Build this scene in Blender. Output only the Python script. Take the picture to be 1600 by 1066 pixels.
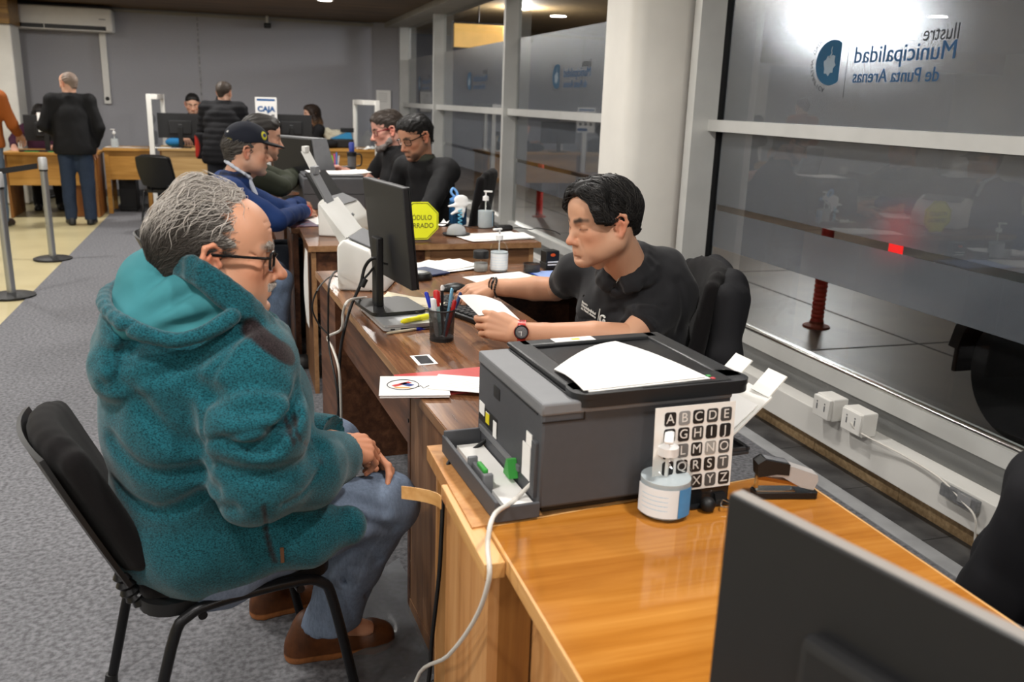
import bpy, bmesh, math, random
import numpy as np
from mathutils import Vector, Matrix
for _o in list(bpy.data.objects):
    bpy.data.objects.remove(_o, do_unlink=True)
SC = bpy.context.scene
COL = SC.collection
random.seed(7)
RNG = np.random.RandomState(11)
PI = math.pi

# ------------------------------------------------------------------ camera
CAM_H = 1.50
_f, _pi, _ro, _ya = 1362.4, math.radians(15.287), math.radians(1.9105), math.radians(17.81)
_fw = np.array([math.sin(_ya)*math.cos(_pi), math.cos(_ya)*math.cos(_pi), -math.sin(_pi)])
_r0 = np.array([math.cos(_ya), -math.sin(_ya), 0.0]); _u0 = np.cross(_r0, _fw)
_r = _r0*math.cos(_ro)+_u0*math.sin(_ro); _u = -_r0*math.sin(_ro)+_u0*math.cos(_ro)
CAMP = np.array([0, 0, CAM_H])
cam_d = bpy.data.cameras.new('camera'); cam = bpy.data.objects.new('camera', cam_d); COL.objects.link(cam)
cam.matrix_world = Matrix(((_r[0], _u[0], -_fw[0], 0), (_r[1], _u[1], -_fw[1], 0), (_r[2], _u[2], -_fw[2], CAM_H), (0, 0, 0, 1)))
cam_d.sensor_width = 36.0; cam_d.sensor_fit = 'HORIZONTAL'; cam_d.lens = _f/1600*36
cam_d.clip_start = 0.02; cam_d.clip_end = 100
cam_d.dof.use_dof = True; cam_d.dof.focus_distance = 2.5; cam_d.dof.aperture_fstop = 4.5
SC.camera = cam

# ------------------------------------------------------------------ world, exposure
W = bpy.data.worlds.new('world'); SC.world = W; W.use_nodes = True
W.node_tree.nodes['Background'].inputs[0].default_value = (0.012, 0.014, 0.02, 1)
W.node_tree.nodes['Background'].inputs[1].default_value = 0.6
SC.view_settings.view_transform = 'Standard'; SC.view_settings.look = 'None'
SC.view_settings.gamma = 1; SC.view_settings.use_curve_mapping = False
SC.view_settings.exposure = 0.2
CEIL_Z = 2.60
LAMP_W = 27.0
LAMP_XY = [(x, y) for y in (-1.6, 0.9, 3.4, 5.9, 8.5, 11.1) for x in (-4.3, -2.45, -0.62, 1.12)]

def at(x, y, X=None, Y=None, Z=None):
    """the point of the plane X=, Y= or Z= that lies on the sight line of photo pixel x, y"""
    d = _fw + _r*(x-800)/_f - _u*(y-533)/_f
    if X is not None: t = X/d[0]
    elif Y is not None: t = Y/d[1]
    else: t = (Z-CAM_H)/d[2]
    return CAMP + d*t
# ------------------------------------------------------------------ materials
MATS = {}
def _new(name):
    m = bpy.data.materials.new(name); m.use_nodes = True
    nt = m.node_tree; b = nt.nodes['Principled BSDF']
    return m, nt, b
def lin(c):
    if isinstance(c, str):
        c = [int(c[i:i+2], 16)/255 for i in (0, 2, 4)]
        c = [v/12.92 if v <= .04045 else ((v+.055)/1.055)**2.4 for v in c]
    return (c[0], c[1], c[2], 1)
def mat(name, col, rough=.5, metal=0, spec=.5, noise=0, nscale=30, bump=0, bscale=200, col2=None, stretch=None, emit=0, trans=0, ior=1.45, alpha=1, coat=0, sheen=0, detail=4):
    if name in MATS: return MATS[name]
    m, nt, b = _new(name); L = nt.links
    b.inputs['Base Color'].default_value = lin(col); b.inputs['Roughness'].default_value = rough
    b.inputs['Metallic'].default_value = metal; b.inputs['Specular IOR Level'].default_value = spec
    b.inputs['Transmission Weight'].default_value = trans; b.inputs['IOR'].default_value = ior
    b.inputs['Coat Weight'].default_value = coat
    b.inputs['Sheen Weight'].default_value = sheen
    if emit: b.inputs['Emission Color'].default_value = lin(col); b.inputs['Emission Strength'].default_value = emit
    tc = nt.nodes.new('ShaderNodeTexCoord'); mp = nt.nodes.new('ShaderNodeMapping'); L.new(tc.outputs['Object'], mp.inputs[0])
    if stretch: mp.inputs['Scale'].default_value = stretch
    n = nt.nodes.new('ShaderNodeTexNoise'); n.inputs['Scale'].default_value = nscale; n.inputs['Detail'].default_value = detail
    L.new(mp.outputs[0], n.inputs['Vector'])
    if noise or col2:
        mx = nt.nodes.new('ShaderNodeMix'); mx.data_type = 'RGBA'
        c1 = lin(col); c2 = lin(col2) if col2 else tuple(v*(1-noise) for v in c1[:3])+(1,)
        r = nt.nodes.new('ShaderNodeValToRGB'); r.color_ramp.elements[0].position = .35; r.color_ramp.elements[1].position = .65
        L.new(n.outputs['Fac'], r.inputs[0]); L.new(r.outputs[0], mx.inputs[0])
        mx.inputs[6].default_value = c1; mx.inputs[7].default_value = c2
        L.new(mx.outputs[2], b.inputs['Base Color'])
    else:   # faint wear in the gloss so that no surface is perfectly even
        rr = nt.nodes.new('ShaderNodeMapRange'); rr.inputs['To Min'].default_value = max(0, rough-.04); rr.inputs['To Max'].default_value = min(1, rough+.04)
        L.new(n.outputs['Fac'], rr.inputs[0])
        if trans == 0: L.new(rr.outputs[0], b.inputs['Roughness'])
    if bump:
        n2 = nt.nodes.new('ShaderNodeTexNoise'); n2.inputs['Scale'].default_value = bscale; n2.inputs['Detail'].default_value = 3
        L.new(mp.outputs[0], n2.inputs['Vector'])
        bp = nt.nodes.new('ShaderNodeBump'); bp.inputs['Strength'].default_value = bump; bp.inputs['Distance'].default_value = .004
        L.new(n2.outputs['Fac'], bp.inputs['Height']); L.new(bp.outputs[0], b.inputs['Normal'])
    MATS[name] = m; return m
def wood(name, c1, c2, c3, axis=1, scale=1.0, rough=.35, spec=.4, bump=.03):
    """long grain along an axis of the object"""
    if name in MATS: return MATS[name]
    m, nt, b = _new(name); L = nt.links
    tc = nt.nodes.new('ShaderNodeTexCoord'); mp = nt.nodes.new('ShaderNodeMapping'); L.new(tc.outputs['Object'], mp.inputs[0])
    s = [14*scale]*3; s[axis] = 1.1*scale; mp.inputs['Scale'].default_value = s
    n = nt.nodes.new('ShaderNodeTexNoise'); n.inputs['Scale'].default_value = 1.6; n.inputs['Detail'].default_value = 8; n.inputs['Roughness'].default_value = .62; n.inputs['Distortion'].default_value = .5
    L.new(mp.outputs[0], n.inputs['Vector'])
    mp2 = nt.nodes.new('ShaderNodeMapping'); L.new(tc.outputs['Object'], mp2.inputs[0])
    s = [150*scale]*3; s[axis] = 5*scale; mp2.inputs['Scale'].default_value = s
    n2 = nt.nodes.new('ShaderNodeTexNoise'); n2.inputs['Scale'].default_value = 1; n2.inputs['Detail'].default_value = 3
    L.new(mp2.outputs[0], n2.inputs['Vector'])
    ad = nt.nodes.new('ShaderNodeMath'); ad.operation = 'MULTIPLY_ADD'; ad.inputs[1].default_value = .25; L.new(n2.outputs['Fac'], ad.inputs[0]); L.new(n.outputs['Fac'], ad.inputs[2])
    r = nt.nodes.new('ShaderNodeValToRGB'); e = r.color_ramp.elements
    e[0].position = .42; e[0].color = lin(c1); e[1].position = .82; e[1].color = lin(c3)
    x = e.new(.62); x.color = lin(c2)
    L.new(ad.outputs[0], r.inputs[0]); L.new(r.outputs[0], b.inputs['Base Color'])
    b.inputs['Roughness'].default_value = rough; b.inputs['Specular IOR Level'].default_value = spec
    bp = nt.nodes.new('ShaderNodeBump'); bp.inputs['Strength'].default_value = bump; bp.inputs['Distance'].default_value = .002
    L.new(n2.outputs['Fac'], bp.inputs['Height']); L.new(bp.outputs[0], b.inputs['Normal'])
    MATS[name] = m; return m
def vmat(name, rough=.6, spec=.3, speck=None, sscale=(60, 60, 60), bump=0, bscale=300, sss=0, sheen=0, dark=.5):
    """colour from the mesh (skin, hair and cloth colours), with a woven or speckled variation"""
    if name in MATS: return MATS[name]
    m, nt, b = _new(name); L = nt.links
    a = nt.nodes.new('ShaderNodeAttribute'); a.attribute_name = 'Col'
    out = a.outputs['Color']
    tc = nt.nodes.new('ShaderNodeTexCoord'); mp = nt.nodes.new('ShaderNodeMapping'); L.new(tc.outputs['Object'], mp.inputs[0]); mp.inputs['Scale'].default_value = sscale
    n = nt.nodes.new('ShaderNodeTexNoise'); n.inputs['Scale'].default_value = 1; n.inputs['Detail'].default_value = 5; n.inputs['Roughness'].default_value = .65
    L.new(mp.outputs[0], n.inputs['Vector'])
    if speck:
        r = nt.nodes.new('ShaderNodeValToRGB'); r.color_ramp.elements[0].position = speck[0]; r.color_ramp.elements[1].position = speck[1]
        r.color_ramp.elements[0].color = (dark, dark, dark, 1); r.color_ramp.elements[1].color = (1, 1, 1, 1)
        L.new(n.outputs['Fac'], r.inputs[0])
        mx = nt.nodes.new('ShaderNodeMix'); mx.data_type = 'RGBA'; mx.blend_type = 'MULTIPLY'; mx.inputs[0].default_value = 1
        L.new(out, mx.inputs[6]); L.new(r.outputs[0], mx.inputs[7]); out = mx.outputs[2]
    L.new(out, b.inputs['Base Color'])
    b.inputs['Roughness'].default_value = rough; b.inputs['Specular IOR Level'].default_value = spec
    b.inputs['Sheen Weight'].default_value = sheen
    if sss:
        b.inputs['Subsurface Weight'].default_value = sss; b.inputs['Subsurface Radius'].default_value = (.006, .0025, .0015); b.inputs['Subsurface Scale'].default_value = 1
    if bump:
        n2 = nt.nodes.new('ShaderNodeTexNoise'); n2.inputs['Scale'].default_value = bscale; n2.inputs['Detail'].default_value = 3
        L.new(tc.outputs['Object'], n2.inputs['Vector'])
        bp = nt.nodes.new('ShaderNodeBump'); bp.inputs['Strength'].default_value = bump; bp.inputs['Distance'].default_value = .003
        L.new(n2.outputs['Fac'], bp.inputs['Height']); L.new(bp.outputs[0], b.inputs['Normal'])
    MATS[name] = m; return m
def glass_mat(name, tint=(.9, .92, .92), rough=0.0, ior=1.5):
    """a thin pane: clear through, mirror-like by the angle"""
    if name in MATS: return MATS[name]
    m = bpy.data.materials.new(name); m.use_nodes = True; nt = m.node_tree; nt.nodes.clear(); L = nt.links
    o = nt.nodes.new('ShaderNodeOutputMaterial'); mx = nt.nodes.new('ShaderNodeMixShader')
    t = nt.nodes.new('ShaderNodeBsdfTransparent'); t.inputs[0].default_value = tint+(1,)
    g = nt.nodes.new('ShaderNodeBsdfGlossy'); g.inputs['Roughness'].default_value = rough; g.inputs['Color'].default_value = (1, 1, 1, 1)
    fr = nt.nodes.new('ShaderNodeFresnel'); fr.inputs[0].default_value = ior
    ge = nt.nodes.new('ShaderNodeNewGeometry'); iv = nt.nodes.new('ShaderNodeMath'); iv.operation = 'SUBTRACT'; iv.inputs[0].default_value = 1
    mu = nt.nodes.new('ShaderNodeMath'); mu.operation = 'MULTIPLY'; L.new(ge.outputs['Backfacing'], iv.inputs[1]); L.new(fr.outputs[0], mu.inputs[0]); L.new(iv.outputs[0], mu.inputs[1])
    L.new(mu.outputs[0], mx.inputs[0]); L.new(t.outputs[0], mx.inputs[1]); L.new(g.outputs[0], mx.inputs[2]); L.new(mx.outputs[0], o.inputs[0])
    MATS[name] = m; return m
def frost_mat(name, col=(.34, .345, .39), dif=.36, rough=.27):
    if name in MATS: return MATS[name]
    m = bpy.data.materials.new(name); m.use_nodes = True; nt = m.node_tree; nt.nodes.clear(); L = nt.links
    o = nt.nodes.new('ShaderNodeOutputMaterial'); mx = nt.nodes.new('ShaderNodeMixShader'); mx.inputs[0].default_value = dif
    t = nt.nodes.new('ShaderNodeBsdfRefraction'); t.inputs['Roughness'].default_value = rough; t.inputs['IOR'].default_value = 1.3; t.inputs['Color'].default_value = (.92, .93, .95, 1)
    d = nt.nodes.new('ShaderNodeBsdfDiffuse'); d.inputs[0].default_value = col+(1,)
    tc = nt.nodes.new('ShaderNodeTexCoord'); n = nt.nodes.new('ShaderNodeTexNoise'); n.inputs['Scale'].default_value = 2.5; n.inputs['Detail'].default_value = 5
    L.new(tc.outputs['Object'], n.inputs['Vector']); mr = nt.nodes.new('ShaderNodeMapRange'); mr.inputs['To Min'].default_value = dif*.8; mr.inputs['To Max'].default_value = dif*1.2
    L.new(n.outputs['Fac'], mr.inputs[0]); L.new(mr.outputs[0], mx.inputs[0])
    L.new(t.outputs[0], mx.inputs[1]); L.new(d.outputs[0], mx.inputs[2]); L.new(mx.outputs[0], o.inputs[0])
    MATS[name] = m; return m

# ------------------------------------------------------------------ mesh building
def A(*v): return np.array(v, float)
def nrm(v): v = np.asarray(v, float); return v/np.linalg.norm(v)
def frame(a, hint=(0, 0, 1)):
    a = nrm(a); h = np.array(hint, float)
    if abs(a@h) > .95: h = A(1, 0, 0) if abs(a[0]) < .9 else A(0, 1, 0)
    x = nrm(np.cross(h, a)); y = np.cross(a, x); return x, y, a
def rotm(axis, ang):
    return np.array(Matrix.Rotation(ang, 3, Vector(axis)))
class MB:
    def __init__(s): s.v = []; s.f = []; s.bev = False
    def add(s, v, f, M=None):
        n = len(s.v); v = [tuple(p) for p in v]
        if M is not None: v = [tuple(M @ Vector(p)) for p in v]
        s.v += v; s.f += [tuple(i+n for i in q) for q in f]; return s
    def box(s, x0, y0, z0, x1, y1, z1, bev=0, seg=2, M=None):
        s.bev = s.bev or bev > 0
        bm = bmesh.new(); bmesh.ops.create_cube(bm, size=1)
        for v in bm.verts: v.co = Vector(((x0+x1)/2+v.co.x*(x1-x0), (y0+y1)/2+v.co.y*(y1-y0), (z0+z1)/2+v.co.z*(z1-z0)))
        if bev: bmesh.ops.bevel(bm, geom=bm.edges[:], offset=min(bev, .49*min(abs(x1-x0), abs(y1-y0), abs(z1-z0))), segments=seg, affect='EDGES', profile=.5)
        bm.verts.index_update()
        s.add([v.co[:] for v in bm.verts], [[v.index for v in f.verts] for f in bm.faces], M); bm.free(); return s
    def cyl(s, a, b, r1, r2=None, n=20, cap=True):
        r2 = r1 if r2 is None else r2; a = np.array(a, float); b = np.array(b, float); x, y, _ = frame(b-a)
        c = [(math.cos(2*PI*i/n), math.sin(2*PI*i/n)) for i in range(n)]
        v = [a+(x*p+y*q)*r1 for p, q in c]+[b+(x*p+y*q)*r2 for p, q in c]
        f = [(i, (i+1) % n, n+(i+1) % n, n+i) for i in range(n)]
        if cap: f += [tuple(range(n-1, -1, -1)), tuple(range(n, 2*n))]
        return s.add(v, f)
    def tube(s, pts, r, n=8, closed=False, smooth=0, hint=(0, 0, 1)):
        P = [np.array(p, float) for p in pts]
        if smooth: P = catmull(P, smooth, closed)
        m = len(P); R = r if hasattr(r, '__len__') else [r]*m
        if len(R) != m: R = np.interp(np.linspace(0, 1, m), np.linspace(0, 1, len(R)), R)
        v = []; x = None
        for i in range(m):
            t = (P[(i+1) % m]-P[i-1]) if closed else (P[min(i+1, m-1)]-P[max(i-1, 0)])
            t = nrm(t)
            if x is None: x, y, _ = frame(t, hint)
            else:
                x = nrm(x-t*(x@t)); y = np.cross(t, x)
            v += [P[i]+(x*math.cos(2*PI*k/n)+y*math.sin(2*PI*k/n))*R[i] for k in range(n)]
        f = []
        for i in range(m if closed else m-1):
            j = (i+1) % m
            f += [(i*n+k, i*n+(k+1) % n, j*n+(k+1) % n, j*n+k) for k in range(n)]
        if not closed: f += [tuple(range(n-1, -1, -1)), tuple(range((m-1)*n, m*n))]
        return s.add(v, f)
    def lathe(s, prof, c=(0, 0, 0), n=32, M=None, cap=True):
        m = len(prof); v = []
        for r, z in prof: v += [(c[0]+r*math.cos(2*PI*k/n), c[1]+r*math.sin(2*PI*k/n), c[2]+z) for k in range(n)]
        f = []
        for i in range(m-1): f += [(i*n+k, i*n+(k+1) % n, (i+1)*n+(k+1) % n, (i+1)*n+k) for k in range(n)]
        if cap: f += [tuple(range(n-1, -1, -1)), tuple(range((m-1)*n, m*n))]
        return s.add(v, f, M)
    def prism(s, poly, d0, d1, axis=2, M=None):
        """polygon in the plane across an axis, given thickness along it"""
        n = len(poly)
        def mk(p, d): return {2: (p[0], p[1], d), 1: (p[0], d, p[1]), 0: (d, p[0], p[1])}[axis]
        v = [mk(p, d0) for p in poly]+[mk(p, d1) for p in poly]
        f = [tuple(range(n-1, -1, -1)), tuple(range(n, 2*n))]+[(i, (i+1) % n, n+(i+1) % n, n+i) for i in range(n)]
        return s.add(v, f, M)
    def sheet(s, fn, nu, nv, th=0):
        """a grid surface fn(u, v) with a thickness"""
        P = np.array([[fn(i/nu, j/nv) for j in range(nv+1)] for i in range(nu+1)], float)
        N = np.cross(np.gradient(P, axis=0), np.gradient(P, axis=1)); N /= np.linalg.norm(N, axis=2, keepdims=True)+1e-12
        k = (nu+1)*(nv+1); ix = lambda i, j: i*(nv+1)+j
        v = list(P.reshape(-1, 3)); f = [(ix(i, j), ix(i+1, j), ix(i+1, j+1), ix(i, j+1)) for i in range(nu) for j in range(nv)]
        if th:
            v += list((P-N*th).reshape(-1, 3)); f += [tuple(k+q for q in reversed(x)) for x in f[:]]
            e = [(ix(i, 0), ix(i+1, 0)) for i in range(nu)]+[(ix(i+1, nv), ix(i, nv)) for i in range(nu)]+[(ix(0, j+1), ix(0, j)) for j in range(nv)]+[(ix(nu, j), ix(nu, j+1)) for j in range(nv)]
            f += [(b, a, a+k, b+k) for a, b in e]
        return s.add(v, f)
def catmull(P, m, closed=False):
    P = [np.array(p, float) for p in P]; n = len(P); out = []
    for i in range(n if closed else n-1):
        p0 = P[i-1] if (closed or i > 0) else 2*P[0]-P[1]; p1 = P[i]; p2 = P[(i+1) % n]
        p3 = P[(i+2) % n] if (closed or i+2 < n) else 2*P[-1]-P[-2]
        for k in range(m):
            t = k/m; out.append(.5*((2*p1)+(-p0+p2)*t+(2*p0-5*p1+4*p2-p3)*t*t+(-p0+3*p1-3*p2+p3)*t**3))
    if not closed: out.append(P[-1])
    return out
def rrect(w, h, r, n=5, cx=0, cy=0):
    p = []
    for qx, qy, a in ((1, 1, 0), (-1, 1, 90), (-1, -1, 180), (1, -1, 270)):
        for i in range(n+1):
            t = math.radians(a+90*i/n); p.append((cx+qx*(w/2-r)+r*math.cos(t), cy+qy*(h/2-r)+r*math.sin(t)))
    return p

# ------------------------------------------------------------------ objects
def link(name, me, m=None, parent=None, loc=None, rz=0):
    o = bpy.data.objects.new(name, me); COL.objects.link(o)
    if m is not None: me.materials.append(m)
    if parent is not None: o.parent = parent
    if loc is not None: o.location = tuple(loc)
    if rz: o.rotation_euler.z = rz
    return o
def part(name, mb, m, parent=None, loc=None, rz=0, smooth=True, ang=None, label=None):
    me = bpy.data.meshes.new(name); me.from_pydata(mb.v, [], mb.f); me.update()
    bm = bmesh.new(); bm.from_mesh(me); bmesh.ops.recalc_face_normals(bm, faces=bm.faces[:]); bm.to_mesh(me); bm.free()
    if smooth: me.shade_smooth(); me.set_sharp_from_angle(angle=ang or (.34 if mb.bev else .9))
    o = link(name, me, m, parent, loc, rz)
    if label: o['label'] = label
    return o
def tag(o, label, cat, group=None, kind=None):
    if label: o['label'] = label
    if cat: o['category'] = cat
    if group: o['group'] = group
    if kind: o['kind'] = kind
    return o
def thing(name, label, cat, loc=(0, 0, 0), rz=0, group=None):
    o = bpy.data.objects.new(name, None); COL.objects.link(o); o.empty_display_size = .1
    o.location = tuple(loc); o.rotation_euler = (0, 0, rz)
    return tag(o, label, cat, group)
def struct(name, mb, m, parent=None, smooth=False):
    o = part(name, mb, m, parent, smooth=smooth)
    if parent is None: o['kind'] = 'structure'
    return o
def dup(root, loc, rz=None, label=None):
    """a copy of a thing with copies of its parts and sub-parts"""
    r = root.copy(); COL.objects.link(r); r.location = tuple(loc)
    if rz is not None: r.rotation_euler.z = rz
    if label: r['label'] = label
    for ch in [o for o in bpy.data.objects if o.parent == root]:
        c = ch.copy(); COL.objects.link(c); c.parent = r
        for g in [o for o in bpy.data.objects if o.parent == ch]:
            d = g.copy(); COL.objects.link(d); d.parent = c
    return r
def lettering(body, size, M, m, parent, name='lettering', ext=.0004, align='LEFT', sx=1.0, spacing=1.0, bold=0, width=None):
    cu = bpy.data.curves.new('t', 'FONT'); cu.body = body; cu.size = size; cu.extrude = ext; cu.align_x = align; cu.align_y = 'CENTER'; cu.space_character = spacing; cu.space_line = .95; cu.offset = bold
    o = bpy.data.objects.new('t', cu); COL.objects.link(o)
    dg = bpy.context.evaluated_depsgraph_get(); me = bpy.data.meshes.new_from_object(o.evaluated_get(dg))
    bpy.data.objects.remove(o, do_unlink=True); bpy.data.curves.remove(cu)
    me.materials.clear()
    if width: xs = [v.co.x for v in me.vertices]; sx = width/(max(xs)-min(xs))
    me.transform(M @ Matrix.Diagonal((sx, 1, 1, 1))); me.name = name
    return link(name, me, m, parent)
def basis(o, x, y):
    """matrix whose local x runs along x and local y along y, at o"""
    x = nrm(x); y = np.array(y, float); y = nrm(y-x*(x@y)); z = np.cross(x, y)
    return Matrix(((x[0], y[0], z[0], o[0]), (x[1], y[1], z[1], o[1]), (x[2], y[2], z[2], o[2]), (0, 0, 0, 1)))

# ------------------------------------------------------------------ rounded bodies from blended solids
def vnoise(P, seed=0):
    P = np.asarray(P, float)+seed*17.31; I = np.floor(P).astype(np.int64); F_ = P-I; F_ = F_*F_*(3-2*F_); r = 0
    for dx in (0, 1):
        for dy in (0, 1):
            for dz in (0, 1):
                h = (I[:, 0]+dx)*374761393+(I[:, 1]+dy)*668265263+(I[:, 2]+dz)*1274126177
                h = (h ^ (h >> 13))*1103515245; h = (h ^ (h >> 16)) & 0xFFFF
                w = (F_[:, 0] if dx else 1-F_[:, 0])*(F_[:, 1] if dy else 1-F_[:, 1])*(F_[:, 2] if dz else 1-F_[:, 2])
                r = r+w*(h/65535.0)
    return r*2-1
class Fld:
    """smoothly blended solids, turned into one closed surface"""
    def __init__(s, col=(.5, .5, .5)): s.p = []; s.paints = []; s.col = col; s.T = None
    def _pt(s, q):
        q = np.asarray(q, float)
        return q if s.T is None else s.T[0]+s.T[1] @ q*s.T[2]
    def _k(s): return 1 if s.T is None else s.T[2]
    def rc(s, a, b, r1, r2=None, k=.02, op=1):
        g = s._k(); s.p.append(('rc', s._pt(a), s._pt(b), r1*g, (r1 if r2 is None else r2)*g, k*g, op)); return s
    def chain(s, pts, rs, k=.02, op=1):
        if not hasattr(rs, '__len__'): rs = [rs]*len(pts)
        if op == -1:
            g = s._k(); q = [('rc', s._pt(pts[i]), s._pt(pts[i+1]), rs[i]*g, rs[i+1]*g, 0, 1) for i in range(len(pts)-1)]
            s.p.append(('ch', q, None, None, None, k*g, -1)); return s
        for i in range(len(pts)-1): s.rc(pts[i], pts[i+1], rs[i], rs[i+1], k, op)
        return s
    def el(s, c, r, R=None, k=.02, op=1):
        g = s._k(); R = np.eye(3) if R is None else np.asarray(R, float)
        if s.T is not None: R = s.T[1] @ R
        r = (r,)*3 if not hasattr(r, '__len__') else r
        s.p.append(('el', s._pt(c), R, np.array(r, float)*g, None, k*g, op)); return s
    def rb(s, c, h, r, R=None, k=.02, op=1):
        g = s._k(); R = np.eye(3) if R is None else np.asarray(R, float)
        if s.T is not None: R = s.T[1] @ R
        s.p.append(('rb', s._pt(c), R, np.array(h, float)*g, r*g, k*g, op)); return s
    def cut(s, p, n, c=None, rad=1e3):
        """cuts away the side the normal points to, inside a ball"""
        n = np.asarray(n, float); n = n if s.T is None else s.T[1] @ n
        s.p.append(('cut', s._pt(p), nrm(n), s._pt(p if c is None else c), rad*s._k(), 0, 0)); return s
    def paint(s, col, a, b=None, r=.01, soft=.003, R=None):
        """colour of the surface within a capsule or an ellipsoid"""
        g = s._k()
        if b is None:
            R = np.eye(3) if R is None else np.asarray(R, float)
            if s.T is not None: R = s.T[1] @ R
            rr = (r,)*3 if not hasattr(r, '__len__') else r
            s.paints.append((col, ('el', s._pt(a), R, np.array(rr, float)*g, None, 0, 1), soft*g))
        else: s.paints.append((col, ('rc', s._pt(a), s._pt(b), r*g, r*g, 0, 1), soft*g))
        return s
    @staticmethod
    def dist(q, X, Y, Z):
        if q[0] == 'rc':
            a, b, r1, r2 = q[1:5]; d = b-a; L = max(d@d, 1e-12)
            x, y, z = X-a[0], Y-a[1], Z-a[2]
            h = np.clip((x*d[0]+y*d[1]+z*d[2])/L, 0, 1)
            return np.sqrt((x-h*d[0])**2+(y-h*d[1])**2+(z-h*d[2])**2)-(r1+(r2-r1)*h)
        if q[0] == 'ch':
            d = Fld.dist(q[1][0], X, Y, Z)
            for t in q[1][1:]: d = np.minimum(d, Fld.dist(t, X, Y, Z))
            return d
        if q[0] == 'el':
            c, R, r = q[1:4]; x, y, z = X-c[0], Y-c[1], Z-c[2]
            u = [(x*R[0, i]+y*R[1, i]+z*R[2, i]) for i in range(3)]
            k0 = np.sqrt(sum((u[i]/r[i])**2 for i in range(3))); k1 = np.sqrt(sum((u[i]/r[i]**2)**2 for i in range(3)))
            return k0*(k0-1)/np.maximum(k1, 1e-9)
        if q[0] == 'rb':
            c, R, h, r = q[1:5]; x, y, z = X-c[0], Y-c[1], Z-c[2]; o = 0; m = -1e9
            for i in range(3):
                u = np.abs(x*R[0, i]+y*R[1, i]+z*R[2, i])-(h[i]-r); o = o+np.maximum(u, 0)**2; m = np.maximum(m, u)
            return np.sqrt(o)+np.minimum(m, 0)-r
        n = q[2]; d = (X-q[1][0])*n[0]+(Y-q[1][1])*n[1]+(Z-q[1][2])*n[2]
        o = (X-q[3][0])**2+(Y-q[3][1])**2+(Z-q[3][2])**2 > q[4]**2
        return np.where(o, -1e3, d)
    @staticmethod
    def comb(v, d, q):
        k = q[5]
        if q[0] == 'cut': return np.maximum(v, d)
        if q[6] == 1:
            h = np.maximum(k-np.abs(v-d), 0)/max(k, 1e-6); return np.minimum(v, d)-h*h*k*.25
        h = np.maximum(k-np.abs(v+d), 0)/max(k, 1e-6); return np.maximum(v, -d)+h*h*k*.25
    def ev(s, P):
        v = np.full(len(P), 1.0)
        for q in s.p: v = s.comb(v, s.dist(q, P[:, 0], P[:, 1], P[:, 2]), q)
        return v
    def grad(s, P, e=.001):
        return np.stack([s.ev(P+np.eye(3)[i]*e)-s.ev(P-np.eye(3)[i]*e) for i in range(3)], 1)/(2*e)
    def mesh(s, res, relax=1):
        lo = np.full(3, 1e9); hi = -lo
        bb = []
        for q in s.p:
            if q[0] == 'rc': l = np.minimum(q[1]-q[3], q[2]-q[4]); h = np.maximum(q[1]+q[3], q[2]+q[4])
            elif q[0] == 'el': e = np.sqrt(((q[2]*q[3])**2).sum(1)); l = q[1]-e; h = q[1]+e
            elif q[0] == 'rb': e = (np.abs(q[2])*q[3]).sum(1); l = q[1]-e; h = q[1]+e
            elif q[0] == 'ch':
                l = np.min([np.minimum(t[1]-t[3], t[2]-t[4]) for t in q[1]], 0); h = np.max([np.maximum(t[1]+t[3], t[2]+t[4]) for t in q[1]], 0)
            else: l = q[3]-q[4]; h = q[3]+q[4]
            bb.append((l, h))
            if q[6] == 1: lo = np.minimum(lo, l); hi = np.maximum(hi, h)
        km = max([q[5] for q in s.p if q[6] == 1] or [0])*.4; lo -= 3.2*res+km; hi += 3.2*res+km; n = np.ceil((hi-lo)/res).astype(int)+1
        ax = [(lo[i]+res*np.arange(n[i])).astype(np.float32) for i in range(3)]
        V = np.full(n, 1.0, np.float32)
        for q, (l, h) in zip(s.p, bb):
            m = q[5]+2.5*res
            i0 = np.clip(np.floor((l-m-lo)/res).astype(int), 0, n); i1 = np.clip(np.ceil((h+m-lo)/res).astype(int)+1, 0, n)
            if (i1 <= i0).any(): continue
            sl = tuple(slice(a, b) for a, b in zip(i0, i1))
            X = ax[0][sl[0]][:, None, None]; Y = ax[1][sl[1]][None, :, None]; Z = ax[2][sl[2]][None, None, :]
            V[sl] = s.comb(V[sl], s.dist(q, X, Y, Z), q)
        v, f = nets(V, lo, res)
        if relax: v = relax_mesh(v, f, relax)
        c = np.tile(np.array(s.col, float), (len(v), 1))
        for col, q, soft in s.paints:
            d = s.dist(q, v[:, 0], v[:, 1], v[:, 2]); w = np.clip(.5-d/soft*.5, 0, 1)[:, None]; w = w*w*(3-2*w)
            c = c*(1-w)+np.array(col, float)*w
        return [v, f, c]
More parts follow.
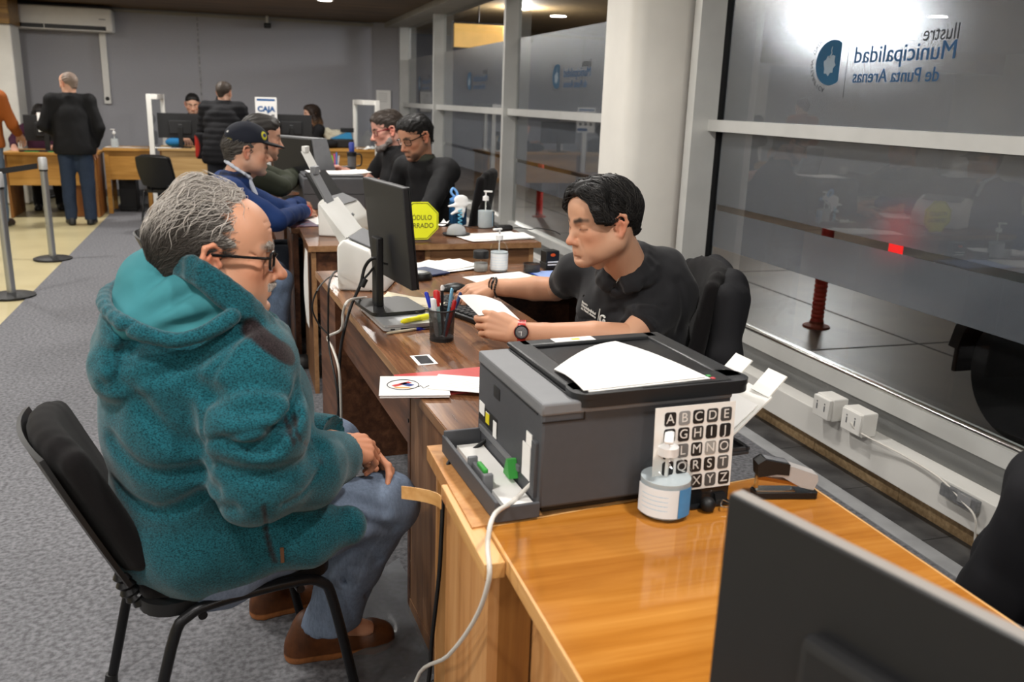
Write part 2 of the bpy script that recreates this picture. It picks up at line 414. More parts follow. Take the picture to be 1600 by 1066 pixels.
def nets(V, lo, res):
    S = V < 0; n = V.shape
    a = np.zeros((n[0]-1, n[1]-1, n[2]-1), np.int8)
    for i in (0, 1):
        for j in (0, 1):
            for k in (0, 1): a += S[i:n[0]-1+i, j:n[1]-1+j, k:n[2]-1+k]
    act = (a > 0) & (a < 8); I = np.argwhere(act); idx = np.full(a.shape, -1, np.int64); idx[act] = np.arange(len(I))
    acc = np.zeros((len(I), 3)); cnt = np.zeros(len(I))
    for d in range(3):
        o = [x for x in range(3) if x != d]
        for p in (0, 1):
            for q in (0, 1):
                off0 = np.zeros(3, int); off0[o[0]] = p; off0[o[1]] = q; off1 = off0.copy(); off1[d] = 1
                J0 = I+off0; J1 = I+off1
                v0 = V[J0[:, 0], J0[:, 1], J0[:, 2]]; v1 = V[J1[:, 0], J1[:, 1], J1[:, 2]]
                m = (v0 < 0) != (v1 < 0); t = np.where(m, v0/np.where(m, v0-v1, 1), 0)
                pt = np.tile(off0.astype(float), (len(I), 1)); pt[:, d] = t
                acc += pt*m[:, None]; cnt += m
    v = lo+(I+acc/cnt[:, None])*res; F = []
    for d in range(3):
        o = [x for x in range(3) if x != d]
        s0 = [slice(None)]*3; s1 = [slice(None)]*3; s0[d] = slice(0, n[d]-1); s1[d] = slice(1, n[d])
        x = S[tuple(s0)] != S[tuple(s1)]; E_ = np.argwhere(x)
        E_ = E_[(E_[:, o[0]] > 0) & (E_[:, o[1]] > 0) & (E_[:, o[0]] < n[o[0]]-1) & (E_[:, o[1]] < n[o[1]]-1)]
        def g(p, q):
            J = E_.copy(); J[:, o[0]] -= p; J[:, o[1]] -= q; return idx[J[:, 0], J[:, 1], J[:, 2]]
        Q = np.stack([g(1, 1), g(0, 1), g(0, 0), g(1, 0)], 1)
        fl = S[E_[:, 0], E_[:, 1], E_[:, 2]]
        if d == 1: fl = ~fl
        Q[~fl] = Q[~fl][:, ::-1]; F.append(Q)
    return v, np.concatenate(F)
def relax_mesh(v, f, it=1):
    for _ in range(it):
        acc = np.zeros_like(v); cnt = np.zeros(len(v))
        for i in range(4):
            a = f[:, i]; b = f[:, (i+1) % 4]
            np.add.at(acc, a, v[b]); np.add.at(cnt, a, 1); np.add.at(acc, b, v[a]); np.add.at(cnt, b, 1)
        v = v*.5+acc/np.maximum(cnt, 1)[:, None]*.5
    return v
def normals(v, f):
    N = np.cross(v[f[:, 2]]-v[f[:, 0]], v[f[:, 3]]-v[f[:, 1]]); vn = np.zeros_like(v)
    for i in range(4): np.add.at(vn, f[:, i], N)
    return vn/(np.linalg.norm(vn, axis=1, keepdims=True)+1e-12)
def join(*ms):
    v = []; f = []; c = []; n = 0
    for m in ms:
        v.append(m[0]); f.append(m[1]+n); c.append(m[2]); n += len(m[0])
    return [np.concatenate(v), np.concatenate(f), np.concatenate(c)]
def soft(name, M, m, parent=None, origin=None, rel=None):
    """an object from a blended surface; origin in world coordinates, rel = the root's origin"""
    v, f, c = M; o0 = np.zeros(3) if origin is None else np.asarray(origin, float)
    me = bpy.data.meshes.new(name); me.vertices.add(len(v)); me.vertices.foreach_set('co', (v-o0).astype(np.float32).ravel())
    k = f.shape[1]; me.loops.add(len(f)*k); me.loops.foreach_set('vertex_index', f.astype(np.int32).ravel())
    me.polygons.add(len(f)); me.polygons.foreach_set('loop_start', np.arange(0, len(f)*k, k, dtype=np.int32)); me.polygons.foreach_set('loop_total', np.full(len(f), k, np.int32))
    me.update(calc_edges=True); me.validate()
    at_ = me.color_attributes.new('Col', 'FLOAT_COLOR', 'POINT')
    at_.data.foreach_set('color', np.concatenate([c, np.ones((len(c), 1))], 1).astype(np.float32).ravel())
    me.shade_smooth()
    return link(name, me, m, parent, loc=None if parent is not None else o0)
# ------------------------------------------------------------------ the room
M_carpet = mat('carpet', '7c7c80', .95, spec=.1, noise=.5, nscale=60, bump=.28, bscale=700, detail=8)
M_tile = mat('vinyl', 'c0b48c', .28, spec=.45, noise=.12, nscale=2.2)
M_slate = mat('slate', '3a3a3c', .4, col2='5a5a5a', nscale=7, bump=.15, bscale=40)
M_strip = mat('strip', 'a5a6a8', .45, spec=.4, noise=.2, nscale=9)
M_wallf = mat('wall_fabric', 'a6a6ac', .95, spec=.1, noise=.10, nscale=90, bump=.35, bscale=420)
M_white = mat('white_paint', 'e6e3dc', .5, noise=.07, nscale=3)
M_offwhite = mat('offwhite', 'd8d6d0', .5, noise=.1, nscale=4)
M_alu = mat('aluminium', 'c9c9c6', .38, metal=.25, spec=.5, noise=.08, nscale=5)
M_alud = mat('aluminium_dark', '8f9090', .35, metal=.5, noise=.1, nscale=6)
M_chrome = mat('chrome', 'd0d0cc', .18, metal=1)
M_ceil = wood('ceiling_boards', '3d2d18', '5c472a', '755d40', axis=0, scale=.5, rough=.6)
M_corn = mat('cornice', '9a978e', .6, noise=.1, nscale=6)
M_beige = mat('beige_stone', 'c9ab83', .7, col2='a98c66', nscale=55, bump=.2, bscale=120)
M_black = mat('black_plastic', '151516', .42, noise=.1, nscale=40)
M_blackm = mat('black_matt', '1a1a1b', .6, noise=.15, nscale=30)
M_rub = mat('black_rubber', '121213', .5)
M_dark = mat('dark_metal', '232325', .35, metal=.6)
M_grey = mat('grey_plastic', '6f7073', .5, noise=.06, nscale=20)
M_dgrey = mat('charcoal_plastic', '4a4b4f', .55, noise=.05, nscale=50, bump=.12, bscale=900)
M_whitep = mat('white_plastic', 'e4e2dd', .4, noise=.04, nscale=12)
M_paper = mat('paper', 'f1efec', .8, spec=.15, noise=.03, nscale=8)
M_ink = mat('ink', '1d1d22', .7)
M_blue_l = mat('blue_print', '2a5d96', .6, noise=.05)
M_blue_d = mat('blue_emblem', '1f5f86', .6, noise=.08, nscale=12)
M_glass = glass_mat('window_glass', (.86, .88, .88))
M_clear = glass_mat('clear_plastic', (.93, .95, .96), .03, 1.4)
M_frost = frost_mat('frosted_film')
XG, XW0 = 2.58, 2.50        # glass plane, foot of the window wall
YB = 14.0
def slab(name, x0, y0, z0, x1, y1, z1, m, parent=None, bev=0): return struct(name, MB().box(x0, y0, z0, x1, y1, z1, bev), m, parent)
slab('floor', -8, -4, -.12, 2.62, YB+.2, -.006, M_tile)
slab('carpet', -1.50, -4, -.006, 2.26, 11.32, .0, M_carpet)
slab('carpet.001', -1.50, 11.32, -.006, 2.58, YB, .0, M_carpet)
slab('floor_strip', 2.26, -4, -.006, 2.335, 11.32, .004, M_strip)
fb = MB()
for i in range(34): fb.box(2.335, -4+i*.45, -.006, 2.52, -4+i*.45+.446, .0)
struct('floor_border', fb, M_slate)
slab('wall_back', -8, YB, 0, 2.10, YB+.15, CEIL_Z, M_wallf)
rw = MB(); rw.add([(2.10, YB, 0), (2.62, YB-.32, 0), (2.62, YB-.32, CEIL_Z), (2.10, YB, CEIL_Z), (2.15, YB+.1, 0), (2.66, YB-.22, 0), (2.66, YB-.22, CEIL_Z), (2.15, YB+.1, CEIL_Z)], [(0, 1, 2, 3), (5, 4, 7, 6), (1, 5, 6, 2), (4, 0, 3, 7), (3, 2, 6, 7), (4, 5, 1, 0)])
struct('wall_back_return', rw, M_wallf)
slab('trim_1', -.405, YB-.006, .0, -.385, YB, CEIL_Z-.03, mat('seam', 'a8a8aa', .8, noise=.5, nscale=20))
slab('trim_2', -8, YB-.03, CEIL_Z-.06, 2.12, YB, CEIL_Z-.02, M_corn)
slab('baseboard_back', -8, YB-.014, 0, 2.1, YB, .09, mat('base_grey', '4b4b4e', .6))
slab('wall_left', -8.15, -4, 0, -8, YB, CEIL_Z, M_offwhite)
slab('wall_front', -8, -4.15, 0, 2.62, -4, CEIL_Z, M_offwhite)
slab('ceiling', -8.1, -4.1, CEIL_Z, 2.75, YB+.2, CEIL_Z+.12, M_ceil)
# cornice that runs along the glass wall
slab('trim_3', 2.28, -4, CEIL_Z-.10, 2.70, 8.0, CEIL_Z, M_corn); slab('trim_4', 2.28, 8.0, CEIL_Z-.07, 2.70, YB, CEIL_Z, M_corn)
# pale pilaster at the far left of the back wall
struct('column', MB().box(-3.3, 13.0, 0, -2.60, 13.5, 2.25, .02), M_offwhite); struct('lintel', MB().box(-8, 12.9, 2.25, -2.58, 13.5, CEIL_Z, .01), wood('wood_trim', '5a3f18', '7d5a26', '9a7638', 0))
# round white column beside the window
struct('column.001', MB().box(2.15, 4.68, 0, 2.565, 5.14, CEIL_Z, .09, 6), M_white, smooth=True)
# ---- glass wall
Z_SILL, Z_T0, Z_T1 = .385, 1.385, 1.445
MULL = [(4.46, 'n'), (5.45, 'x'), (8.18, 'm'), (11.25, 'm'), (13.7, 'm')]
def mullion(name, y, d=.125, w=.06): return slab(name, XG-d, y-w/2, .0, XG+.03, y+w/2, CEIL_Z-.05, M_alu)
mullion('mullion', 4.44, .17, .075); mullion('mullion', 8.18); mullion('mullion', 11.25); mullion('mullion', 13.62)
slab('trim_10', XG-.02, 4.397, Z_SILL, XG+.02, 4.4025, CEIL_Z-.05, M_black); slab('trim_11', XG-.03, 1.06, Z_T0-.005, XG+.02, 4.388, Z_T0-.0005, M_black); mullion('mullion', 1.02, .17, .075); mullion('mullion', 5.3, .06)
slab('transom', XG-.075, -4, Z_T0, XG+.03, 4.42, Z_T1, M_alu); slab('transom', XG-.085, 5.1, Z_T0, XG+.03, 13.62, Z_T1, M_alu)
M_letter = mat('window_letters', '2f6191', .6, noise=.06); M_letterg = mat('window_letters_grey', '34383f', .6)
def emblem(parent, yc, zc):
    """round blue crest, flat on one side, with a pale ragged shape in it, on the street side of the glass"""
    x = XG+.0085
    e = MB(); e.prism([(yc+max(math.cos(2*PI*i/48)*.112, -.062), zc+math.sin(2*PI*i/48)*.098) for i in range(48)], x, x+.001, axis=0)
    part('emblem', e, M_blue_d, parent, smooth=False)
    k = MB(); rnd = [.030, .036, .028, .034, .026, .036, .041, .030, .037, .026, .034, .026, .035, .028, .036, .027]
    k.prism([(yc+.012+math.cos(2*PI*i/16)*rnd[i]*1.25, zc-.012+math.sin(2*PI*i/16)*rnd[i]*1.35) for i in range(16)], x-.0012, x-.0002, axis=0)
    k.prism([(yc+.010, zc+.020), (yc-.002, zc+.040), (yc+.004, zc+.052), (yc+.000, zc+.068), (yc+.004, zc+.069), (yc+.009, zc+.052), (yc+.004, zc+.041), (yc+.024, zc+.022)], x-.0012, x-.0002, axis=0)
    part('ice_cap_shape', k, mat('emblem_pale', 'aab4c2', .7), parent, smooth=False)
    txt = 'CIUDAD ANTARTICA'; a0, a1 = 72, -74
    for i, ch in enumerate(txt):
        if ch == ' ': continue
        a = math.radians(a0+(a1-a0)*i/(len(txt)-1))
        lettering(ch, .029, basis((x, yc+math.cos(a)*.138, zc+math.sin(a)*.122), (0, math.sin(a), -math.cos(a)), (0, math.cos(a), math.sin(a))), M_letterg, parent, 'crest_letter', align='CENTER')
def window(n, y0, y1, lx, frosttop):
    w = thing('window_%d' % n, None, None, (0, 0, 0)); w['kind'] = 'structure'
    top = CEIL_Z-.05
    part('pane', MB().box(XG, y0, Z_T1, XG+.006, y1, top), M_glass, w, smooth=False)
    part('pane', MB().box(XG, y0, Z_SILL, XG+.006, y1, Z_T0), M_glass, w, smooth=False)
    for a, b in ((Z_T1-.02, frosttop), (.985, Z_T0+.02), (.745, .950)):
        part('frosted_film', MB().box(XG+.016, y0, a, XG+.022, y1, b), M_frost, w, smooth=False)
    if lx is not None:
        for txt, y, z, sz, m, b, wd in (('Ilustre', lx, 1.808, .082, M_letterg, 0, .18), ('Municipalidad', lx, 1.742, .098, M_letter, .0005, .57), ('de Punta Arenas', lx+.07, 1.655, .078, M_letter, .0005, .50)):
            for dy in ((0, .0022) if b else (0,)): lettering(txt, sz, basis((XG+.0085+dy*.1, y+dy, z), (0, 1, 0), (0, 0, 1)), m, w, width=wd)
        part('divider_line', MB().box(XG+.0085, lx+.625, 1.57, XG+.0095, lx+.6275, 1.86), M_letterg, w, smooth=False)
        emblem(w, lx+.737, 1.72)
    return w
window(1, 1.05, 4.42, 2.765, 2.50); window(2, 5.33, 8.15, 6.345, 2.08); window(3, 8.21, 11.22, 9.2, 2.08); window(4, 11.28, 13.59, 12.02, 2.08)
# bottom rail of the glass, ledge, cable trunking and stone plinth
slab('trim_5', XG-.05, -4, .315, XG+.04, 13.62, Z_SILL, M_alu); slab('trim_6', XG-.02, -4, .20, XG+.04, 13.62, .315, M_alud)
struct('trim_7', MB().tube([(XG-.035, -4, .395), (XG-.035, 3.95, .395)], .014, 10), M_chrome, smooth=True)
slab('trim_8', XW0, -4, 0, XG+.04, 13.62, .20, mat('ledge_fill', 'b9b5ab', .6, noise=.1))
tb = MB()
for a, b in ((-4, 1.75), (1.754, 4.3), (4.304, 9.5), (9.504, 13.6)): tb.box(2.41, a, .10, 2.50, b, .232, .004)
tr_ = struct('trim_9', tb, mat('trunking', 'dcdad5', .4, noise=.05, nscale=4), smooth=True)
pl = MB()
for i in range(32): pl.box(2.505-.015, -4+i*.55, 0, 2.512, -4+i*.55+.547, .10)
struct('baseboard_right', pl, M_beige)
# ---- ceiling lamps
M_lamp = mat('lamp_disc', (1, .97, .92), .5, emit=9)
lab = {(-0.62, 11.1): 'round white downlight in the dark board ceiling, left of the two over the back desks', (1.12, 11.1): 'round white downlight in the dark board ceiling nearer the window, over the cashier desk'}
for x, y in LAMP_XY:
    t = thing('ceiling_light', lab.get((x, y), 'round white ceiling downlight above the office floor'), 'ceiling light', (x, y, CEIL_Z), group='round ceiling downlights')
    part('rim', MB().lathe([(.105, 0), (.105, -.012), (.085, -.016), (.085, -.004)], n=28), M_whitep, t)
    part('diffuser', MB().lathe([(.085, -.006), (.08, -.013), (.0, -.013)], n=28), M_lamp, t)
    ld = bpy.data.lights.new('lamp', 'AREA'); ld.shape = 'DISK'; ld.size = .2; ld.energy = LAMP_W; ld.color = (1, .965, .91)
    lo = bpy.data.objects.new('lamp_light', ld); COL.objects.link(lo); lo.parent = t; lo.location = (0, 0, -.02)
# ------------------------------------------------------------------ the street outside
M_asph = mat('asphalt', '54493f', .45, spec=.4, col2='3d3631', nscale=1.5, bump=.2, bscale=60)
GZ = -.12
slab('ground_outside', 2.64, -6, GZ-.1, 26, 30, GZ, M_asph)
kb = MB()
for y in (2.2, 5.0, 7.8, 10.6, 13.4): kb.box(2.64, y, GZ, 12, y+.02, GZ+.002)
kb.box(4.75, -6, GZ, 4.77, 28, GZ+.002)
tag(part('pavement_joints', kb, mat('joint', '2a2826', .9), smooth=False), None, None, None, 'structure')
slab('canopy_outside', 2.75, 3.5, 3.32, 9.5, 26, 3.45, mat('soffit', 'a58a62', .7, noise=.15, nscale=2))
fac = MB().box(9.3, 2, GZ, 9.6, 30, 3.4); struct('wall_outside', fac, mat('facade', '8b8884', .7, col2='a09c96', nscale=1.2))
M_red = mat('bollard_red', 'c1200f', .45, noise=.2, nscale=30)
def bollard(x, y, label):
    t = thing('bollard', label, 'bollard', (x, y, GZ), group='red flexible bollards on the pavement')
    prof = [(.052, .02)]
    for i in range(9): prof += [(.050, .06+i*.034), (.044, .072+i*.034), (.050, .084+i*.034)]
    prof += [(.048, .40), (.046, .86), (.040, .872), (.0, .875)]
    part('post', MB().lathe(prof, n=20), M_red, t); part('base', MB().lathe([(.105, 0), (.10, .015), (.055, .03), (.052, .05)], n=24), mat('bollard_base', '8a2c16', .6, noise=.3), t)
    for z in (.43,): part('reflective_band', MB().lathe([(.0495, z), (.0495, z+.055)], n=20, cap=False), mat('reflective', 'e8d8cf', .3), t)
bollard(*at(1275, 511, Z=GZ)[:2], 'red flexible bollard beyond the near window, left of the parked pick-up'); bollard(*at(842, 339, Z=GZ)[:2], 'red flexible bollard farther along the pavement, seen through the narrow window beside the column')
bollard(4.25, 8.9, 'red bollard between the other two, its top showing through the frosted glass')
# barrier tape between the bollards
def car():
    """pick-up seen from its near side; local y = 0 at the rear axle, rear end at +1.04"""
    t = thing('car', 'silver pick-up parked outside the near window, its rear wheel at the right edge', 'car', (3.66, 3.15, GZ+.02))
    M_car = mat('car_paint', 'a3a6a8', .25, metal=.3, coat=.5)
    side = [(1.0, .70), (1.04, .78), (1.04, 1.05), (-1.05, 1.10), (-1.15, 1.72), (-2.6, 1.72), (-3.3, 1.15), (-4.1, 1.05), (-4.25, .80), (-4.2, .40), (-3.55, .40)]
    arch = lambda c: [(c+.46*math.cos(a), .37+.46*math.sin(a)) for a in np.linspace(PI-.10, .10, 13)]
    poly = side+arch(-3.1)+[(-2.6, .42), (-.5, .42)]+arch(0)+[(.48, .64)]
    b = MB(); n = len(poly); lay = [(.0, .0), (.05, -.03), (1.75, -.03), (1.80, .0)]
    v = [(x, y, z) for x, _ in lay for y, z in poly]; f = [tuple(range(n-1, -1, -1)), tuple(range(3*n, 4*n))]
    for k in range(3): f += [(k*n+i, k*n+(i+1) % n, (k+1)*n+(i+1) % n, (k+1)*n+i) for i in range(n)]
    b.add(v, f); part('body', b, M_car, t, smooth=False)
    fl = MB()
    for c in (0, -3.1):
        o_ = arch(c); i_ = [(c+.395*math.cos(a), .37+.395*math.sin(a)) for a in np.linspace(PI-.10, .10, 13)]
        fl.prism(o_+i_[::-1], -.035, .03, axis=0)
    part('wheel_arch_trim', fl, M_rub, t, smooth=False); part('wheel_well', MB().box(.30, -.5, .35, .34, .5, .9).box(.30, -3.6, .35, .34, -2.6, .9), M_rub, t)
    g = MB(); g.prism([(-1.35, 1.14), (-1.4, 1.62), (-1.95, 1.62), (-1.95, 1.14)], -.006, .004, axis=0); g.prism([(-2.05, 1.14), (-2.05, 1.62), (-2.55, 1.62), (-3.1, 1.16)], -.006, .004, axis=0)
    part('side_windows', g, mat('car_glass', '0c0d10', .08), t, smooth=False)
    for y in (0, -3.1):
        MW = Matrix.Translation((.13, y, .37)) @ Matrix.Rotation(PI/2, 4, 'Y')
        wt = part('tyre', MB().lathe([(.23, -.11), (.335, -.115), (.36, -.07), (.365, .06), (.34, .105), (.23, .10)], n=44, M=MW), mat('tyre', '0e0e0f', .75, bump=.3, bscale=60), t)
        part('wheel_rim', MB().lathe([(.245, -.10), (.245, .0), (.05, .0), (.05, -.08), (.0, -.085)], n=36, M=MW), mat('rim_dark', '101012', .4, metal=.6), wt)
        for k in range(6):
            a = 2*PI*k/6+.2; c, s_ = math.cos(a), math.sin(a); sp = MB()
            def P(u, v_, x): return (x, y+u*c-v_*s_, .37+u*s_+v_*c)
            for hw in ((-.045, -.016), (.016, .045)):
                vs = [P(.05, hw[0]*.6, .03), P(.05, hw[1]*.6, .03), P(.242, hw[1]*1.7, .022), P(.242, hw[0]*1.7, .022), P(.05, hw[0]*.6, .06), P(.05, hw[1]*.6, .06), P(.242, hw[1]*1.7, .05), P(.242, hw[0]*1.7, .05)]
                sp.add(vs, [(0, 1, 2, 3), (7, 6, 5, 4), (0, 4, 5, 1), (1, 5, 6, 2), (2, 6, 7, 3), (3, 7, 4, 0)])
            part('spoke', sp, mat('spoke_alu', 'b9bbbd', .25, metal=.8), wt, smooth=False)
    part('mud_flap', MB().box(.01, .43, .27, .27, .46, .60, .008), M_rub, t)
    part('tail_light', MB().box(-.012, .93, .80, .10, 1.052, 1.06, .02), mat('lamp_red', (.9, .02, .02), .4, emit=1.1), t)
    part('bumper', MB().box(.04, .98, .62, 1.76, 1.10, .74, .03), M_dark, t)
    return t
car()
# lit things across the street, seen above the frosting
sg = thing('sign_board', 'small lit amber sign board under the canopy outside', 'sign', tuple(at(748, 57, Y=17.5)))
part('panel', MB().box(-.5, -.03, -.22, .5, .03, .22, .01), mat('amber_panel', (.95, .55, .16), .5, emit=.8, noise=.25, nscale=4), sg); part('frame', MB().box(-.54, .0, -.26, .54, .05, .26), M_dark, sg)
part('hanger', MB().cyl((0, .02, .2), (0, .02, .64), .012), M_dark, sg)
wf = MB(); 
for y in (0, .42, .84, 1.26): wf.box(-.03, y-.02, 0, .03, y+.02, 1.5)
for z in (0, .3, .6, .9, 1.2, 1.5): wf.box(-.03, -.02, z-.02, .03, 1.28, z+.02)
sw = thing('street_window', 'white barred window of the building across the pavement', 'window', tuple(at(872, 44, X=9.2))); part('bars', wf, M_offwhite, sw, smooth=False); part('glazing', MB().box(.0, 0, 0, .02, 1.26, 1.5), mat('dark_glazing', '14161a', .15), sw, smooth=False)
for i, (x, y, e) in enumerate(((5.6, 17.5, 220), (6.5, 10.0, 60), (3.4, 2.2, 6), (3.9, 6.9, 15))):  # lamps added to light the street; the third, out of view, serves the pick-up
    t = thing('street_fill_light', 'white lamp under the canopy outside the glass wall', 'lamp', (x, y, 3.32 if y > 6 else 3.0), group='lamps under the canopy outside')
    part('diffuser', MB().lathe([(.14, 0), (.14, -.03), (.0, -.035)], n=24), mat('lamp_out', (1, .97, .94), .5, emit=12), t)
    ld = bpy.data.lights.new('lamp', 'POINT'); ld.energy = e; ld.shadow_soft_size = .12; ld.color = (1, .95, .90)
    lo = bpy.data.objects.new('lamp_light', ld); COL.objects.link(lo); lo.parent = t; lo.location = (0, 0, -.2)
lx_, ly_, lz_ = at(1345, 34, X=8.2)
t = thing('street_lamp', 'bright white lamp glowing through the frosted pane above the mirrored words', 'lamp', (lx_, ly_, GZ)); lz_ -= GZ
part('pole', MB().cyl((.8, 0, 0), (.8, 0, lz_+.1), .05).tube([(.8, 0, lz_+.05), (.5, 0, lz_+.2), (.15, 0, lz_+.1)], .035), M_dark, t)
part('lamp_head', MB().box(.0, -.5, lz_-.28, .16, .5, lz_+.28, .03), M_dark, t); part('diffuser', MB().box(-.02, -.45, lz_-.24, .01, .45, lz_+.24), mat('lamp_out2', (.96, .97, 1), .5, emit=70), t)
ld = bpy.data.lights.new('lamp', 'POINT'); ld.energy = 130; ld.shadow_soft_size = .2; ld.color = (1, .96, .95)
lo = bpy.data.objects.new('lamp_light', ld); COL.objects.link(lo); lo.parent = t; lo.location = (-.35, 0, lz_)
# ------------------------------------------------------------------ desks
M_wal = wood('walnut_top', '4a2f1f', '70492f', '946a48', 0, 1.0, .27, .5)
M_waly = wood('walnut_long', '4a2f1f', '70492f', '946a48', 1, 1.0, .27, .5)
M_walv = wood('walnut_panel', '5c3f2a', '7d583c', '9a7454', 2, .8, .5, .3)
M_wald = wood('walnut_dark', '3a2317', '573624', '704a33', 1, 1.0, .45, .35)
M_edge = wood('edge_band', '7a5638', '8f6a48', 'a37c57', 1, .6, .45)
M_orr = wood('orange_top', '95591a', 'ab6e2a', 'be833d', 0, .55, .09, .5, .004)
M_orv = wood('orange_panel', 'a8703c', 'c08a54', 'cf9d68', 2, .6, .5, .3)
M_ore = wood('orange_edge', 'b98447', 'cf9c5f', 'dcb078', 1, .6, .45)
M_oak = wood('oak_front', '9a6b2e', 'b1803c', 'c2924c', 0, .6, .45, .3)
M_oakd = wood('oak_dark', '6b4620', '86592a', '996a36', 2, .7, .5)
# the clerk's walnut desk: a long top along the aisle, a return towards the window
DX, DY = .385, 1.85
t = thing('office_desk', 'walnut L-shaped desk of the clerk in the black polo shirt', 'desk', (.452, 1.852, 0), .062)
ZT = .75
part('desktop', MB().box(.385-DX, 1.85-DY, ZT-.028, 1.0-DX, 3.90-DY, ZT, .002), M_waly, t)
part('return_top', MB().box(1.0-DX, 3.38-DY, ZT-.028, 1.66-DX, 3.90-DY, ZT, .002), M_wal, t)
part('edge_strip', MB().box(.3835-DX, 1.85-DY, ZT-.027, .3848-DX, 3.90-DY, ZT-.001).box(.385-DX, 1.8485-DY, ZT-.027, 1.0-DX, 1.8498-DY, ZT-.001), M_edge, t)
part('side_panel', MB().box(.402-DX, 1.875-DY, 0, .425-DX, 2.285-DY, ZT-.028).box(.40-DX, 1.90-DY, .0, .404-DX, 2.29-DY, .06), M_walv, t)
part('side_panel', MB().box(.955-DX, 1.875-DY, 0, .978-DX, 2.285-DY, ZT-.028), M_walv, t)
part('end_panel', MB().box(.425-DX, 1.875-DY, 0, .955-DX, 1.895-DY, ZT-.028), M_walv, t)
part('end_panel', MB().box(.425-DX, 2.262-DY, 0, .955-DX, 2.285-DY, ZT-.028), M_walv, t)
part('corner_post', MB().box(.40-DX, 2.285-DY, 0, .425-DX, 2.31-DY, ZT-.028), M_wald, t)
part('modesty_panel', MB().box(.43-DX, 2.31-DY, .50, .448-DX, 3.50-DY, ZT-.028), M_wald, t)
part('leg_panel', MB().box(.40-DX, 3.50-DY, 0, .97-DX, 3.522-DY, ZT-.028), M_wald, t)
part('leg_panel', MB().box(.40-DX, 3.86-DY, 0, .97-DX, 3.885-DY, ZT-.028), M_wald, t)
part('side_panel', MB().box(.40-DX, 3.522-DY, 0, .42-DX, 3.86-DY, ZT-.028), M_wald, t)
part('back_panel', MB().box(.97-DX, 3.87-DY, .2, 1.64-DX, 3.888-DY, ZT-.028), M_wald, t); part('leg_panel', MB().box(1.62-DX, 3.40-DY, 0, 1.642-DX, 3.87-DY, ZT-.028), M_wald, t)
for z in (.16, .34, .52):
    d = part('drawer', MB().box(.978-DX, 1.90-DY, z, .996-DX, 2.26-DY, z+.165, .002), M_walv, t); part('handle', MB().box(.996-DX, 2.02-DY, z+.12, 1.008-DX, 2.14-DY, z+.132, .003), M_chrome, d)
part('screw', MB().cyl((.398-DX, 2.30-DY, .62), (.404-DX, 2.30-DY, .62), .006, n=12), M_dark, t)
pl_ = part('inventory_plate', MB().box(.455-DX, 2.40-DY, ZT, .515-DX, 2.50-DY, ZT+.0008), M_paper, t); part('plate_print', MB().box(.465-DX, 2.409-DY, ZT+.0008, .505-DX, 2.491-DY, ZT+.0012), M_ink, pl_)
# second walnut desk
t = thing('office_desk', 'walnut desk behind the white scanner, yellow octagonal sign and pump bottle on it', 'desk', (0, 0, 0))
Z2 = .78
part('desktop', MB().box(.335, 4.40, Z2-.03, 1.56, 5.02, Z2, .002), M_wal, t); part('desktop_wing', MB().box(.29, 5.02, Z2-.03, .90, 6.25, Z2, .002), M_waly, t)
part('edge_strip', MB().box(.335, 4.3975, Z2-.029, 1.56, 4.3998, Z2-.001), M_edge, t)
part('front_panel', MB().box(.375, 4.43, .50, .93, 4.445, Z2-.03), M_wald, t); part('drawer_block', MB().box(.955, 4.425, .08, 1.50, 4.98, Z2-.03), wood('walnut_warm', '5c3e29', '7d583b', '96704e', 0, .7, .45), t)
part('stile', MB().box(.93, 4.42, .08, .955, 4.98, Z2-.03), M_edge, t); part('stile', MB().box(1.50, 4.42, 0, 1.525, 4.98, Z2-.03), M_edge, t)
part('leg_panel', MB().box(.352, 4.42, 0, .372, 4.98, Z2-.03), M_walv, t); part('edge_strip', MB().box(.351, 4.417, 0, .373, 4.4195, Z2-.03), M_edge, t)
part('leg_panel', MB().box(.30, 5.04, 0, .33, 5.6, Z2-.03), M_wald, t); part('leg_panel', MB().box(.31, 6.2, 0, .88, 6.22, Z2-.03), M_wald, t); pass
pg = MB().sheet(lambda u, v: (.334-.012*math.sin(v*3)*u, 4.47+.13*u+.01*v, .74-.40*v), 6, 10, .001)
tag(part('hanging_sheet', pg, M_paper), 'white sheet of paper hanging against the end panel of the second walnut desk', 'paper')
# third desk
t = thing('office_desk', 'walnut desk farthest back in the window row, grey printer and papers on it', 'desk', (0, 0, 0))
part('desktop', MB().box(.30, 6.32, Z2-.03, .90, 9.15, Z2, .002), M_waly, t)
part('return_top', MB().box(.90, 8.2, Z2-.03, 1.6, 9.15, Z2, .002), M_wal, t)
for y in (6.34, 9.1): part('leg_panel', MB().box(.32, y, 0, .88, y+.02, Z2-.03), M_wald, t)
part('modesty_panel', MB().box(.32, 6.36, .3, .34, 9.1, Z2-.03), M_wald, t)
# near orange desk and its side cabinet
t = thing('office_desk', 'glossy orange wood desk in the foreground under the black printer', 'desk', (0, 0, 0))
part('desktop', MB().prism([(.416, .25), (1.112, .25), (1.112, 1.475), (.416, 1.387)], ZT-.03, ZT), M_orr, t)
part('edge_strip', MB().prism([(.411, .25), (.4158, .25), (.4158, 1.387), (.411, 1.386)], ZT-.029, ZT+.0005), M_ore, t); part('edge_strip', MB().prism([(.416, 1.3872), (1.112, 1.4752), (1.112, 1.479), (.416, 1.391)], ZT-.029, ZT+.0005), M_ore, t); part('edge_strip', MB().prism([(1.1122, .25), (1.117, .25), (1.117, 1.475), (1.1122, 1.475)], ZT-.029, ZT+.0005), M_ore, t)
part('side_panel', MB().box(.47, .28, 0, .49, 1.31, ZT-.03), M_orv, t); part('leg_panel', MB().box(1.06, .28, 0, 1.08, 1.40, ZT-.03), M_orv, t)
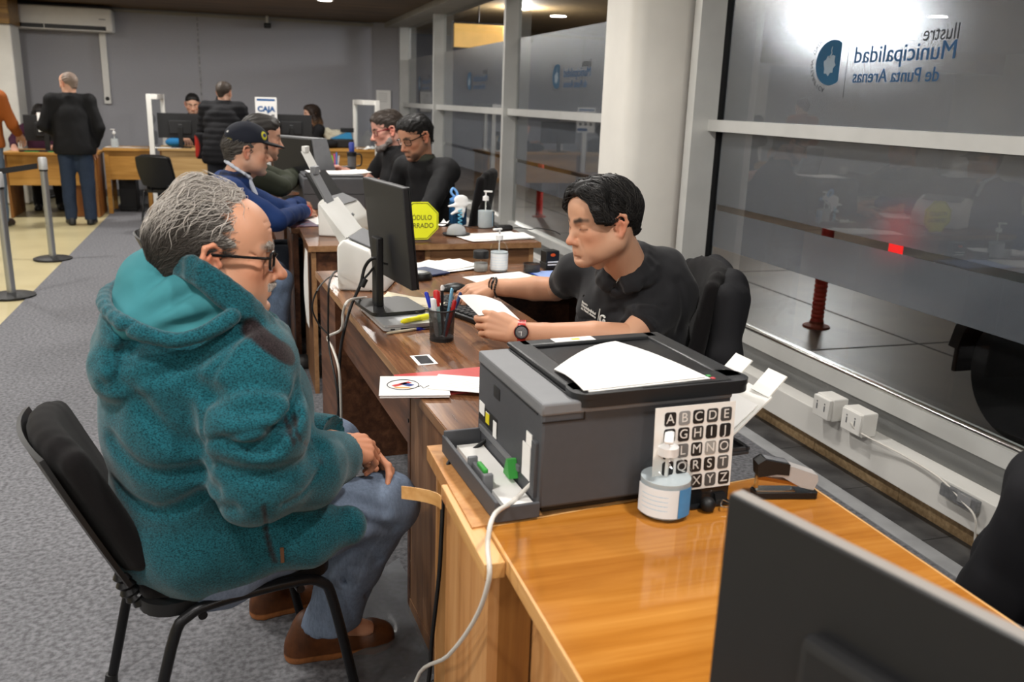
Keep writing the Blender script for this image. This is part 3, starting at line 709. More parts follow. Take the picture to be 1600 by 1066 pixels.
part('back_panel', MB().box(.49, 1.37, .25, 1.06, 1.39, ZT-.03), M_orv, t)
t = thing('side_cabinet', 'light wood cabinet with a peeling edge strip between the orange desk and the walnut desk', 'cabinet', (0, 0, 0))
part('cabinet_top', MB().prism([(.385, 1.398), (.96, 1.468), (.96, 1.80), (.385, 1.80)], ZT-.035, ZT-.002), M_orv, t)
part('top_board', MB().box(.372, 1.27, ZT-.036, .4105, 1.60, ZT-.006, .002), M_ore, t)
part('side_panel', MB().box(.385, 1.285, 0, .405, 1.60, ZT-.036), M_orv, t); part('side_panel', MB().box(.94, 1.47, 0, .958, 1.79, ZT-.036), M_orv, t)
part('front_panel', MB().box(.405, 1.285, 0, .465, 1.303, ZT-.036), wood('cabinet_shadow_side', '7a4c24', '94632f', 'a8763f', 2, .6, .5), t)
part('back_panel', MB().box(.405, 1.775, 0, .94, 1.79, ZT-.036), M_orv, t)
part('peeling_strip', MB().sheet(lambda u, v: (.372-.010-.030*u*u*2.2, 1.60-.05+.075*u, ZT-.036+.028*v-.004*u), 8, 2, .002), M_ore, t)
# desks at the back wall
def bench(label, x0, x1, y0, y1, zt, front, m=M_oak, legs='panel', md=M_oakd):
    t = thing('counter_desk', label, 'desk', (0, 0, 0))
    part('desktop', MB().box(x0, y0, zt-.03, x1, y1, zt, .003), m, t)
    part('front_panel', MB().box(x0+.04, y0+.03, front, x1-.04, y0+.05, zt-.03), m, t)
    if legs == 'panel':
        for x in (x0+.02, x1-.045): part('leg_panel', MB().box(x, y0+.03, 0, x+.025, y1-.03, zt-.03), md, t)
    else:
        for x in (x0+.01, x1-.06):
            for y in (y0+.02, y1-.07): part('leg', MB().box(x, y, 0, x+.05, y+.05, zt-.03), m, t)
    return t
b1 = bench('wooden desk at far left with a monitor and a paper notice, before the standing man', -2.55, -1.55, 11.55, 12.3, .76, .38)
part('pedestal', MB().box(-1.90, 11.66, 0, -1.56, 12.2, .73), wood('pedestal_brown', '5a3210', '7a4718', '8f5a24', 2, .6, .4), b1)
bench('small bare oak table with splayed wooden legs between the two back desks', -1.52, -.98, 11.9, 12.5, .80, .42, legs='leg')
bench('light oak counter in the middle of the back, left of the cash desk sign', -.88, .40, 11.75, 12.45, .82, .42, wood('oak_light', 'a88250', 'bd9862', 'cba873', 0, .6, .45))
bench('oak counter at the back by the window wall where the long-haired woman sits', .46, 1.85, 11.75, 12.45, .84, .42)
# white posts of the screens
def screen(label, x0, x1, y0, y1, z1, cat='partition', full=True):
    t = thing('screen_frame', label, cat, (0, 0, 0))
    for x, y in ((x0, y0), (x1, y1)): part('post', MB().box(x-.028, y-.028, 0 if (full or y == y0) else .82, x+.028, y+.028, z1, .004), M_whitep, t)
    part('top_rail', MB().box(min(x0, x1)-.02, min(y0, y1), z1-.06, max(x0, x1)+.02, max(y0, y1), z1, .003), M_whitep, t)
    part('clear_sheet', MB().add([(x0, y0, .85), (x1, y1, .85), (x1, y1, z1-.06), (x0, y0, z1-.06), (x0+.004, y0, .85), (x1+.004, y1, .85), (x1+.004, y1, z1-.06), (x0+.004, y0, z1-.06)], [(0, 1, 2, 3), (7, 6, 5, 4), (0, 4, 5, 1), (1, 5, 6, 2), (2, 6, 7, 3), (3, 7, 4, 0)]), M_clear, t, smooth=False)
screen('tall white screen frame between the small oak table and the middle counter', -.935, -.86, 11.70, 12.85, 1.46)
screen('white screen frame at the right end of the back counter, beside the window wall', 1.80, 1.64, 11.6, 12.55, 1.47)
screen('white screen frame half hidden behind the dark monitor, between the two back counters', .43, .45, 11.72, 12.6, 1.30)
# ------------------------------------------------------------------ chairs
M_fab = mat('black_fabric', '151314', .9, spec=.15, noise=.2, nscale=300, bump=.4, bscale=700, sheen=.06)
def pad(c, R, r, k=.02, res=.009, bend=0, n=7):
    """a rounded cushion, curved about its own upright axis"""
    F = Fld((.1, .1, .1)); F.T = (np.array(c, float), R, 1); w, h, th = r; W = w+th; H = h+th
    for i in range(n):
        a = -1+2*i/(n-1); e = 1-.16*abs(a)**3; cw = W/n*2.0
        an = math.atan(2*bend*a); Rl = np.array(((math.cos(an), 0, -math.sin(an)), (0, 1, 0), (math.sin(an), 0, math.cos(an))))
        F.rb((a*(W-cw), 0, bend*a*a*w), (cw, H*e, th), th*.95, R=Rl, k=.02)
    return F.mesh(res, 4)
def visitor_chair(label, loc, rz, seat_z=.45, group=None, res=.009):
    """stacking chair: padded seat and back, oval steel legs, ribbed sleeve where the back meets the seat"""
    t = thing('visitor_chair', label, 'chair', loc, rz, group)
    # faces local +X
    soft('seat', pad((.0, 0, seat_z), np.eye(3), (.185, .165, .030), k=.03, res=res), M_fab, t)
    part('seat_shell', MB().prism(rrect(.43, .40, .07), seat_z-.048, seat_z-.018), M_black, t)
    R = np.array(((0, math.sin(.20), -math.cos(.20)), (1, 0, 0), (0, math.cos(.20), math.sin(.20)))); R = np.stack([A(0, 1, 0), nrm((-.40, 0, .91)), nrm((.91, 0, .40))], 1)
    soft('backrest', pad((-.285, 0, seat_z+.20), R, (.165, .160, .030), k=.03, res=res, bend=.12), M_fab, t)
    sh = MB().sheet(lambda u, v: tuple(np.array((-.285, 0, seat_z+.20))+R @ np.array(((u*2-1)*.192*(1-.10*(v*2-1)**2), (v*2-1)*.190*(1-.10*(u*2-1)**2), -.022+.12*.165*(u*2-1)**2-.012))), 14, 12, .010)
    part('back_shell', sh, M_black, t)
    for s in (-.09, .09):
        part('back_bar', MB().tube([(-.14, s, seat_z-.045), (-.20, s, seat_z-.035), (-.235, s, seat_z+.03), (-.265, s, seat_z+.10)], .011, 8, smooth=4), M_dark, t)
    rb = [(.024 if i % 2 else .017) for i in range(21)]
    part('ribbed_sleeve', MB().tube(catmull([(-.145, -.12, seat_z-.045), (-.185, -.12, seat_z-.045), (-.225, -.12, seat_z-.01), (-.243, -.12, seat_z+.055)], 7)[:21], rb, 12), M_dark, t)
    for y in (-.215, .215):
        part('leg', MB().tube([(-.255, y, 0), (-.17, y, seat_z-.11), (-.13, y, seat_z-.045), (-.06, y, seat_z-.03), (.10, y, seat_z-.03), (.17, y, seat_z-.05), (.20, y, seat_z-.12), (.265, y, 0)], .0125, 10, smooth=4), M_dark, t)
    for y in (-.215, .215):
        for x in (-.255, .265): part('foot_cap', MB().cyl((x, y, 0), (x*.985, y, .03), .017, .015, n=12), M_rub, t)
    part('cross_bar', MB().cyl((-.10, -.215, seat_z-.055), (-.10, .215, seat_z-.055), .010), M_dark, t); part('cross_bar', MB().cyl((.12, -.215, seat_z-.055), (.12, .215, seat_z-.055), .010), M_dark, t)
    return t
vc = visitor_chair('black fabric chair with ribbed sleeve under the man in the teal jacket', (-.07, 2.03, 0), .26, .45, 'black visitor chairs')
dup(vc, (-.10, 4.78, 0), .10, 'black visitor chair of the man in the cap, beside the second walnut desk')
dup(vc, (-.72, 10.75, 0), 1.2, 'empty black visitor chair in front of the middle back counter')
dup(vc, (-.10, 6.30, 0), .05, 'black visitor chair of the man in the olive jacket')
def office_chair(label, loc, rz, seat_z=.46, back_h=.60, w=.24):
    t = thing('office_chair', label, 'chair', loc, rz, 'black swivel chairs')
    soft('seat', pad((0, 0, seat_z), np.eye(3), (.20, .18, .035), k=.03, res=.012), M_fab, t)
    R = np.stack([A(0, 1, 0), nrm((-.16, 0, .98)), nrm((.98, 0, .16))], 1)
    soft('backrest', pad((-.255, 0, seat_z+.12+back_h/2), R, (w-.03, back_h/2-.03, .028), k=.03, res=.012, bend=.16), M_fab, t)
    part('back_post', MB().tube([(-.08, 0, seat_z-.06), (-.24, 0, seat_z-.05), (-.285, 0, seat_z+.08), (-.29, 0, seat_z+.35)], .022, 10, smooth=4), M_black, t)
    part('gas_stem', MB().cyl((0, 0, .10), (0, 0, seat_z-.03), .028, .022), M_dark, t)
    b = MB()
    for i in range(5):
        a = 2*PI*i/5+.3; b.tube([(0, 0, .12), (.13*math.cos(a), .13*math.sin(a), .10), (.28*math.cos(a), .28*math.sin(a), .065)], [.03, .024, .016], 8)
    part('star_base', b, M_black, t)
    for i in range(5):
        a = 2*PI*i/5+.3; x, y = .28*math.cos(a), .28*math.sin(a); c, s = math.cos(a+1), math.sin(a+1)
        part('castor', MB().cyl((x-.02*c, y-.02*s, .028), (x+.02*c, y+.02*s, .028), .028, n=16), M_rub, t)
    return t
office_chair('black swivel chair behind the clerk in the black polo shirt, a jacket over its back', (1.275, 2.66, 0), 2.80, .47, .42, .25)
office_chair('black swivel chair of the clerk with black glasses, by the narrow windows', (1.28, 5.45, 0), 2.75, .48, .50, .23)
office_chair('black swivel chair of the clerk with red glasses', (1.28, 7.75, 0), 2.9, .48, .48)
office_chair('black swivel chair of the long-haired woman behind the back counter', (1.02, 12.85, 0), 2.2, .48, .40)
office_chair('swivel chair of the dark-haired clerk behind the middle counter', (-.45, 12.95, 0), -1.5, .48, .40)
office_chair('swivel chair of the woman behind the far left desk', (-2.25, 12.9, 0), -1.5, .48, .40)
office_chair('swivel chair at the right edge, under a black jacket', (1.70, .92, 0), 3.0, .47, .42)
# ------------------------------------------------------------------ queue posts and belt
def stanchion(label, loc):
    t = thing('queue_post', label, 'queue post', loc, 0, 'silver queue posts with black belts')
    part('base', MB().lathe([(.16, 0), (.16, .012), (.13, .022), (.03, .03), (.0, .03)], n=36), M_rub, t)
    part('post', MB().lathe([(.030, .025), (.030, .80), (.0, .80)], n=24), mat('steel', 'a9abad', .3, metal=.85), t)
    part('head', MB().lathe([(.036, .80), (.036, .89), (.030, .905), (.0, .905)], n=24), mat('steel_light', 'b9babb', .4, metal=.5), t)
    part('collar', MB().lathe([(.034, .785), (.034, .80)], n=24), M_black, t)
    return t
stanchion('silver belt post with a round black base, nearer the back, on the pale floor', (-1.60, 8.68, 0))
stanchion('silver belt post cut by the left edge, nearest the camera of the two', (-1.61, 7.11, 0))
P0, P1 = A(-1.64, 8.66, .855), A(-3.3, 8.2, .78)
tag(part('queue_belt', MB().sheet(lambda u, v: tuple(P0+(P1-P0)*u+A(0, 0, -.06*math.sin(PI*u)-.048*v)), 16, 1, .002), mat('belt', '17171a', .7)), 'black belt running left from the far queue post', 'belt')
# ------------------------------------------------------------------ on the walls
t = thing('air_conditioner', 'white wall-mounted air conditioner at the top left', 'air conditioner', (0, 0, 0))
ac = [(0, 2.32), (-.02, 2.27), (-.10, 2.235), (-.20, 2.235), (-.30, 2.24), (-.30, 2.55), (0, 2.55)]
part('housing', MB().prism([(13.62+0+(-y if 0 else y)*-1*-1, z) for y, z in [(.30+q[0]*1, q[1]) for q in ac]], -3.1, -1.48, axis=0) if 0 else MB().box(-3.1, 13.62, 2.25, -1.48, 14.0, 2.55, .03, 4), M_whitep, t)
part('air_outlet', MB().box(-3.05, 13.612, 2.262, -1.56, 13.63, 2.315, .004), M_black, t); part('louvre', MB().box(-2.32, 13.606, 2.262, -2.31, 13.614, 2.315), M_whitep, t); part('flap', MB().box(-3.05, 13.60, 2.248, -1.56, 13.63, 2.262, .004), M_whitep, t)
part('mark', MB().box(-1.64, 13.6185, 2.40, -1.56, 13.6205, 2.412), M_grey, t)
t = thing('cable_trunking', 'white vertical trunking with a socket at its lower end, below the air conditioner', 'trunking', (-1.655, YB, 0))
part('channel', MB().box(-.042, -.05, 1.42, .042, 0, 2.245, .004), M_whitep, t); sk = part('socket', MB().box(-.045, -.06, 1.30, .045, 0, 1.42, .006), M_whitep, t)
part('socket_hole', MB().cyl((0, -.063, 1.37), (0, -.058, 1.37), .028), M_black, sk)
t = thing('security_camera', 'small black sensor hanging from the ceiling edge over the back wall', 'sensor', (.57, 13.9, CEIL_Z))
part('mount', MB().cyl((0, 0, -.10), (0, 0, 0), .02), M_whitep, t); part('body', MB().box(-.05, -.06, -.17, .05, .05, -.10, .015), M_black, t)
def poster(name, label, cat, o, x, y, w, h, m=M_paper, parts=()):
    t = thing(name, label, cat, o); B = basis((0, 0, 0), x, y)
    part('sheet', MB().box(-w/2, -h/2, -.001, w/2, h/2, 0, M=B), m, t, smooth=False)
    for nm, x0, y0, x1, y1, mm in parts: part(nm, MB().box(x0, y0, 0, x1, y1, .001, M=B), mm, t, smooth=False)
    return t, B
t, B = poster('notice', 'white sheet of paper taped to the grey wall beside the window frame', 'notice', (2.25, 13.86, 1.47), (.85, -.52, 0), (0, 0, 1), .24, .30, parts=[('text_line', -.08, .10-.03*i, .06, .104-.03*i, M_grey) for i in range(5)])
t, B = poster('cash_desk_sign', 'white and blue hanging sign with big blue letters above the back counter', 'sign', tuple(at(416, 174, Y=11.688)), (1, .08, 0), (0, 0, 1), .262, .34, parts=[('top_band', -.11, .125, .11, .15, M_blue_l), ('bottom_band', -.02, -.15, .12, -.11, M_blue_l)]+[('symbol', -.09+.075*i, -.075, -.05+.075*i, -.035, M_grey) for i in range(3)])
lettering('CAJA', .085, Matrix.Translation(Vector(B @ Vector((0, .025, .002)))) @ B, M_blue_l, t, bold=.004, align='CENTER', width=.215)
# ------------------------------------------------------------------ things on the desks
M_scr = mat('screen_back', '1c1c1e', .5, noise=.06, nscale=30)
def monitor(label, loc, rz, w=.54, h=.325, zb=.11, base='plate', tilt=0, group=None, notice=None, bezel=None, th=.022, bz=.006, bulge=True):
    """flat screen seen from behind; local -X is its back, the picture side faces +X"""
    t = thing('monitor', label, 'monitor', loc, rz, group)
    R = Matrix.Translation((0, 0, zb+h/2)) @ Matrix.Rotation(tilt, 4, 'Y')
    part('housing', MB().box(-th, -w/2, -h/2, 0, w/2, h/2, .004, M=R), M_scr, t)
    part('bezel_rim', MB().box(0, -w/2, -h/2, bz, w/2, h/2, .002, M=R), bezel or M_black, t)
    part('screen', MB().box(bz, -w/2+.01, -h/2+.018, bz+.0012, w/2-.01, h/2-.01, M=R), mat('screen_face', '0b0d12', .15), t)
    if bulge: part('back_bulge', MB().box(-th-.025, -w*.26, -h*.34, -th+.004, w*.26, h*.22, .012, M=R), M_scr, t)
    if bulge: part('mark', MB().box(-th-.0262, -.02, .012, -th-.025, .02, .018, M=R), M_grey, t)
    part('pole', MB().box(-th-.045, -.028, .01, -th-.018, .028, zb+h*.45, .006), M_black, t)
    if base == 'plate': part('base', MB().prism([(x-.01, y) for x, y in rrect(.20, .24, .03)], 0, .012), M_black, t)
    return t
# near monitor in the lower right corner
a, b = A(.497, .752, 0), A(.640, .245, 0); d = b-a; L = np.linalg.norm(d); c = (a+b)/2
monitor('dark monitor seen from behind, cut off by the lower right corner of the view', (c[0], c[1], .75), math.atan2(d[1], d[0])+PI/2, w=L, h=.325, zb=.027, th=.006, bz=.016, bezel=mat('bezel_grey', '8b8580', .5))
# clerk's monitor
z1 = .775
b, a = at(643, 380, Y=2.83), at(580, 346, Y=3.24); d = b-a; c = (a+b)/2
monitor('black monitor between the two seated men, its back to the aisle', (c[0]+.008, c[1]+.01, z1), math.atan2(d[1], d[0])+PI/2, w=math.hypot(d[0], d[1]), h=.345, zb=c[2]-.172-z1, tilt=-.10, bulge=False)
# laptop below it
lt = thing('laptop', 'closed silver laptop under the black monitor stand', 'laptop', (.55, 2.97, .75), .10)
part('lower_shell', MB().prism(rrect(.235, .335, .015), .004, .014), mat('laptop_silver', 'b9babb', .35, metal=.5), lt); part('lid', MB().prism(rrect(.235, .335, .015), .0155, .0235), mat('laptop_lid', 'a9abad', .35, metal=.5), lt)
part('vent_slots', MB().box(-.06, -.1682, .006, .08, -.1672, .011), M_black, lt); part('port', MB().box(-.095, -.1682, .006, -.08, -.1672, .011), M_black, lt)
for y in (-.14, .14):
    part('foot', MB().box(-.09, y-.008, 0, .09, y+.008, .005), M_rub, lt)
pp = at(690, 531, Z=.75)
# pen pot
t = thing('pen_pot', 'black wire mesh pen pot in front of the clerk', 'pen pot', (pp[0], pp[1], .75))
M_mesh = bpy.data.materials.new('wire_mesh'); M_mesh.use_nodes = True; nt = M_mesh.node_tree; bs = nt.nodes['Principled BSDF']; bs.inputs['Base Color'].default_value = (.012, .012, .013, 1); bs.inputs['Roughness'].default_value = .4
tc = nt.nodes.new('ShaderNodeTexCoord'); mp = nt.nodes.new('ShaderNodeMapping'); mp.inputs['Scale'].default_value = (420, 420, 420)
ck = nt.nodes.new('ShaderNodeTexVoronoi'); ck.feature = 'DISTANCE_TO_EDGE'; gt = nt.nodes.new('ShaderNodeMath'); gt.operation = 'LESS_THAN'; gt.inputs[1].default_value = .17
nt.links.new(tc.outputs['Object'], mp.inputs[0]); nt.links.new(mp.outputs[0], ck.inputs['Vector']); nt.links.new(ck.outputs['Distance'], gt.inputs[0]); nt.links.new(gt.outputs[0], bs.inputs['Alpha'])
PH = .102
part('mesh_wall', MB().lathe([(.038, .004), (.0425, PH)], n=32, cap=False), M_mesh, t); part('rim', MB().tube([(.0425*math.cos(2*PI*i/32), .0425*math.sin(2*PI*i/32), PH) for i in range(32)], .0026, 6, closed=True), M_black, t)
part('bottom', MB().lathe([(.039, 0), (.039, .012), (.0, .006)], n=32), M_black, t)
def pen(name, label, x, y, lean, ld, L, r, col, capcol=None, cap=.35, tip=None, z0=.012, cat='pen', base=(pp[0], pp[1], .75)):
    d = nrm((lean*math.cos(ld), lean*math.sin(ld), 1)); M = Matrix.Translation((base[0]+x, base[1]+y, base[2]+z0)) @ Vector((0, 0, 1)).rotation_difference(Vector(d)).to_matrix().to_4x4()
    t = thing(name, label, cat); t.matrix_world = M
    part('barrel', MB().lathe([(r*.5, 0), (r, .012), (r, L*(1-cap)), (r*.9, L*(1-cap))], n=14), col, t)
    part('cap', MB().lathe([(r*1.12, L*(1-cap)), (r*1.12, L*.97), (r*.7, L), (0, L)], n=14), capcol or col, t)
    part('clip', MB().box(r*1.1, -.0025, L*(1-cap*.8), r*1.4, .0025, L*.97), capcol or col, t)
    return t
P_ = lambda n, c, r=.35, m=0: mat('pen_'+n, c, r, metal=m)
pen('ballpoint_pen', 'blue capped pen leaning out of the mesh pot to the left', -.010, .004, .30, 2.7, .150, .0052, P_('white', 'dedede'), P_('blue', '1d33b4'))
pen('marker', 'red capped marker with a white and teal barrel in the mesh pot', -.004, .010, .10, 2.6, .150, .0085, P_('teal', '9fc4c4'), P_('red', 'c01f1f'))
pen('marker', 'plain white marker beside the red one in the mesh pot', -.016, -.004, .12, 3.0, .128, .0075, P_('white', 'dedede'), P_('white', 'dedede'))
pen('ballpoint_pen', 'black pen with a white tip in the middle of the mesh pot', .004, .012, .03, 1.6, .165, .0050, P_('black', '17171a'), P_('white', 'dedede'), cap=.10)
pen('ballpoint_pen', 'pale blue metal pen, tallest in the mesh pot', .008, -.002, .16, .2, .160, .0042, P_('pale', '7fb6d6', .25, .4))
pen('ballpoint_pen', 'red pen low at the right of the mesh pot', .012, -.008, .22, -.3, .125, .0052, P_('red', 'c01f1f'), P_('red2', 'a11414'))
pen('ballpoint_pen', 'dark blue pen leaning out of the mesh pot to the right', .014, .004, .38, .25, .150, .0045, P_('navy', '22386e'), P_('navy', '22386e'))
for nm, lb, q, e, z, L, r, c, c2, cp in (('highlighter', 'fat yellow highlighter on the laptop lid', (627, 503), (672, 493), .7745, .125, .0085, P_('yellow', 'e8e02a'), P_('yellow2', 'f2ec3a'), .35), ('ballpoint_pen', 'clear and brass pen with a blue cap lying in front of the laptop', (604, 521), (672, 511), .7505, .150, .0045, P_('clear', 'b0a58e'), P_('blue', '1d33b4'), .25)):
    a = at(*q, Z=z+r); b = at(*e, Z=z+r); d = nrm(b-a); o = pen(nm, lb, 0, 0, 0, 0, L, r, c, c2, cp)
    o.matrix_world = Matrix.Translation(a+A(0, 0, 0)) @ Vector((0, 0, 1)).rotation_difference(Vector(d)).to_matrix().to_4x4()
# papers
def paper(label, q, w, h, rz, n=1, z=.75, cat='paper', name='paper', curl=0.0, m=M_paper, group=None, jit=.05):
    p = at(*q, Z=z) if len(q) == 2 else np.array(q); b = MB(); rn = random.Random(int(q[0]*7+w*991))
    for i in range(n):
        a = rn.uniform(-jit, jit) if i else 0; c, s = math.cos(a), math.sin(a); ox, oy = (rn.uniform(-jit, jit)*.3, rn.uniform(-jit, jit)*.3) if i else (0, 0)
        zz = (n-i)*.0009
        b.sheet(lambda u, v: (ox+(u-.5)*w*c-(v-.5)*h*s, oy+(u-.5)*w*s+(v-.5)*h*c, zz+curl*((2*u-1)**2*abs(2*v-1)*.5+.5*max(0, u-.6)**2*6)), 10 if curl else 1, 8 if curl else 1, .0005)
    return tag(part(name, b, m, None, (p[0], p[1], z), rz, smooth=bool(curl), ang=1.2), label, cat, group)
paper('loose white papers fanned out behind the clerk monitor, by the jar', (693, 417), .21, .297, -1.0, 5, .7505, curl=.006, jit=.25)
paper('white sheet under the jar and the unlabelled pump bottle', (790, 436), .30, .22, .3, 2, .7505)
tag(part('notepad', MB().prism(rrect(.12, .17, .004), 0, .006), mat('notepad_blue', '1f2f5a', .5, noise=.1), None, tuple(at(668, 425, Z=.757)), .5), 'dark blue passport-like notebook lying on the fanned papers', 'notebook')
t = thing('document_folder', 'blue cardboard folder lying flat by the stamps', 'folder', (1.42, 3.64, .7505), .06)
part('cover', MB().box(-.15, -.13, 0, .17, .11, .004), mat('folder_blue', '2c4a9a', .6), t); part('inner_sheet', MB().box(-.14, -.125, .004, .16, .10, .0055), mat('folder_light', '8fa5d8', .7), t)
paper('bright yellow slip of paper at the foot of the blue folder', (850, 432), .11, .06, .2, 1, .7515, m=mat('yellow_paper', 'e6e23a', .7))
# envelope bundle behind the laptop, cream
paper('cream envelopes bundled at the foot of the monitor', (643, 476), .10, .23, .75, 4, .7755, cat='envelope', name='envelope', m=mat('cream', 'd8cdb4', .7), jit=.16, curl=.012)
# keyboard and mouse
kx = at(722, 492, Z=.75); t = thing('keyboard', 'black keyboard half hidden behind the pen pot', 'keyboard', (kx[0]+.02, kx[1]+.03, .75), PI/2+.35)
part('body', MB().box(-.22, -.075, 0, .22, .075, .018, .006), M_black, t); kb = MB()
for r_ in range(5):
    for c_ in range(15): kb.box(-.205+c_*.0275, -.062+r_*.0255, .018, -.205+c_*.0275+.0225, -.062+r_*.0255+.021, .025, .003, 1)
part('keys', kb, mat('keys', '1d1d20', .5), t)
m_ = at(706, 449, Z=.765)
F = Fld((.06, .06, .065)); F.el((m_[0]+.01, m_[1], .755), (.058, .034, .028)); F.cut((m_[0], m_[1], .7505), (0, 0, -1))
t = tag(soft('computer_mouse', F.mesh(.003, 1), M_black, None, (m_[0], m_[1], .7505)), 'black mouse under the right hand of the clerk in the polo shirt', 'mouse')
sp = at(660, 440, Z=.75); t = thing('desk_speaker', 'small black round speaker with a silver grille behind the monitor', 'speaker', (sp[0], sp[1]+.05, .75), .2)
part('body', MB().lathe([(.05, 0), (.055, .012), (.045, .03), (.0, .034)], n=24), M_black, t); part('grille', MB().lathe([(.032, .0335), (.0, .0375)], n=20), mat('grille', 'b5b5b5', .4, metal=.6, noise=.6, nscale=500), t)
def pump_bottle(label, q, z, s=1.0, labels=(), liquid=None, hole=0):
    p = at(*q, Z=z) if len(q) == 2 else q
    t = thing('pump_bottle', label, 'bottle', (p[0], p[1], z), hole, 'clear pump bottles')
    pr = [(.038, 0), (.0415, .004), (.042, .012), (.042, .095), (.040, .108), (.032, .125), (.018, .138), (.0135, .142), (.0135, .15)]
    part('bottle', MB().lathe([(r*s, h*s) for r, h in pr], n=36), M_clear, t)
    part('gel', MB().lathe([(.036*s, .004*s), (.0395*s, .012*s), (.0395*s, .092*s), (0, .092*s)], n=32), liquid or mat('gel', 'dfe6e9', .2, trans=.35, ior=1.1), t)
    part('pump_collar', MB().lathe([(.0165*s, .146*s), (.0165*s, .166*s), (.010*s, .170*s), (.006*s, .172*s)], n=24), mat('pump_white', 'e6e6e6', .35), t)
    part('pump_head', MB().cyl((0, 0, .168*s), (0, 0, .192*s), .0045*s).box(-.036*s, -.0075*s, .190*s, .011*s, .0075*s, .199*s, .003*s), mat('pump_white', 'e6e6e6', .35), t)
    part('dip_tube', MB().cyl((0, 0, .01*s), (0, 0, .146*s), .003*s), M_whitep, t)
    for nm, a0, a1, z0, z1, m in labels:
        part(nm, MB().sheet(lambda u, v: (.0423*s*math.cos(a0+(a1-a0)*u), .0423*s*math.sin(a0+(a1-a0)*u), (z0+(z1-z0)*v)*s), 16, 1, .0003), m, t)
    return t
M_lblw = mat('label_white', 'eaf0f4', .5); M_lblb = mat('label_blue', '4f97d3', .5, noise=.15, nscale=20); M_lbll = mat('label_pale', 'a9cfe8', .5)
pump_bottle('pump bottle with a white and blue label, nearest the camera, on the orange desk', (1036, 800), .75, 1.02, (('label', 1.9, 3.7, .012, .082, M_lblw), ('blue_label', 3.72, 4.4, .012, .082, M_lblb))+tuple(('text_line', 2.2, 3.3, .030+.011*i, .0315+.011*i, M_lbll) for i in range(4)), hole=1.06).scale = (1.18, 1.18, .80)
pump_bottle('clear pump bottle with a ribbed white label beside the black-lidded jar', (779, 424), .75, 1.0, (('label', 2.9, 6.2, .012, .086, mat('label_clear', 'e9edf0', .4)),)+tuple(('rib', 2.9, 6.2, .02+.012*i, .0215+.012*i, M_lbll) for i in range(5)), hole=.4)
pump_bottle('pump bottle with a pale blue label on the second walnut desk by the window', (758, 356), .78, 1.1, (('label', 2.9, 6.2, .008, .085, M_lbll), ('blue_label', 3.4, 5.6, .045, .058, M_lblb)), hole=2.6)
pump_bottle('pump bottle far back on the small oak table', (-1.40, 12.12, .8), .8062, 1.1)
j = at(751, 424, Z=.75); t = thing('jar', 'clear jar with a black lid beside the pump bottle', 'jar', (j[0], j[1], .75))
part('glass', MB().lathe([(.030, 0), (.033, .004), (.033, .062), (.030, .066)], n=28), M_clear, t); part('contents', MB().lathe([(.029, .003), (.031, .008), (.031, .04), (0, .04)], n=24), mat('gel2', 'c8c8c4', .3, trans=.5, ior=1.1), t); part('lid', MB().lathe([(.036, .062), (.036, .092), (.033, .096), (.0, .096)], n=32), M_black, t)
# stamps and mesh cup at the corner
s_ = at(855, 416, Z=.756); t = thing('ink_stamp', 'black self-inking stamp with an orange oval on its front', 'stamp', (s_[0]-.005, s_[1]-.045, .756), .15)
part('body', MB().box(-.035, -.03, 0, .035, .03, .085, .005), M_black, t); part('base', MB().box(-.037, -.033, 0, .037, .033, .03, .003), M_blackm, t)
part('badge', MB().prism([(.013*math.cos(a), .066+.0075*math.sin(a)) for a in np.linspace(0, 2*PI, 25)[:-1]], -.0312, -.030, axis=1), mat('orange', 'd8541a', .5), t, smooth=False)
for z in (.018, .031): part('white_line', MB().box(-.028, -.0342, z, .03, -.033, z+.006), M_paper, t)
s_ = at(826, 421, Z=.756); t = thing('mesh_cup', 'low black wire cup of paper clips beside the stamp', 'cup', (s_[0], s_[1]-.045, .756))
part('mesh_wall', MB().lathe([(.038, .002), (.040, .034)], n=28, cap=False), M_mesh, t); part('rim', MB().tube([(.040*math.cos(2*PI*i/28), .040*math.sin(2*PI*i/28), .034) for i in range(28)], .002, 6, closed=True), M_black, t); part('bottom', MB().lathe([(.038, 0), (.038, .004), (0, .004)], n=28), M_black, t)
cl = MB(); rc_ = random.Random(3)
for i in range(22):
    a = rc_.uniform(0, 6.28); r = rc_.uniform(0, .026); x, y, z = r*math.cos(a), r*math.sin(a), .008+rc_.uniform(0, .012); b = rc_.uniform(0, 3.1); c, s2 = math.cos(b)*.009, math.sin(b)*.009
    cl.tube([(x-c, y-s2, z), (x+c, y+s2, z+.002), (x+c-s2*.4, y+s2+c*.4, z+.002), (x-c-s2*.4, y-s2+c*.4, z+.001)], .0007, 5)
o = part('paper_clips', cl, M_chrome, t); o['kind'] = 'stuff'
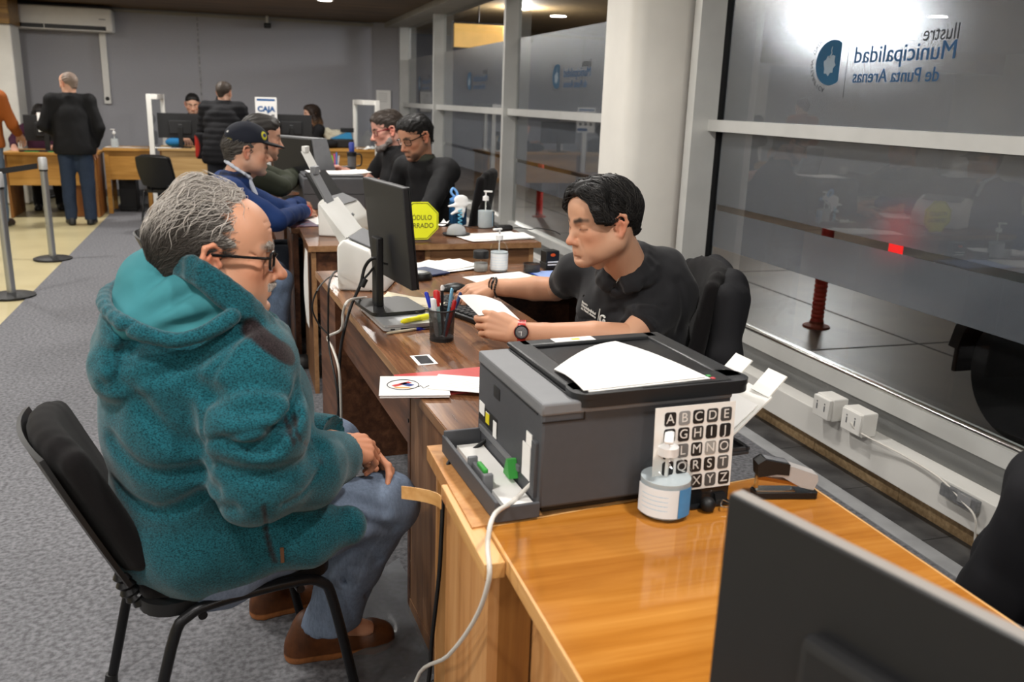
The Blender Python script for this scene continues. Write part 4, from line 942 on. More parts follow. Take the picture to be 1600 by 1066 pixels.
# booklets at the near end of the clerk's desk
b0 = at(690, 607, Z=.755)
t = thing('red_folder', 'red plastic folder under the booklets at the near end of the walnut desk', 'folder', (b0[0]+.045, b0[1]+.06, .7505), .10)
part('cover', MB().box(-.14, -.10, 0, .14, .10, .004), mat('folder_red', 'c24a48', .35, noise=.05), t)
t = thing('booklet', 'glossy booklet with a round red, blue and black emblem, hanging over the desk edge', 'booklet', (b0[0]-.055, b0[1]+.02, .755), -.18)
part('pages', MB().box(-.105, -.085, 0, .075, .075, .006), M_paper, t); cv = part('cover', MB().box(-.107, -.087, .006, .077, .077, .0075), mat('glossy_cover', 'eceae8', .2), t)
ring = [(-.045+.042*math.cos(a), .0+.042*math.sin(a), .008) for a in np.linspace(0, 2*PI, 40)[:-1]]
part('emblem_ring', MB().tube(ring, .0012, 4, closed=True), M_ink, t)
for nm, pts, m in (('emblem_red', [(-.075, -.005), (-.03, .028), (-.022, .018), (-.066, -.016)], mat('em_red', 'c03a3a', .5)), ('emblem_blue', [(-.055, .005), (-.04, .02), (-.015, -.002), (-.028, -.014)], mat('em_blue', '2b3f86', .5)), ('emblem_tan', [(-.07, -.018), (-.03, -.022), (-.022, -.03), (-.062, -.03)], mat('em_tan', 'd0a15a', .5))):
    part(nm, MB().prism(pts, .0076, .0082), m, t, smooth=False)
part('cover_lettering', MB().tube([(-.0, .0+.008*math.sin(i*1.9), .008) if 0 else (-.005+.007*i, -.02+.012*math.sin(i*2.1), .008) for i in range(9)], .0013, 4), M_ink, t)
t = thing('leaflet', 'white leaflet lying askew on the emblem booklet', 'leaflet', (b0[0]+.075, b0[1]-.005, .7630), -.45)
part('sheet', MB().box(-.10, -.065, 0, .10, .065, .0015), M_paper, t)
for i in range(6): part('text_line', MB().box(-.06, .03-.014*i, .0015, .05-.012*(i % 3), .0315-.014*i, .0019), mat('faint_ink', 'b6b4bb', .8), t)
# ------------------------------------------------------------------ white scanner of the clerk
M_scan = mat('scanner_white', 'dddcd8', .42, noise=.04, nscale=8)
def scanner(label, loc, rz, s=1.0, dark_tray=False):
    """upright sheet-fed scanner; local +X is the front, the feed tray leans back to -X"""
    t = thing('document_scanner', label, 'scanner', loc, rz)
    body = [(-.085, 0), (-.085, .16), (-.06, .185), (.03, .150), (.085, .085), (.095, .02), (.09, 0)]
    F = Fld((1, 1, 1)); b = MB().prism([(x*s, z*s) for x, z in body], -.15*s, .15*s, axis=1)
    bm = bmesh.new(); vs = [bm.verts.new(v) for v in b.v]
    for f in b.f: bm.faces.new([vs[i] for i in f])
    bmesh.ops.bevel(bm, geom=bm.edges[:], offset=.012*s, segments=3, affect='EDGES', profile=.5)
    bm.verts.index_update(); mb = MB(); mb.add([v.co[:] for v in bm.verts], [[v.index for v in f.verts] for f in bm.faces]); mb.bev = True; bm.free()
    part('body', mb, M_scan, t)
    part('top_panel', MB().prism([(-.05*s, .186*s), (.03*s, .155*s), (.032*s, .158*s), (-.048*s, .190*s)], -.12*s, .12*s, axis=1), M_grey, t)
    tr = part('feed_tray', MB().prism([(-.075*s, .165*s), (-.15*s, .30*s), (-.145*s, .303*s), (-.055*s, .187*s)], -.135*s, .135*s, axis=1), M_blackm if dark_tray else M_scan, t)
    part('tray_extension', MB().prism([(-.145*s, .295*s), (-.20*s, .40*s), (-.195*s, .402*s), (-.139*s, .298*s)], -.05*s, .05*s, axis=1), M_scan if dark_tray else M_grey, tr)
    part('tray_stop', MB().box(-.205*s, -.03*s, .395*s, -.185*s, .03*s, .425*s, .004), M_scan if dark_tray else M_grey, tr)
    vb = MB()
    for i in range(9): vb.box(-.0862*s, -.02*s, (.03+.012*i)*s, -.0848*s, .10*s, (.036+.012*i)*s)
    part('rear_slots', vb, M_grey, t, smooth=False); part('rear_socket', MB().box(-.088*s, -.11*s, .02*s, -.084*s, -.05*s, .05*s), M_black, t)
    part('button', MB().cyl((.072*s, -.09*s, .105*s), (.078*s, -.09*s, .112*s), .008*s), M_grey, t)
    return t
scanner('white sheet scanner on the left end of the clerk desk, behind the black monitor', (.52, 3.60, .75), -.35, 1.12)
scanner('white sheet scanner with a black feed tray on the second walnut desk', (.565, 4.83, .78), -.45, 1.08, True)
# ------------------------------------------------------------------ second desk
M_yel = mat('sign_yellow', 'eef22a', .45, noise=.02)
sgp = at(640, 345, Y=4.50)
t = thing('octagonal_sign', 'yellow octagonal sign with black words standing on the second desk', 'sign', (.915, 4.48, .79), .05)
oc = lambda r: [(r*math.cos(PI/8+PI/4*i), .100+r*math.sin(PI/8+PI/4*i)) for i in range(8)]
part('board', MB().prism(oc(.106), 0, .004, axis=1), M_yel, t, smooth=False)
o8, i8 = oc(.1005), oc(.0975); fr = MB()
for i in range(8):
    k = (i+1) % 8; fr.prism([o8[i], o8[k], i8[k], i8[i]], -.0012, -.0002, axis=1)
part('border_line', fr, M_ink, t, smooth=False)
for txt, z, w_ in (('MÓDULO', .116, .128), ('CERRADO', .074, .148)): lettering(txt, .036, basis((-.003, -.0006, z), (1, 0, 0), (0, 0, 1)), M_ink, t, align='CENTER', width=w_)
part('foot', MB().box(-.06, -.005, -.01, .06, .07, -.004).box(-.06, .004, -.01, .06, .008, .03), M_clear, t)
w2 = at(714, 350, Z=.78); t = thing('water_bottle', 'blue clear drinking bottle with a white cut-out hanging on it', 'bottle', (w2[0], w2[1]-.02, .78)); t.scale = (.95, .95, .76)
part('bottle', MB().lathe([(.052, 0), (.056, .006), (.056, .17), (.05, .19)], n=30), mat('blue_clear', '3f76a8', .1, trans=.75, ior=1.1), t); part('lid', MB().lathe([(.052, .185), (.054, .20), (.03, .22), (.0, .22)], n=28), mat('blue_lid', '5a90cf', .35), t)
part('lid_loop', MB().tube([(-.02, 0, .215), (-.045, 0, .25), (-.035, 0, .285), (-.012, 0, .26), (.0, 0, .22)], .008, 8, smooth=4), mat('blue_loop', '79aee8', .4), t)
F = Fld((.93, .94, .95)); F.el((.0, -.075, .205), (.045, .018, .038)); F.el((.0, -.072, .15), (.032, .018, .045)); F.rc((-.02, -.072, .165), (-.075, -.07, .155), .015, .008); F.rc((.02, -.072, .165), (.06, -.07, .178), .014, .008); F.rc((-.02, -.072, .12), (-.055, -.07, .095), .014, .009); F.rc((.012, -.072, .115), (.015, -.07, .07), .013, .006)
soft('white_cut_out', F.mesh(.004, 1), vmat('cut_out', .6), t, None)
part('spiral', MB().tube([(.012*math.cos(i*.9)-.01, -.095, .135-.0042*i) for i in range(32)], .004, 6), mat('spiral_blue', '6fc7e6', .4), t)
dm = at(713, 368, Z=.78); t = thing('paperweight', 'clear glass dome paperweight on a black dish', 'paperweight', (dm[0], dm[1], .78))
part('dish', MB().lathe([(.05, 0), (.075, .006), (.078, .012), (.06, .010), (0, .010)], n=32), M_black, t); part('dome', MB().lathe([(.055, .010), (.053, .03), (.043, .05), (.024, .062), (0, .066)], n=24), mat('dome', 'dfe3e6', .08, trans=.55, ior=1.3), t); part('foil', MB().lathe([(.035, .012), (.028, .03), (.015, .04), (0, .043)], n=9), M_chrome, t, smooth=False)
paper('pile of white papers on the second desk, right of the glass dome', (775, 371), .34, .20, .1, 6, .7805, jit=.16, curl=.004)
paper('crumpled white slip on the second desk between the yellow sign and the dome', (687, 352), .10, .06, .4, 1, .781, curl=.03)
ad = at(785, 357, Z=.795); t = thing('power_adapter', 'black adapter and coiled lead on the papers of the second desk', 'adapter', (ad[0], ad[1]-.02, .787))
part('body', MB().box(-.05, -.03, 0, .05, .03, .03, .008), M_black, t); part('lead', MB().tube([(-.05, 0, .015), (-.15, .02, .01), (-.25, .10, .02), (-.33, .16, .02), (-.40, .17, .01)], .003, 6, smooth=5).tube([(.05, 0, .012), (.12, .05, .006), (.16, -.02, .006), (.22, .03, .006), (.30, -.02, -.004), (.33, -.06, -.02)], .003, 6, smooth=5), M_rub, t)
paper('stack of folders and papers at the left edge of the second desk', (466, 350), .16, .26, .1, 5, .781, m=mat('folders', '8d5a62', .6, col2='51617a', nscale=12))
ms = at(545, 318, Z=.80); F = Fld((.06, .06, .065)); F.el((0, 0, .005), (.058, .034, .028)); F.cut((0, 0, 0), (0, 0, -1))
tag(soft('computer_mouse', F.mesh(.004, 1), M_black, None, None), 'black mouse on the second desk under the hand of the clerk with black glasses', 'mouse').location = (.795, 5.95, .781)
t = thing('keyboard', 'black keyboard on the second desk behind the white scanner', 'keyboard', (.72, 5.55, .78), PI/2); part('body', MB().box(-.2, -.07, 0, .2, .07, .018, .006), M_black, t); part('keys', MB().box(-.19, -.06, .018, .19, .06, .024, .002), mat('keys', '1d1d20', .5), t)
# ------------------------------------------------------------------ third desk
t = thing('printer', 'dark grey printer under loose papers on the third desk', 'printer', (.62, 6.02, .78), .0)
part('body', MB().box(-.20, -.16, .0, .21, .18, .21, .012), mat('printer_grey', '55565a', .5, noise=.06), t); part('front_line', MB().box(-.19, -.162, .10, .20, -.159, .104), M_black, t); part('lid', MB().box(-.19, -.15, .21, .2, .17, .225, .006), M_dgrey, t)
paper('sheaf of white papers on top of the grey printer', (.68, 6.05, 1.005), .36, .24, .08, 4, 1.006, curl=.010, jit=.1)
t = thing('monitor', 'dark monitor turned side-on, with a grey slanted back, left of the third desk', 'monitor', (.47, 6.50, .70), .55)
F = Fld((.5, .5, .5)); b = MB(); b.prism([(0, 0), (.03, .0), (.10, .03), (.07, .36), (.03, .42), (0, .42)], -.25, .25, axis=1)
part('housing', MB().add([(0+x, y, z) for x, z in ((-.04, .13), (-.10, .52), (.02, .52), (.14, .16)) for y in (-.26, .26)], [(0, 1, 3, 2), (2, 3, 5, 4), (4, 5, 7, 6), (6, 7, 1, 0), (0, 2, 4, 6), (1, 7, 5, 3)]), mat('mon_grey', '6a6b6e', .5, noise=.08), t, smooth=False)
part('screen_side', MB().add([(-.046, -.25, .14), (-.046, .25, .14), (-.104, .25, .51), (-.104, -.25, .51), (-.040, -.25, .14), (-.040, .25, .14), (-.098, .25, .51), (-.098, -.25, .51)], [(0, 1, 2, 3), (7, 6, 5, 4), (0, 4, 5, 1), (1, 5, 6, 2), (2, 6, 7, 3), (3, 7, 4, 0)]), M_scr, t, smooth=False)
part('neck', MB().box(.0, -.05, .08, .07, .05, .20, .01), M_black, t); part('base', MB().prism(rrect(.24, .26, .05), .081, .095), M_black, t)
tm = at(567, 272, Z=.79); t = thing('travel_mug', 'travel mug with a clear body, red base and blue top on the third desk', 'mug', (1.10, 8.70, .78))
part('body', MB().lathe([(.040, .055), (.043, .17)], n=24), mat('mug_clear', '8d9095', .15, trans=.5), t); part('base', MB().lathe([(.036, 0), (.040, .055), (0, .055)], n=24), mat('mug_red', 'c22a2a', .4), t); part('lid', MB().lathe([(.047, .17), (.047, .21), (.0, .215)], n=24), M_black, t)
part('handle', MB().tube([(.04, 0, .19), (.09, 0, .18), (.09, 0, .09), (.045, 0, .075)], .007, 8, smooth=4), M_black, t); part('cap', MB().lathe([(.026, .21), (.028, .29), (.02, .30), (0, .30)], n=20), mat('cap_blue', '2b3a8a', .4), t)
t = thing('cup', 'white cup with a printed band on the third desk', 'cup', (.86, 8.35, .78)); part('body', MB().lathe([(.035, 0), (.045, .10), (.041, .10), (.032, .006), (0, .006)], n=24), M_whitep, t); part('handle', MB().tube([(.04, 0, .08), (.07, 0, .07), (.07, 0, .03), (.038, 0, .02)], .005, 8, smooth=3), M_whitep, t)
t = thing('pencil_cup', 'clear cup of highlighters in front of the oak counter, on the third desk', 'pen pot', (.95, 8.75, .78)); part('cup', MB().lathe([(.035, 0), (.04, .11)], n=20), M_clear, t)
for i, c in enumerate(('9bd63a', 'd95aa0', '4a7fd0', 'e6e6e6')): part('highlighter', MB().cyl((.012*(i-1.5), .004*(i % 2), .01), (.022*(i-1.5), .01*(i % 2), .17+.015*(i % 3)), .007), mat('hl_%d' % i, c, .4), t)
t = thing('desk_phone', 'black desk telephone on the third desk', 'telephone', (1.02, 8.5, .78)); part('base', MB().box(-.09, -.08, 0, .09, .08, .05, .012), M_black, t); part('handset', MB().tube([(-.08, -.05, .065), (0, -.05, .08), (.08, -.05, .065)], .018, 8, smooth=3), M_black, t)
t = thing('tablet_stand', 'small blue and white card standing on the third desk', 'card', (.80, 8.85, .78), .1); part('card', MB().box(-.07, 0, 0, .07, .004, .11), M_paper, t); part('band', MB().box(-.068, -.001, .08, .068, 0, .105), M_blue_l, t)
paper('papers lying before the grey printer on the third desk', (492, 345), .22, .30, .3, 3, .7805, jit=.2)
# ------------------------------------------------------------------ back counters
def backmon(label, loc, rz, w=.52): return monitor(label, loc, rz, w=w, h=.30, zb=.12, group='dark monitors on the back counters')
backmon('dark monitor on the middle back counter, left of the person in the puffer jacket', (-.61, 11.92, .82), PI/2+.04)
backmon('dark monitor on the right back counter, beside the long-haired woman', (.74, 11.95, .84), PI/2-.03)
mn = backmon('dark monitor with a paper notice taped on its back, at the far left', (-2.10, 11.85, .76), PI/2+.03, .48)
t = thing('notice', 'white paper notice taped to the back of the far left monitor', 'notice', (-2.02, 11.795, 1.09), .03)
part('sheet', MB().box(-.16, -.004, -.10, .16, -.0025, .12), M_paper, t)
for i in range(4): part('text_line', MB().box(-.10, -.0048, .05-.035*i, .11, -.004, .056-.035*i), M_grey, t)
t = thing('monitor_riser', 'black monitor tray with green edges on the far left desk', 'tray', (-2.12, 11.68, .76)); part('tray', MB().box(-.26, -.06, 0, .26, .06, .02, .004), M_black, t); part('green_edge', MB().box(-.2, -.063, .004, -.05, -.06, .012).box(.05, -.063, .004, .2, -.06, .012), mat('green', '3fae5a', .4), t)
paper('white papers on the small oak table under the far pump bottle', (-1.36, 12.12, .8), .30, .12, .0, 6, .8005)
paper('papers at the right of the small oak table', (-1.12, 12.12, .8), .20, .14, .2, 2, .8005)
paper('papers on the middle back counter under the dark monitor', tuple(at(262, 230, Z=.83)), .30, .14, .1, 4, .8205)
t = thing('desk_bag', 'bright blue bag behind the monitor on the middle counter', 'bag', (-.70, 12.25, .82)); F = Fld((.03, .2, .45)); F.el((0, 0, .05), (.12, .07, .06)); F.el((.06, .02, .06), (.07, .05, .05)); F.cut((0, 0, 0), (0, 0, -1)); soft('pouch', F.mesh(.008), vmat('cloth_plain', .8, .2), t)
t = thing('desk_printer', 'low blue and black device at the right end of the back counter', 'printer', (1.42, 12.15, .84)); part('body', MB().box(-.16, -.10, 0, .14, .12, .12, .02), M_blackm, t); part('tray', MB().prism([(-.16, .12), (.06, .20), (.10, .20), (.12, .12)], -.09, .1, axis=1), mat('device_blue', '2f7fae', .4), t); part('antenna', MB().box(-.02, .06, .2, .16, .10, .26, .01), M_black, t)
paper('white crumpled papers by the blue device on the back counter', (1.68, 11.90, .845), .16, .12, .3, 3, .8405, curl=.04, jit=.3)
t = thing('bag', 'black bag lying on the back counter by the long-haired woman', 'bag', (1.12, 12.0, .84)); F = Fld((.012, .012, .013)); F.el((0, 0, .05), (.20, .10, .065)); F.el((.12, .02, .06), (.10, .08, .055)); F.cut((0, 0, 0), (0, 0, -1)); soft('pouch', F.mesh(.01), vmat('cloth_plain', .8, .2), t)
t = thing('computer_tower', 'black computer tower under the small oak table', 'computer', (-1.30, 12.35, 0)); part('case', MB().box(-.10, -.2, 0, .10, .2, .42, .006), M_black, t); part('front_panel', MB().box(-.09, -.205, .05, .09, -.2, .4, .004), M_blackm, t)
cb = MB(); rc2 = random.Random(5)
for i in range(9):
    x = -.75+rc2.uniform(0, .45); cb.tube([(x, 12.3+rc2.uniform(-.1, .1), .38), (x+rc2.uniform(-.2, .2), 12.2, .2), (x+rc2.uniform(-.2, .2), 12.1+rc2.uniform(-.1, .1), .06), (x+rc2.uniform(-.3, .3), 12.15, .012)], .008, 6, smooth=4)
o = part('cable_tangle', cb, M_blackm); tag(o, 'tangle of dark leads hanging under the middle back counter', 'cables', None, 'stuff')
# ------------------------------------------------------------------ people
def head_frame(f, u=(0, 0, 1)):
    f = nrm(f); u = np.array(u, float); u = nrm(u-f*(u@f)); l = np.cross(u, f)
    return np.stack([f, l, u], 1)      # columns: forward, left, up
def head_mesh(c, R, s, res, skin, neck=None, lip=None, brow=(.03, .02, .015), eyes='down', stubble=None, old=False, nose=1.0, jowl=0.0, eye_col=(.03, .015, .01), neck_r=.054, female=False):
    """one head with face, ears and neck; local axes forward, left, up; origin between the ears"""
    skin = np.array(skin)
    F = Fld(skin); F.T = (np.array(c, float), R, s)
    w = .93 if female else 1.0
    F.el((-.008, 0, .045), (.095, .076*w, .080)); F.el((.034, 0, .052), (.062, .063*w, .060), k=.03)
    F.el((.038, 0, -.012), (.055, .060*w, .07), k=.03); F.el((.046, 0, -.058), (.044, .046*w, .042), k=.03)
    for sd in (1, -1):
        F.rc((.0, .052*sd*w, -.045), (.068, .016*sd, -.086), .02+jowl, .017, k=.03)
        F.el((.060, .043*sd*w, -.014), (.022, .019, .017), k=.025)
        if jowl: F.el((.035, .042*sd, -.055), (.035, .022, .03), k=.03)
    F.el((.079, 0, -.092), (.019, .023, .018), k=.022)
    for sd in (1, -1): F.rc((.089, .010*sd, .024), (.074, .043*sd, .025), .0095 if not female else .006, .007, k=.016)
    n = nose
    F.rc((.090, 0, .018), (.090+.022*n, 0, -.024), .0075, .0105, k=.012)
    F.el((.090+.024*n, 0, -.029), (.0125, .0125, .0105), k=.008)
    for sd in (1, -1):
        F.el((.1, .0135*sd, -.033), (.012, .0075, .009), k=.007)
        F.el((.108, .0065*sd, -.043), (.004, .003, .005), k=.003, op=-1)
        F.el((.099, .031*sd*w, .009), (.015, .018, .0105), k=.014, op=-1)
        F.el((.0745, .031*sd*w, .009), (.0130, .0150, .0128), k=.003)
        # lids
        if eyes == 'down':
            F.el((.0760, .031*sd*w, .0125), (.0138, .0160, .0110), k=.004); F.el((.0748, .031*sd*w, .0015), (.0135, .0155, .0075), k=.004)
            F.paint((.045, .024, .020), (.0885, .019*sd*w, .0030), (.0895, .031*sd*w, .0022), r=.0030, soft=.0018); F.paint((.045, .024, .020), (.0895, .031*sd*w, .0022), (.0820, .046*sd*w, .0050), r=.0030, soft=.0018)
        else:
            F.el((.0752, .031*sd*w, .0170), (.0138, .0160, .0085), k=.004); F.el((.0748, .031*sd*w, .0005), (.0135, .0155, .0070), k=.004)
            F.paint((.75, .70, .66), (.0865, .0315*sd*w, .0085), r=(.006, .012, .0042), soft=.0012)
            F.paint(eye_col, (.0880, .031*sd*w, .0085), r=(.006, .0055, .0050), soft=.001)
            F.paint((.05, .03, .025), (.0875, .019*sd*w, .0125), (.0825, .045*sd*w, .0125), r=.0015, soft=.0015)
        F.rc((.098, .020*sd, -.030), (.083, .031*sd, -.064), .0028 if old else .0018, .002, k=.010, op=-1)
        if old:
            F.rc((.088, .02*sd, -.006), (.076, .043*sd, -.002), .0022, k=.008, op=-1)
            F.rc((.072, .052*sd, .014), (.060, .061*sd, .020), .001, k=.004, op=-1); F.rc((.072, .052*sd, .008), (.058, .061*sd, .004), .001, k=.004, op=-1)
            F.rc((.082, .027*sd, -.066), (.070, .036*sd, -.088), .002, k=.009, op=-1)
        # ears
        e = lambda f_, u_, l_: (f_, l_*sd*w, u_)
        F.el(e(-.009, .002, .076), (.016, .006, .027), R=rotm((0, 0, 1), .35*sd), k=.008)
        F.chain([e(.006, .014, .075), e(.006, .028, .078), e(-.006, .035, .084), e(-.020, .029, .090), e(-.024, .010, .091), e(-.016, -.012, .085), e(-.006, -.026, .080), e(.003, -.024, .076)], [.004, .0045, .0048, .005, .0048, .0048, .0068, .005], k=.005)
        F.chain([e(-.008, .020, .083), e(-.015, .008, .086), e(-.010, -.012, .082)], .0034, k=.005)
        F.el(e(.006, -.003, .078), (.005, .005, .007), k=.004)
        F.el(e(-.003, -.003, .086), (.0075, .007, .011), k=.004, op=-1); F.el(e(-.006, .022, .088), (.006, .005, .005), k=.004, op=-1)
        F.paint(skin*np.array((1.02, .72, .66)), e(-.008, .002, .086), r=(.024, .014, .036), soft=.012)
    # mouth
    F.el((.070, 0, -.060), (.026, .031, .026), k=.02)
    F.chain([(.082, -.024, -.0640), (.0925, -.008, -.0592), (.0938, 0, -.0600), (.0925, .008, -.0592), (.082, .024, -.0640)], [.0028, .0040, .0038, .0040, .0028], k=.008)
    F.chain([(.082, -.021, -.0655), (.0925, 0, -.0690), (.082, .021, -.0655)], [.0028, .0046, .0028], k=.008)
    F.chain([(.082, -.026, -.0650), (.0970, 0, -.0643), (.082, .026, -.0650)], [.0006, .0007, .0006], k=.004, op=-1)
    F.el((.094, 0, -.080), (.008, .016, .004), k=.012, op=-1)
    if old:
        for q in (.052, .064, .078): F.chain([(.0845, -.034, q-.002), (.0935, -.018, q+.001), (.0965, 0, q), (.0935, .018, q+.001), (.0845, .034, q-.002)], .0009, k=.005, op=-1)
    # neck
    if neck is not None:
        nb = R.T @ (np.array(neck, float)-np.array(c, float))/s
        F.rc((-.028, 0, -.035), nb, neck_r*w, neck_r*w*1.08, k=.04)
        if not female: F.el((.025, 0, -.115), (.016, .012, .016), k=.03)
    # colours that belong to the face
    F.paint(skin*np.array((1.03, .80, .74)), (.116, 0, -.031), r=(.018, .02, .014), soft=.014)
    for sd in (1, -1):
        F.paint(skin*np.array((1.02, .82, .76)), (.068, .045*sd, -.022), r=(.03, .024, .022), soft=.024)
        F.paint(skin*np.array((.80, .70, .66)), (.083, .031*sd, -.002), r=(.014, .018, .006), soft=.008)
    if stubble is not None:
        col, st = stubble
        mixc = skin*(1-st)+np.array(col)*st
        for a, b, r in (((.0, .056, -.04), (.066, .03, -.085), .022), ((.0, -.056, -.04), (.066, -.03, -.085), .022), ((.074, .03, -.085), (.074, -.03, -.085), .024), ((.092, .02, -.05), (.092, -.02, -.05), .0085), ((-.002, .066, -.0), (.0, .06, -.04), .013), ((-.002, -.066, -.0), (.0, -.06, -.04), .013)):
            F.paint(mixc, a, b, r=r, soft=.012)
        F.paint(skin, (.098, 0, -.062), r=(.012, .018, .009), soft=.004)
    lip = skin*np.array((.85, .58, .54)) if lip is None else np.array(lip)
    F.paint(lip, (.085, -.021, -.0635), (.0955, 0, -.0635), r=.0056, soft=.004); F.paint(lip, (.085, .021, -.0635), (.0955, 0, -.0635), r=.0056, soft=.004)
    F.paint(skin*.3, (.083, -.023, -.0645), (.0955, 0, -.0643), r=.0009, soft=.0016); F.paint(skin*.3, (.083, .023, -.0645), (.0955, 0, -.0643), r=.0009, soft=.0016)
    if brow is not None:
        for sd in (1, -1):
            F.paint(brow, (.0990, .014*sd, .0285), (.0930, .031*sd, .0330), r=.0062 if not female else .0045, soft=.005); F.paint(brow, (.0930, .031*sd, .0330), (.0790, .048*sd, .0310), r=.0054 if not female else .004, soft=.005)
    F.cut((0, 0, -.30), (0, 0, -1))
    return F.mesh(res, 1)
def hand_mesh(w, D, N, side, res, skin, curl=(.3, .35, .4, .45), spread=.10, thumb=(.5, .25), s=1.0, fore=None, fore_r=(.028, .042), thumb_up=0.0, cutp=None):
    """a hand: w wrist, D towards the fingers, N out of the back of the hand, side +1 if the thumb is on N x D; fore = elbow end of the forearm"""
    D = nrm(D); N = np.array(N, float); N = nrm(N-D*(N@D)); T = np.cross(N, D)*side
    R = np.stack([D, T, N], 1); skin = np.array(skin)
    F = Fld(skin); F.T = (np.array(w, float), R, s)
    F.rc((-.012, .010, 0), (.0, .006, 0), .021, .022, k=.012); F.rc((-.012, -.010, 0), (.0, -.006, 0), .021, .021, k=.012)
    kn = [(.088, .030, .004), (.092, .010, .006), (.088, -.010, .004), (.080, -.028, .0)]
    for i, q in enumerate(kn):
        F.rc((.008, q[1]*.55, 0), (q[0]-.006, q[1], q[2]-.003), .0165, .0125, k=.013)
        F.rc((.03, q[1]*.7, .010), (q[0]-.004, q[1], q[2]+.004), .004, .0065, k=.008)
    F.rc((.018, .022, -.010), (.05, .034, -.010), .015, .013, k=.015); F.rc((.02, -.022, -.010), (.06, -.026, -.010), .013, .011, k=.015)
    L = [(.044, .026, .021), (.049, .030, .022), (.045, .028, .021), (.035, .021, .019)]; rr = [(.0098, .0088, .0080, .0068), (.0100, .0090, .0082, .0070), (.0096, .0086, .0078, .0066), (.0086, .0076, .0070, .0060)]
    for i, q in enumerate(kn):
        sp = spread*(1.5-i)*.66; d = np.array((math.cos(sp), math.sin(sp), 0.0)); c = curl[i] if hasattr(curl, '__len__') else curl
        if hasattr(c, '__len__'): bends = c
        else: bends = (c, c*1.25, c*.85)
        p = np.array(q, float); a = 0; pts = [p]
        for b, l in zip(bends, L[i]):
            a += b; p = p+(d*math.cos(a)+np.array((0, 0, -1.0))*math.sin(a))*l; pts.append(p)
        for j in range(3):
            F.rc(pts[j], pts[j+1], rr[i][j], rr[i][j+1], k=.004)
        for j in (1, 2): F.el(pts[j]+np.array((0, 0, .0012)), rr[i][j]*1.06, k=.003)
        t = pts[3]; dn = nrm(pts[3]-pts[2]); up = nrm(np.cross(dn, np.cross((0, 0, 1.0), dn)))
        F.paint(skin*np.array((1.12, 1.0, .98)), t+up*.006-dn*.001, r=.0062, soft=.002)
    th, tb = thumb
    d0 = nrm((math.cos(th), math.sin(th), -.35+thumb_up)); d1 = nrm((math.cos(th-tb), math.sin(th-tb), -.30+thumb_up)); d2 = nrm((math.cos(th-tb*1.8), math.sin(th-tb*1.8), -.25+thumb_up))
    p0 = np.array((.018, .022, -.008)); p1 = p0+d0*.044; p2 = p1+d1*.034; p3 = p2+d2*.024
    F.rc(p0, p1, .0165, .0118, k=.014); F.rc(p1, p2, .0112, .0100, k=.005); F.rc(p2, p3, .0102, .0082, k=.004)
    F.paint(skin*np.array((1.12, 1.0, .98)), p3+np.array((0, 0, .008))-d2*.002, r=.007, soft=.002)
    if fore is not None:
        e = R.T @ (np.array(fore, float)-np.array(w, float))/s
        m = e*.55+np.array((0, 0, .0))
        F.rc((-.008, .004, 0), e*.25, fore_r[0], fore_r[0]*1.06, k=.01); F.rc((-.008, -.004, 0), e*.25, fore_r[0]*.95, fore_r[0]*1.06, k=.006)
        F.rc(e*.25, e*.68, fore_r[0]*1.06, fore_r[1], k=.006); F.rc(e*.68, e, fore_r[1], fore_r[1]*.97, k=.006)
    return F.mesh(res, 1)
def strands(F, seeds, flow, n, seg, step, r, cols, lift=.001, jitter=.25, curl=0.0, grow=0.0):
    """hair strands that run over the surface of a field: seeds (k,3), flow(P)->(k,3) direction; returns one mesh"""
    S = seeds[RNG.randint(0, len(seeds), n)]; k = len(S)
    P = S.copy(); pts = [P.copy()]; ph = RNG.rand(k)*6.28; ofs = RNG.randn(k, 3)*jitter; lf = lift*(.4+RNG.rand(k)*1.2)
    for i in range(seg):
        G = F.grad(P); G /= np.linalg.norm(G, axis=1, keepdims=True)+1e-9
        d = flow(P)+ofs; d = d-G*(d*G).sum(1, keepdims=True); d /= np.linalg.norm(d, axis=1, keepdims=True)+1e-9
        if curl: d = d+np.cross(G, d)*(np.sin(ph+i*1.1)*curl)[:, None]
        P = P+d*step; v = F.ev(P); v = np.clip(v, -.05, .05); P = P-G*(v-(lf+grow*i/seg))[:, None]; pts.append(P.copy())
    Q = np.stack(pts, 1); m = seg+1
    T = np.gradient(Q, axis=1); T /= np.linalg.norm(T, axis=2, keepdims=True)+1e-9
    G = F.grad(Q.reshape(-1, 3)).reshape(k, m, 3); B = np.cross(T, G); B /= np.linalg.norm(B, axis=2, keepdims=True)+1e-9; G = np.cross(B, T)
    rad = np.interp(np.arange(m)/seg, [0, .2, .7, 1], [.6, 1, .85, .15])*r; rad = rad[None, :]*(.6+.8*RNG.rand(k, 1))
    ring = [Q+(B*math.cos(a)+G*math.sin(a))*rad[..., None] for a in (0, 2.09, 4.19)]
    V = np.stack(ring, 2).reshape(-1, 3)
    b = (np.arange(k)[:, None]*m+np.arange(seg)[None, :]).reshape(-1)*3
    f = np.concatenate([np.stack([b+a, b+(a+1) % 3, b+3+(a+1) % 3, b+3+a], 1) for a in range(3)])
    C = (cols(S) if callable(cols) else np.array(cols, float)[RNG.randint(0, len(cols), k)])*(.75+.5*RNG.rand(k, 1)); C = np.repeat(C, m*3, 0)
    return [V, f, C]
def folds(M, amp, freq, seed=0, stretch=(1, 1, 1), k2=.4):
    v, f, c = M; n = normals(v, f)
    P = v*np.array(stretch)*freq
    d = vnoise(P, seed)+k2*vnoise(P*2.3, seed+3)
    return [v+n*(d*amp)[:, None], f, c]
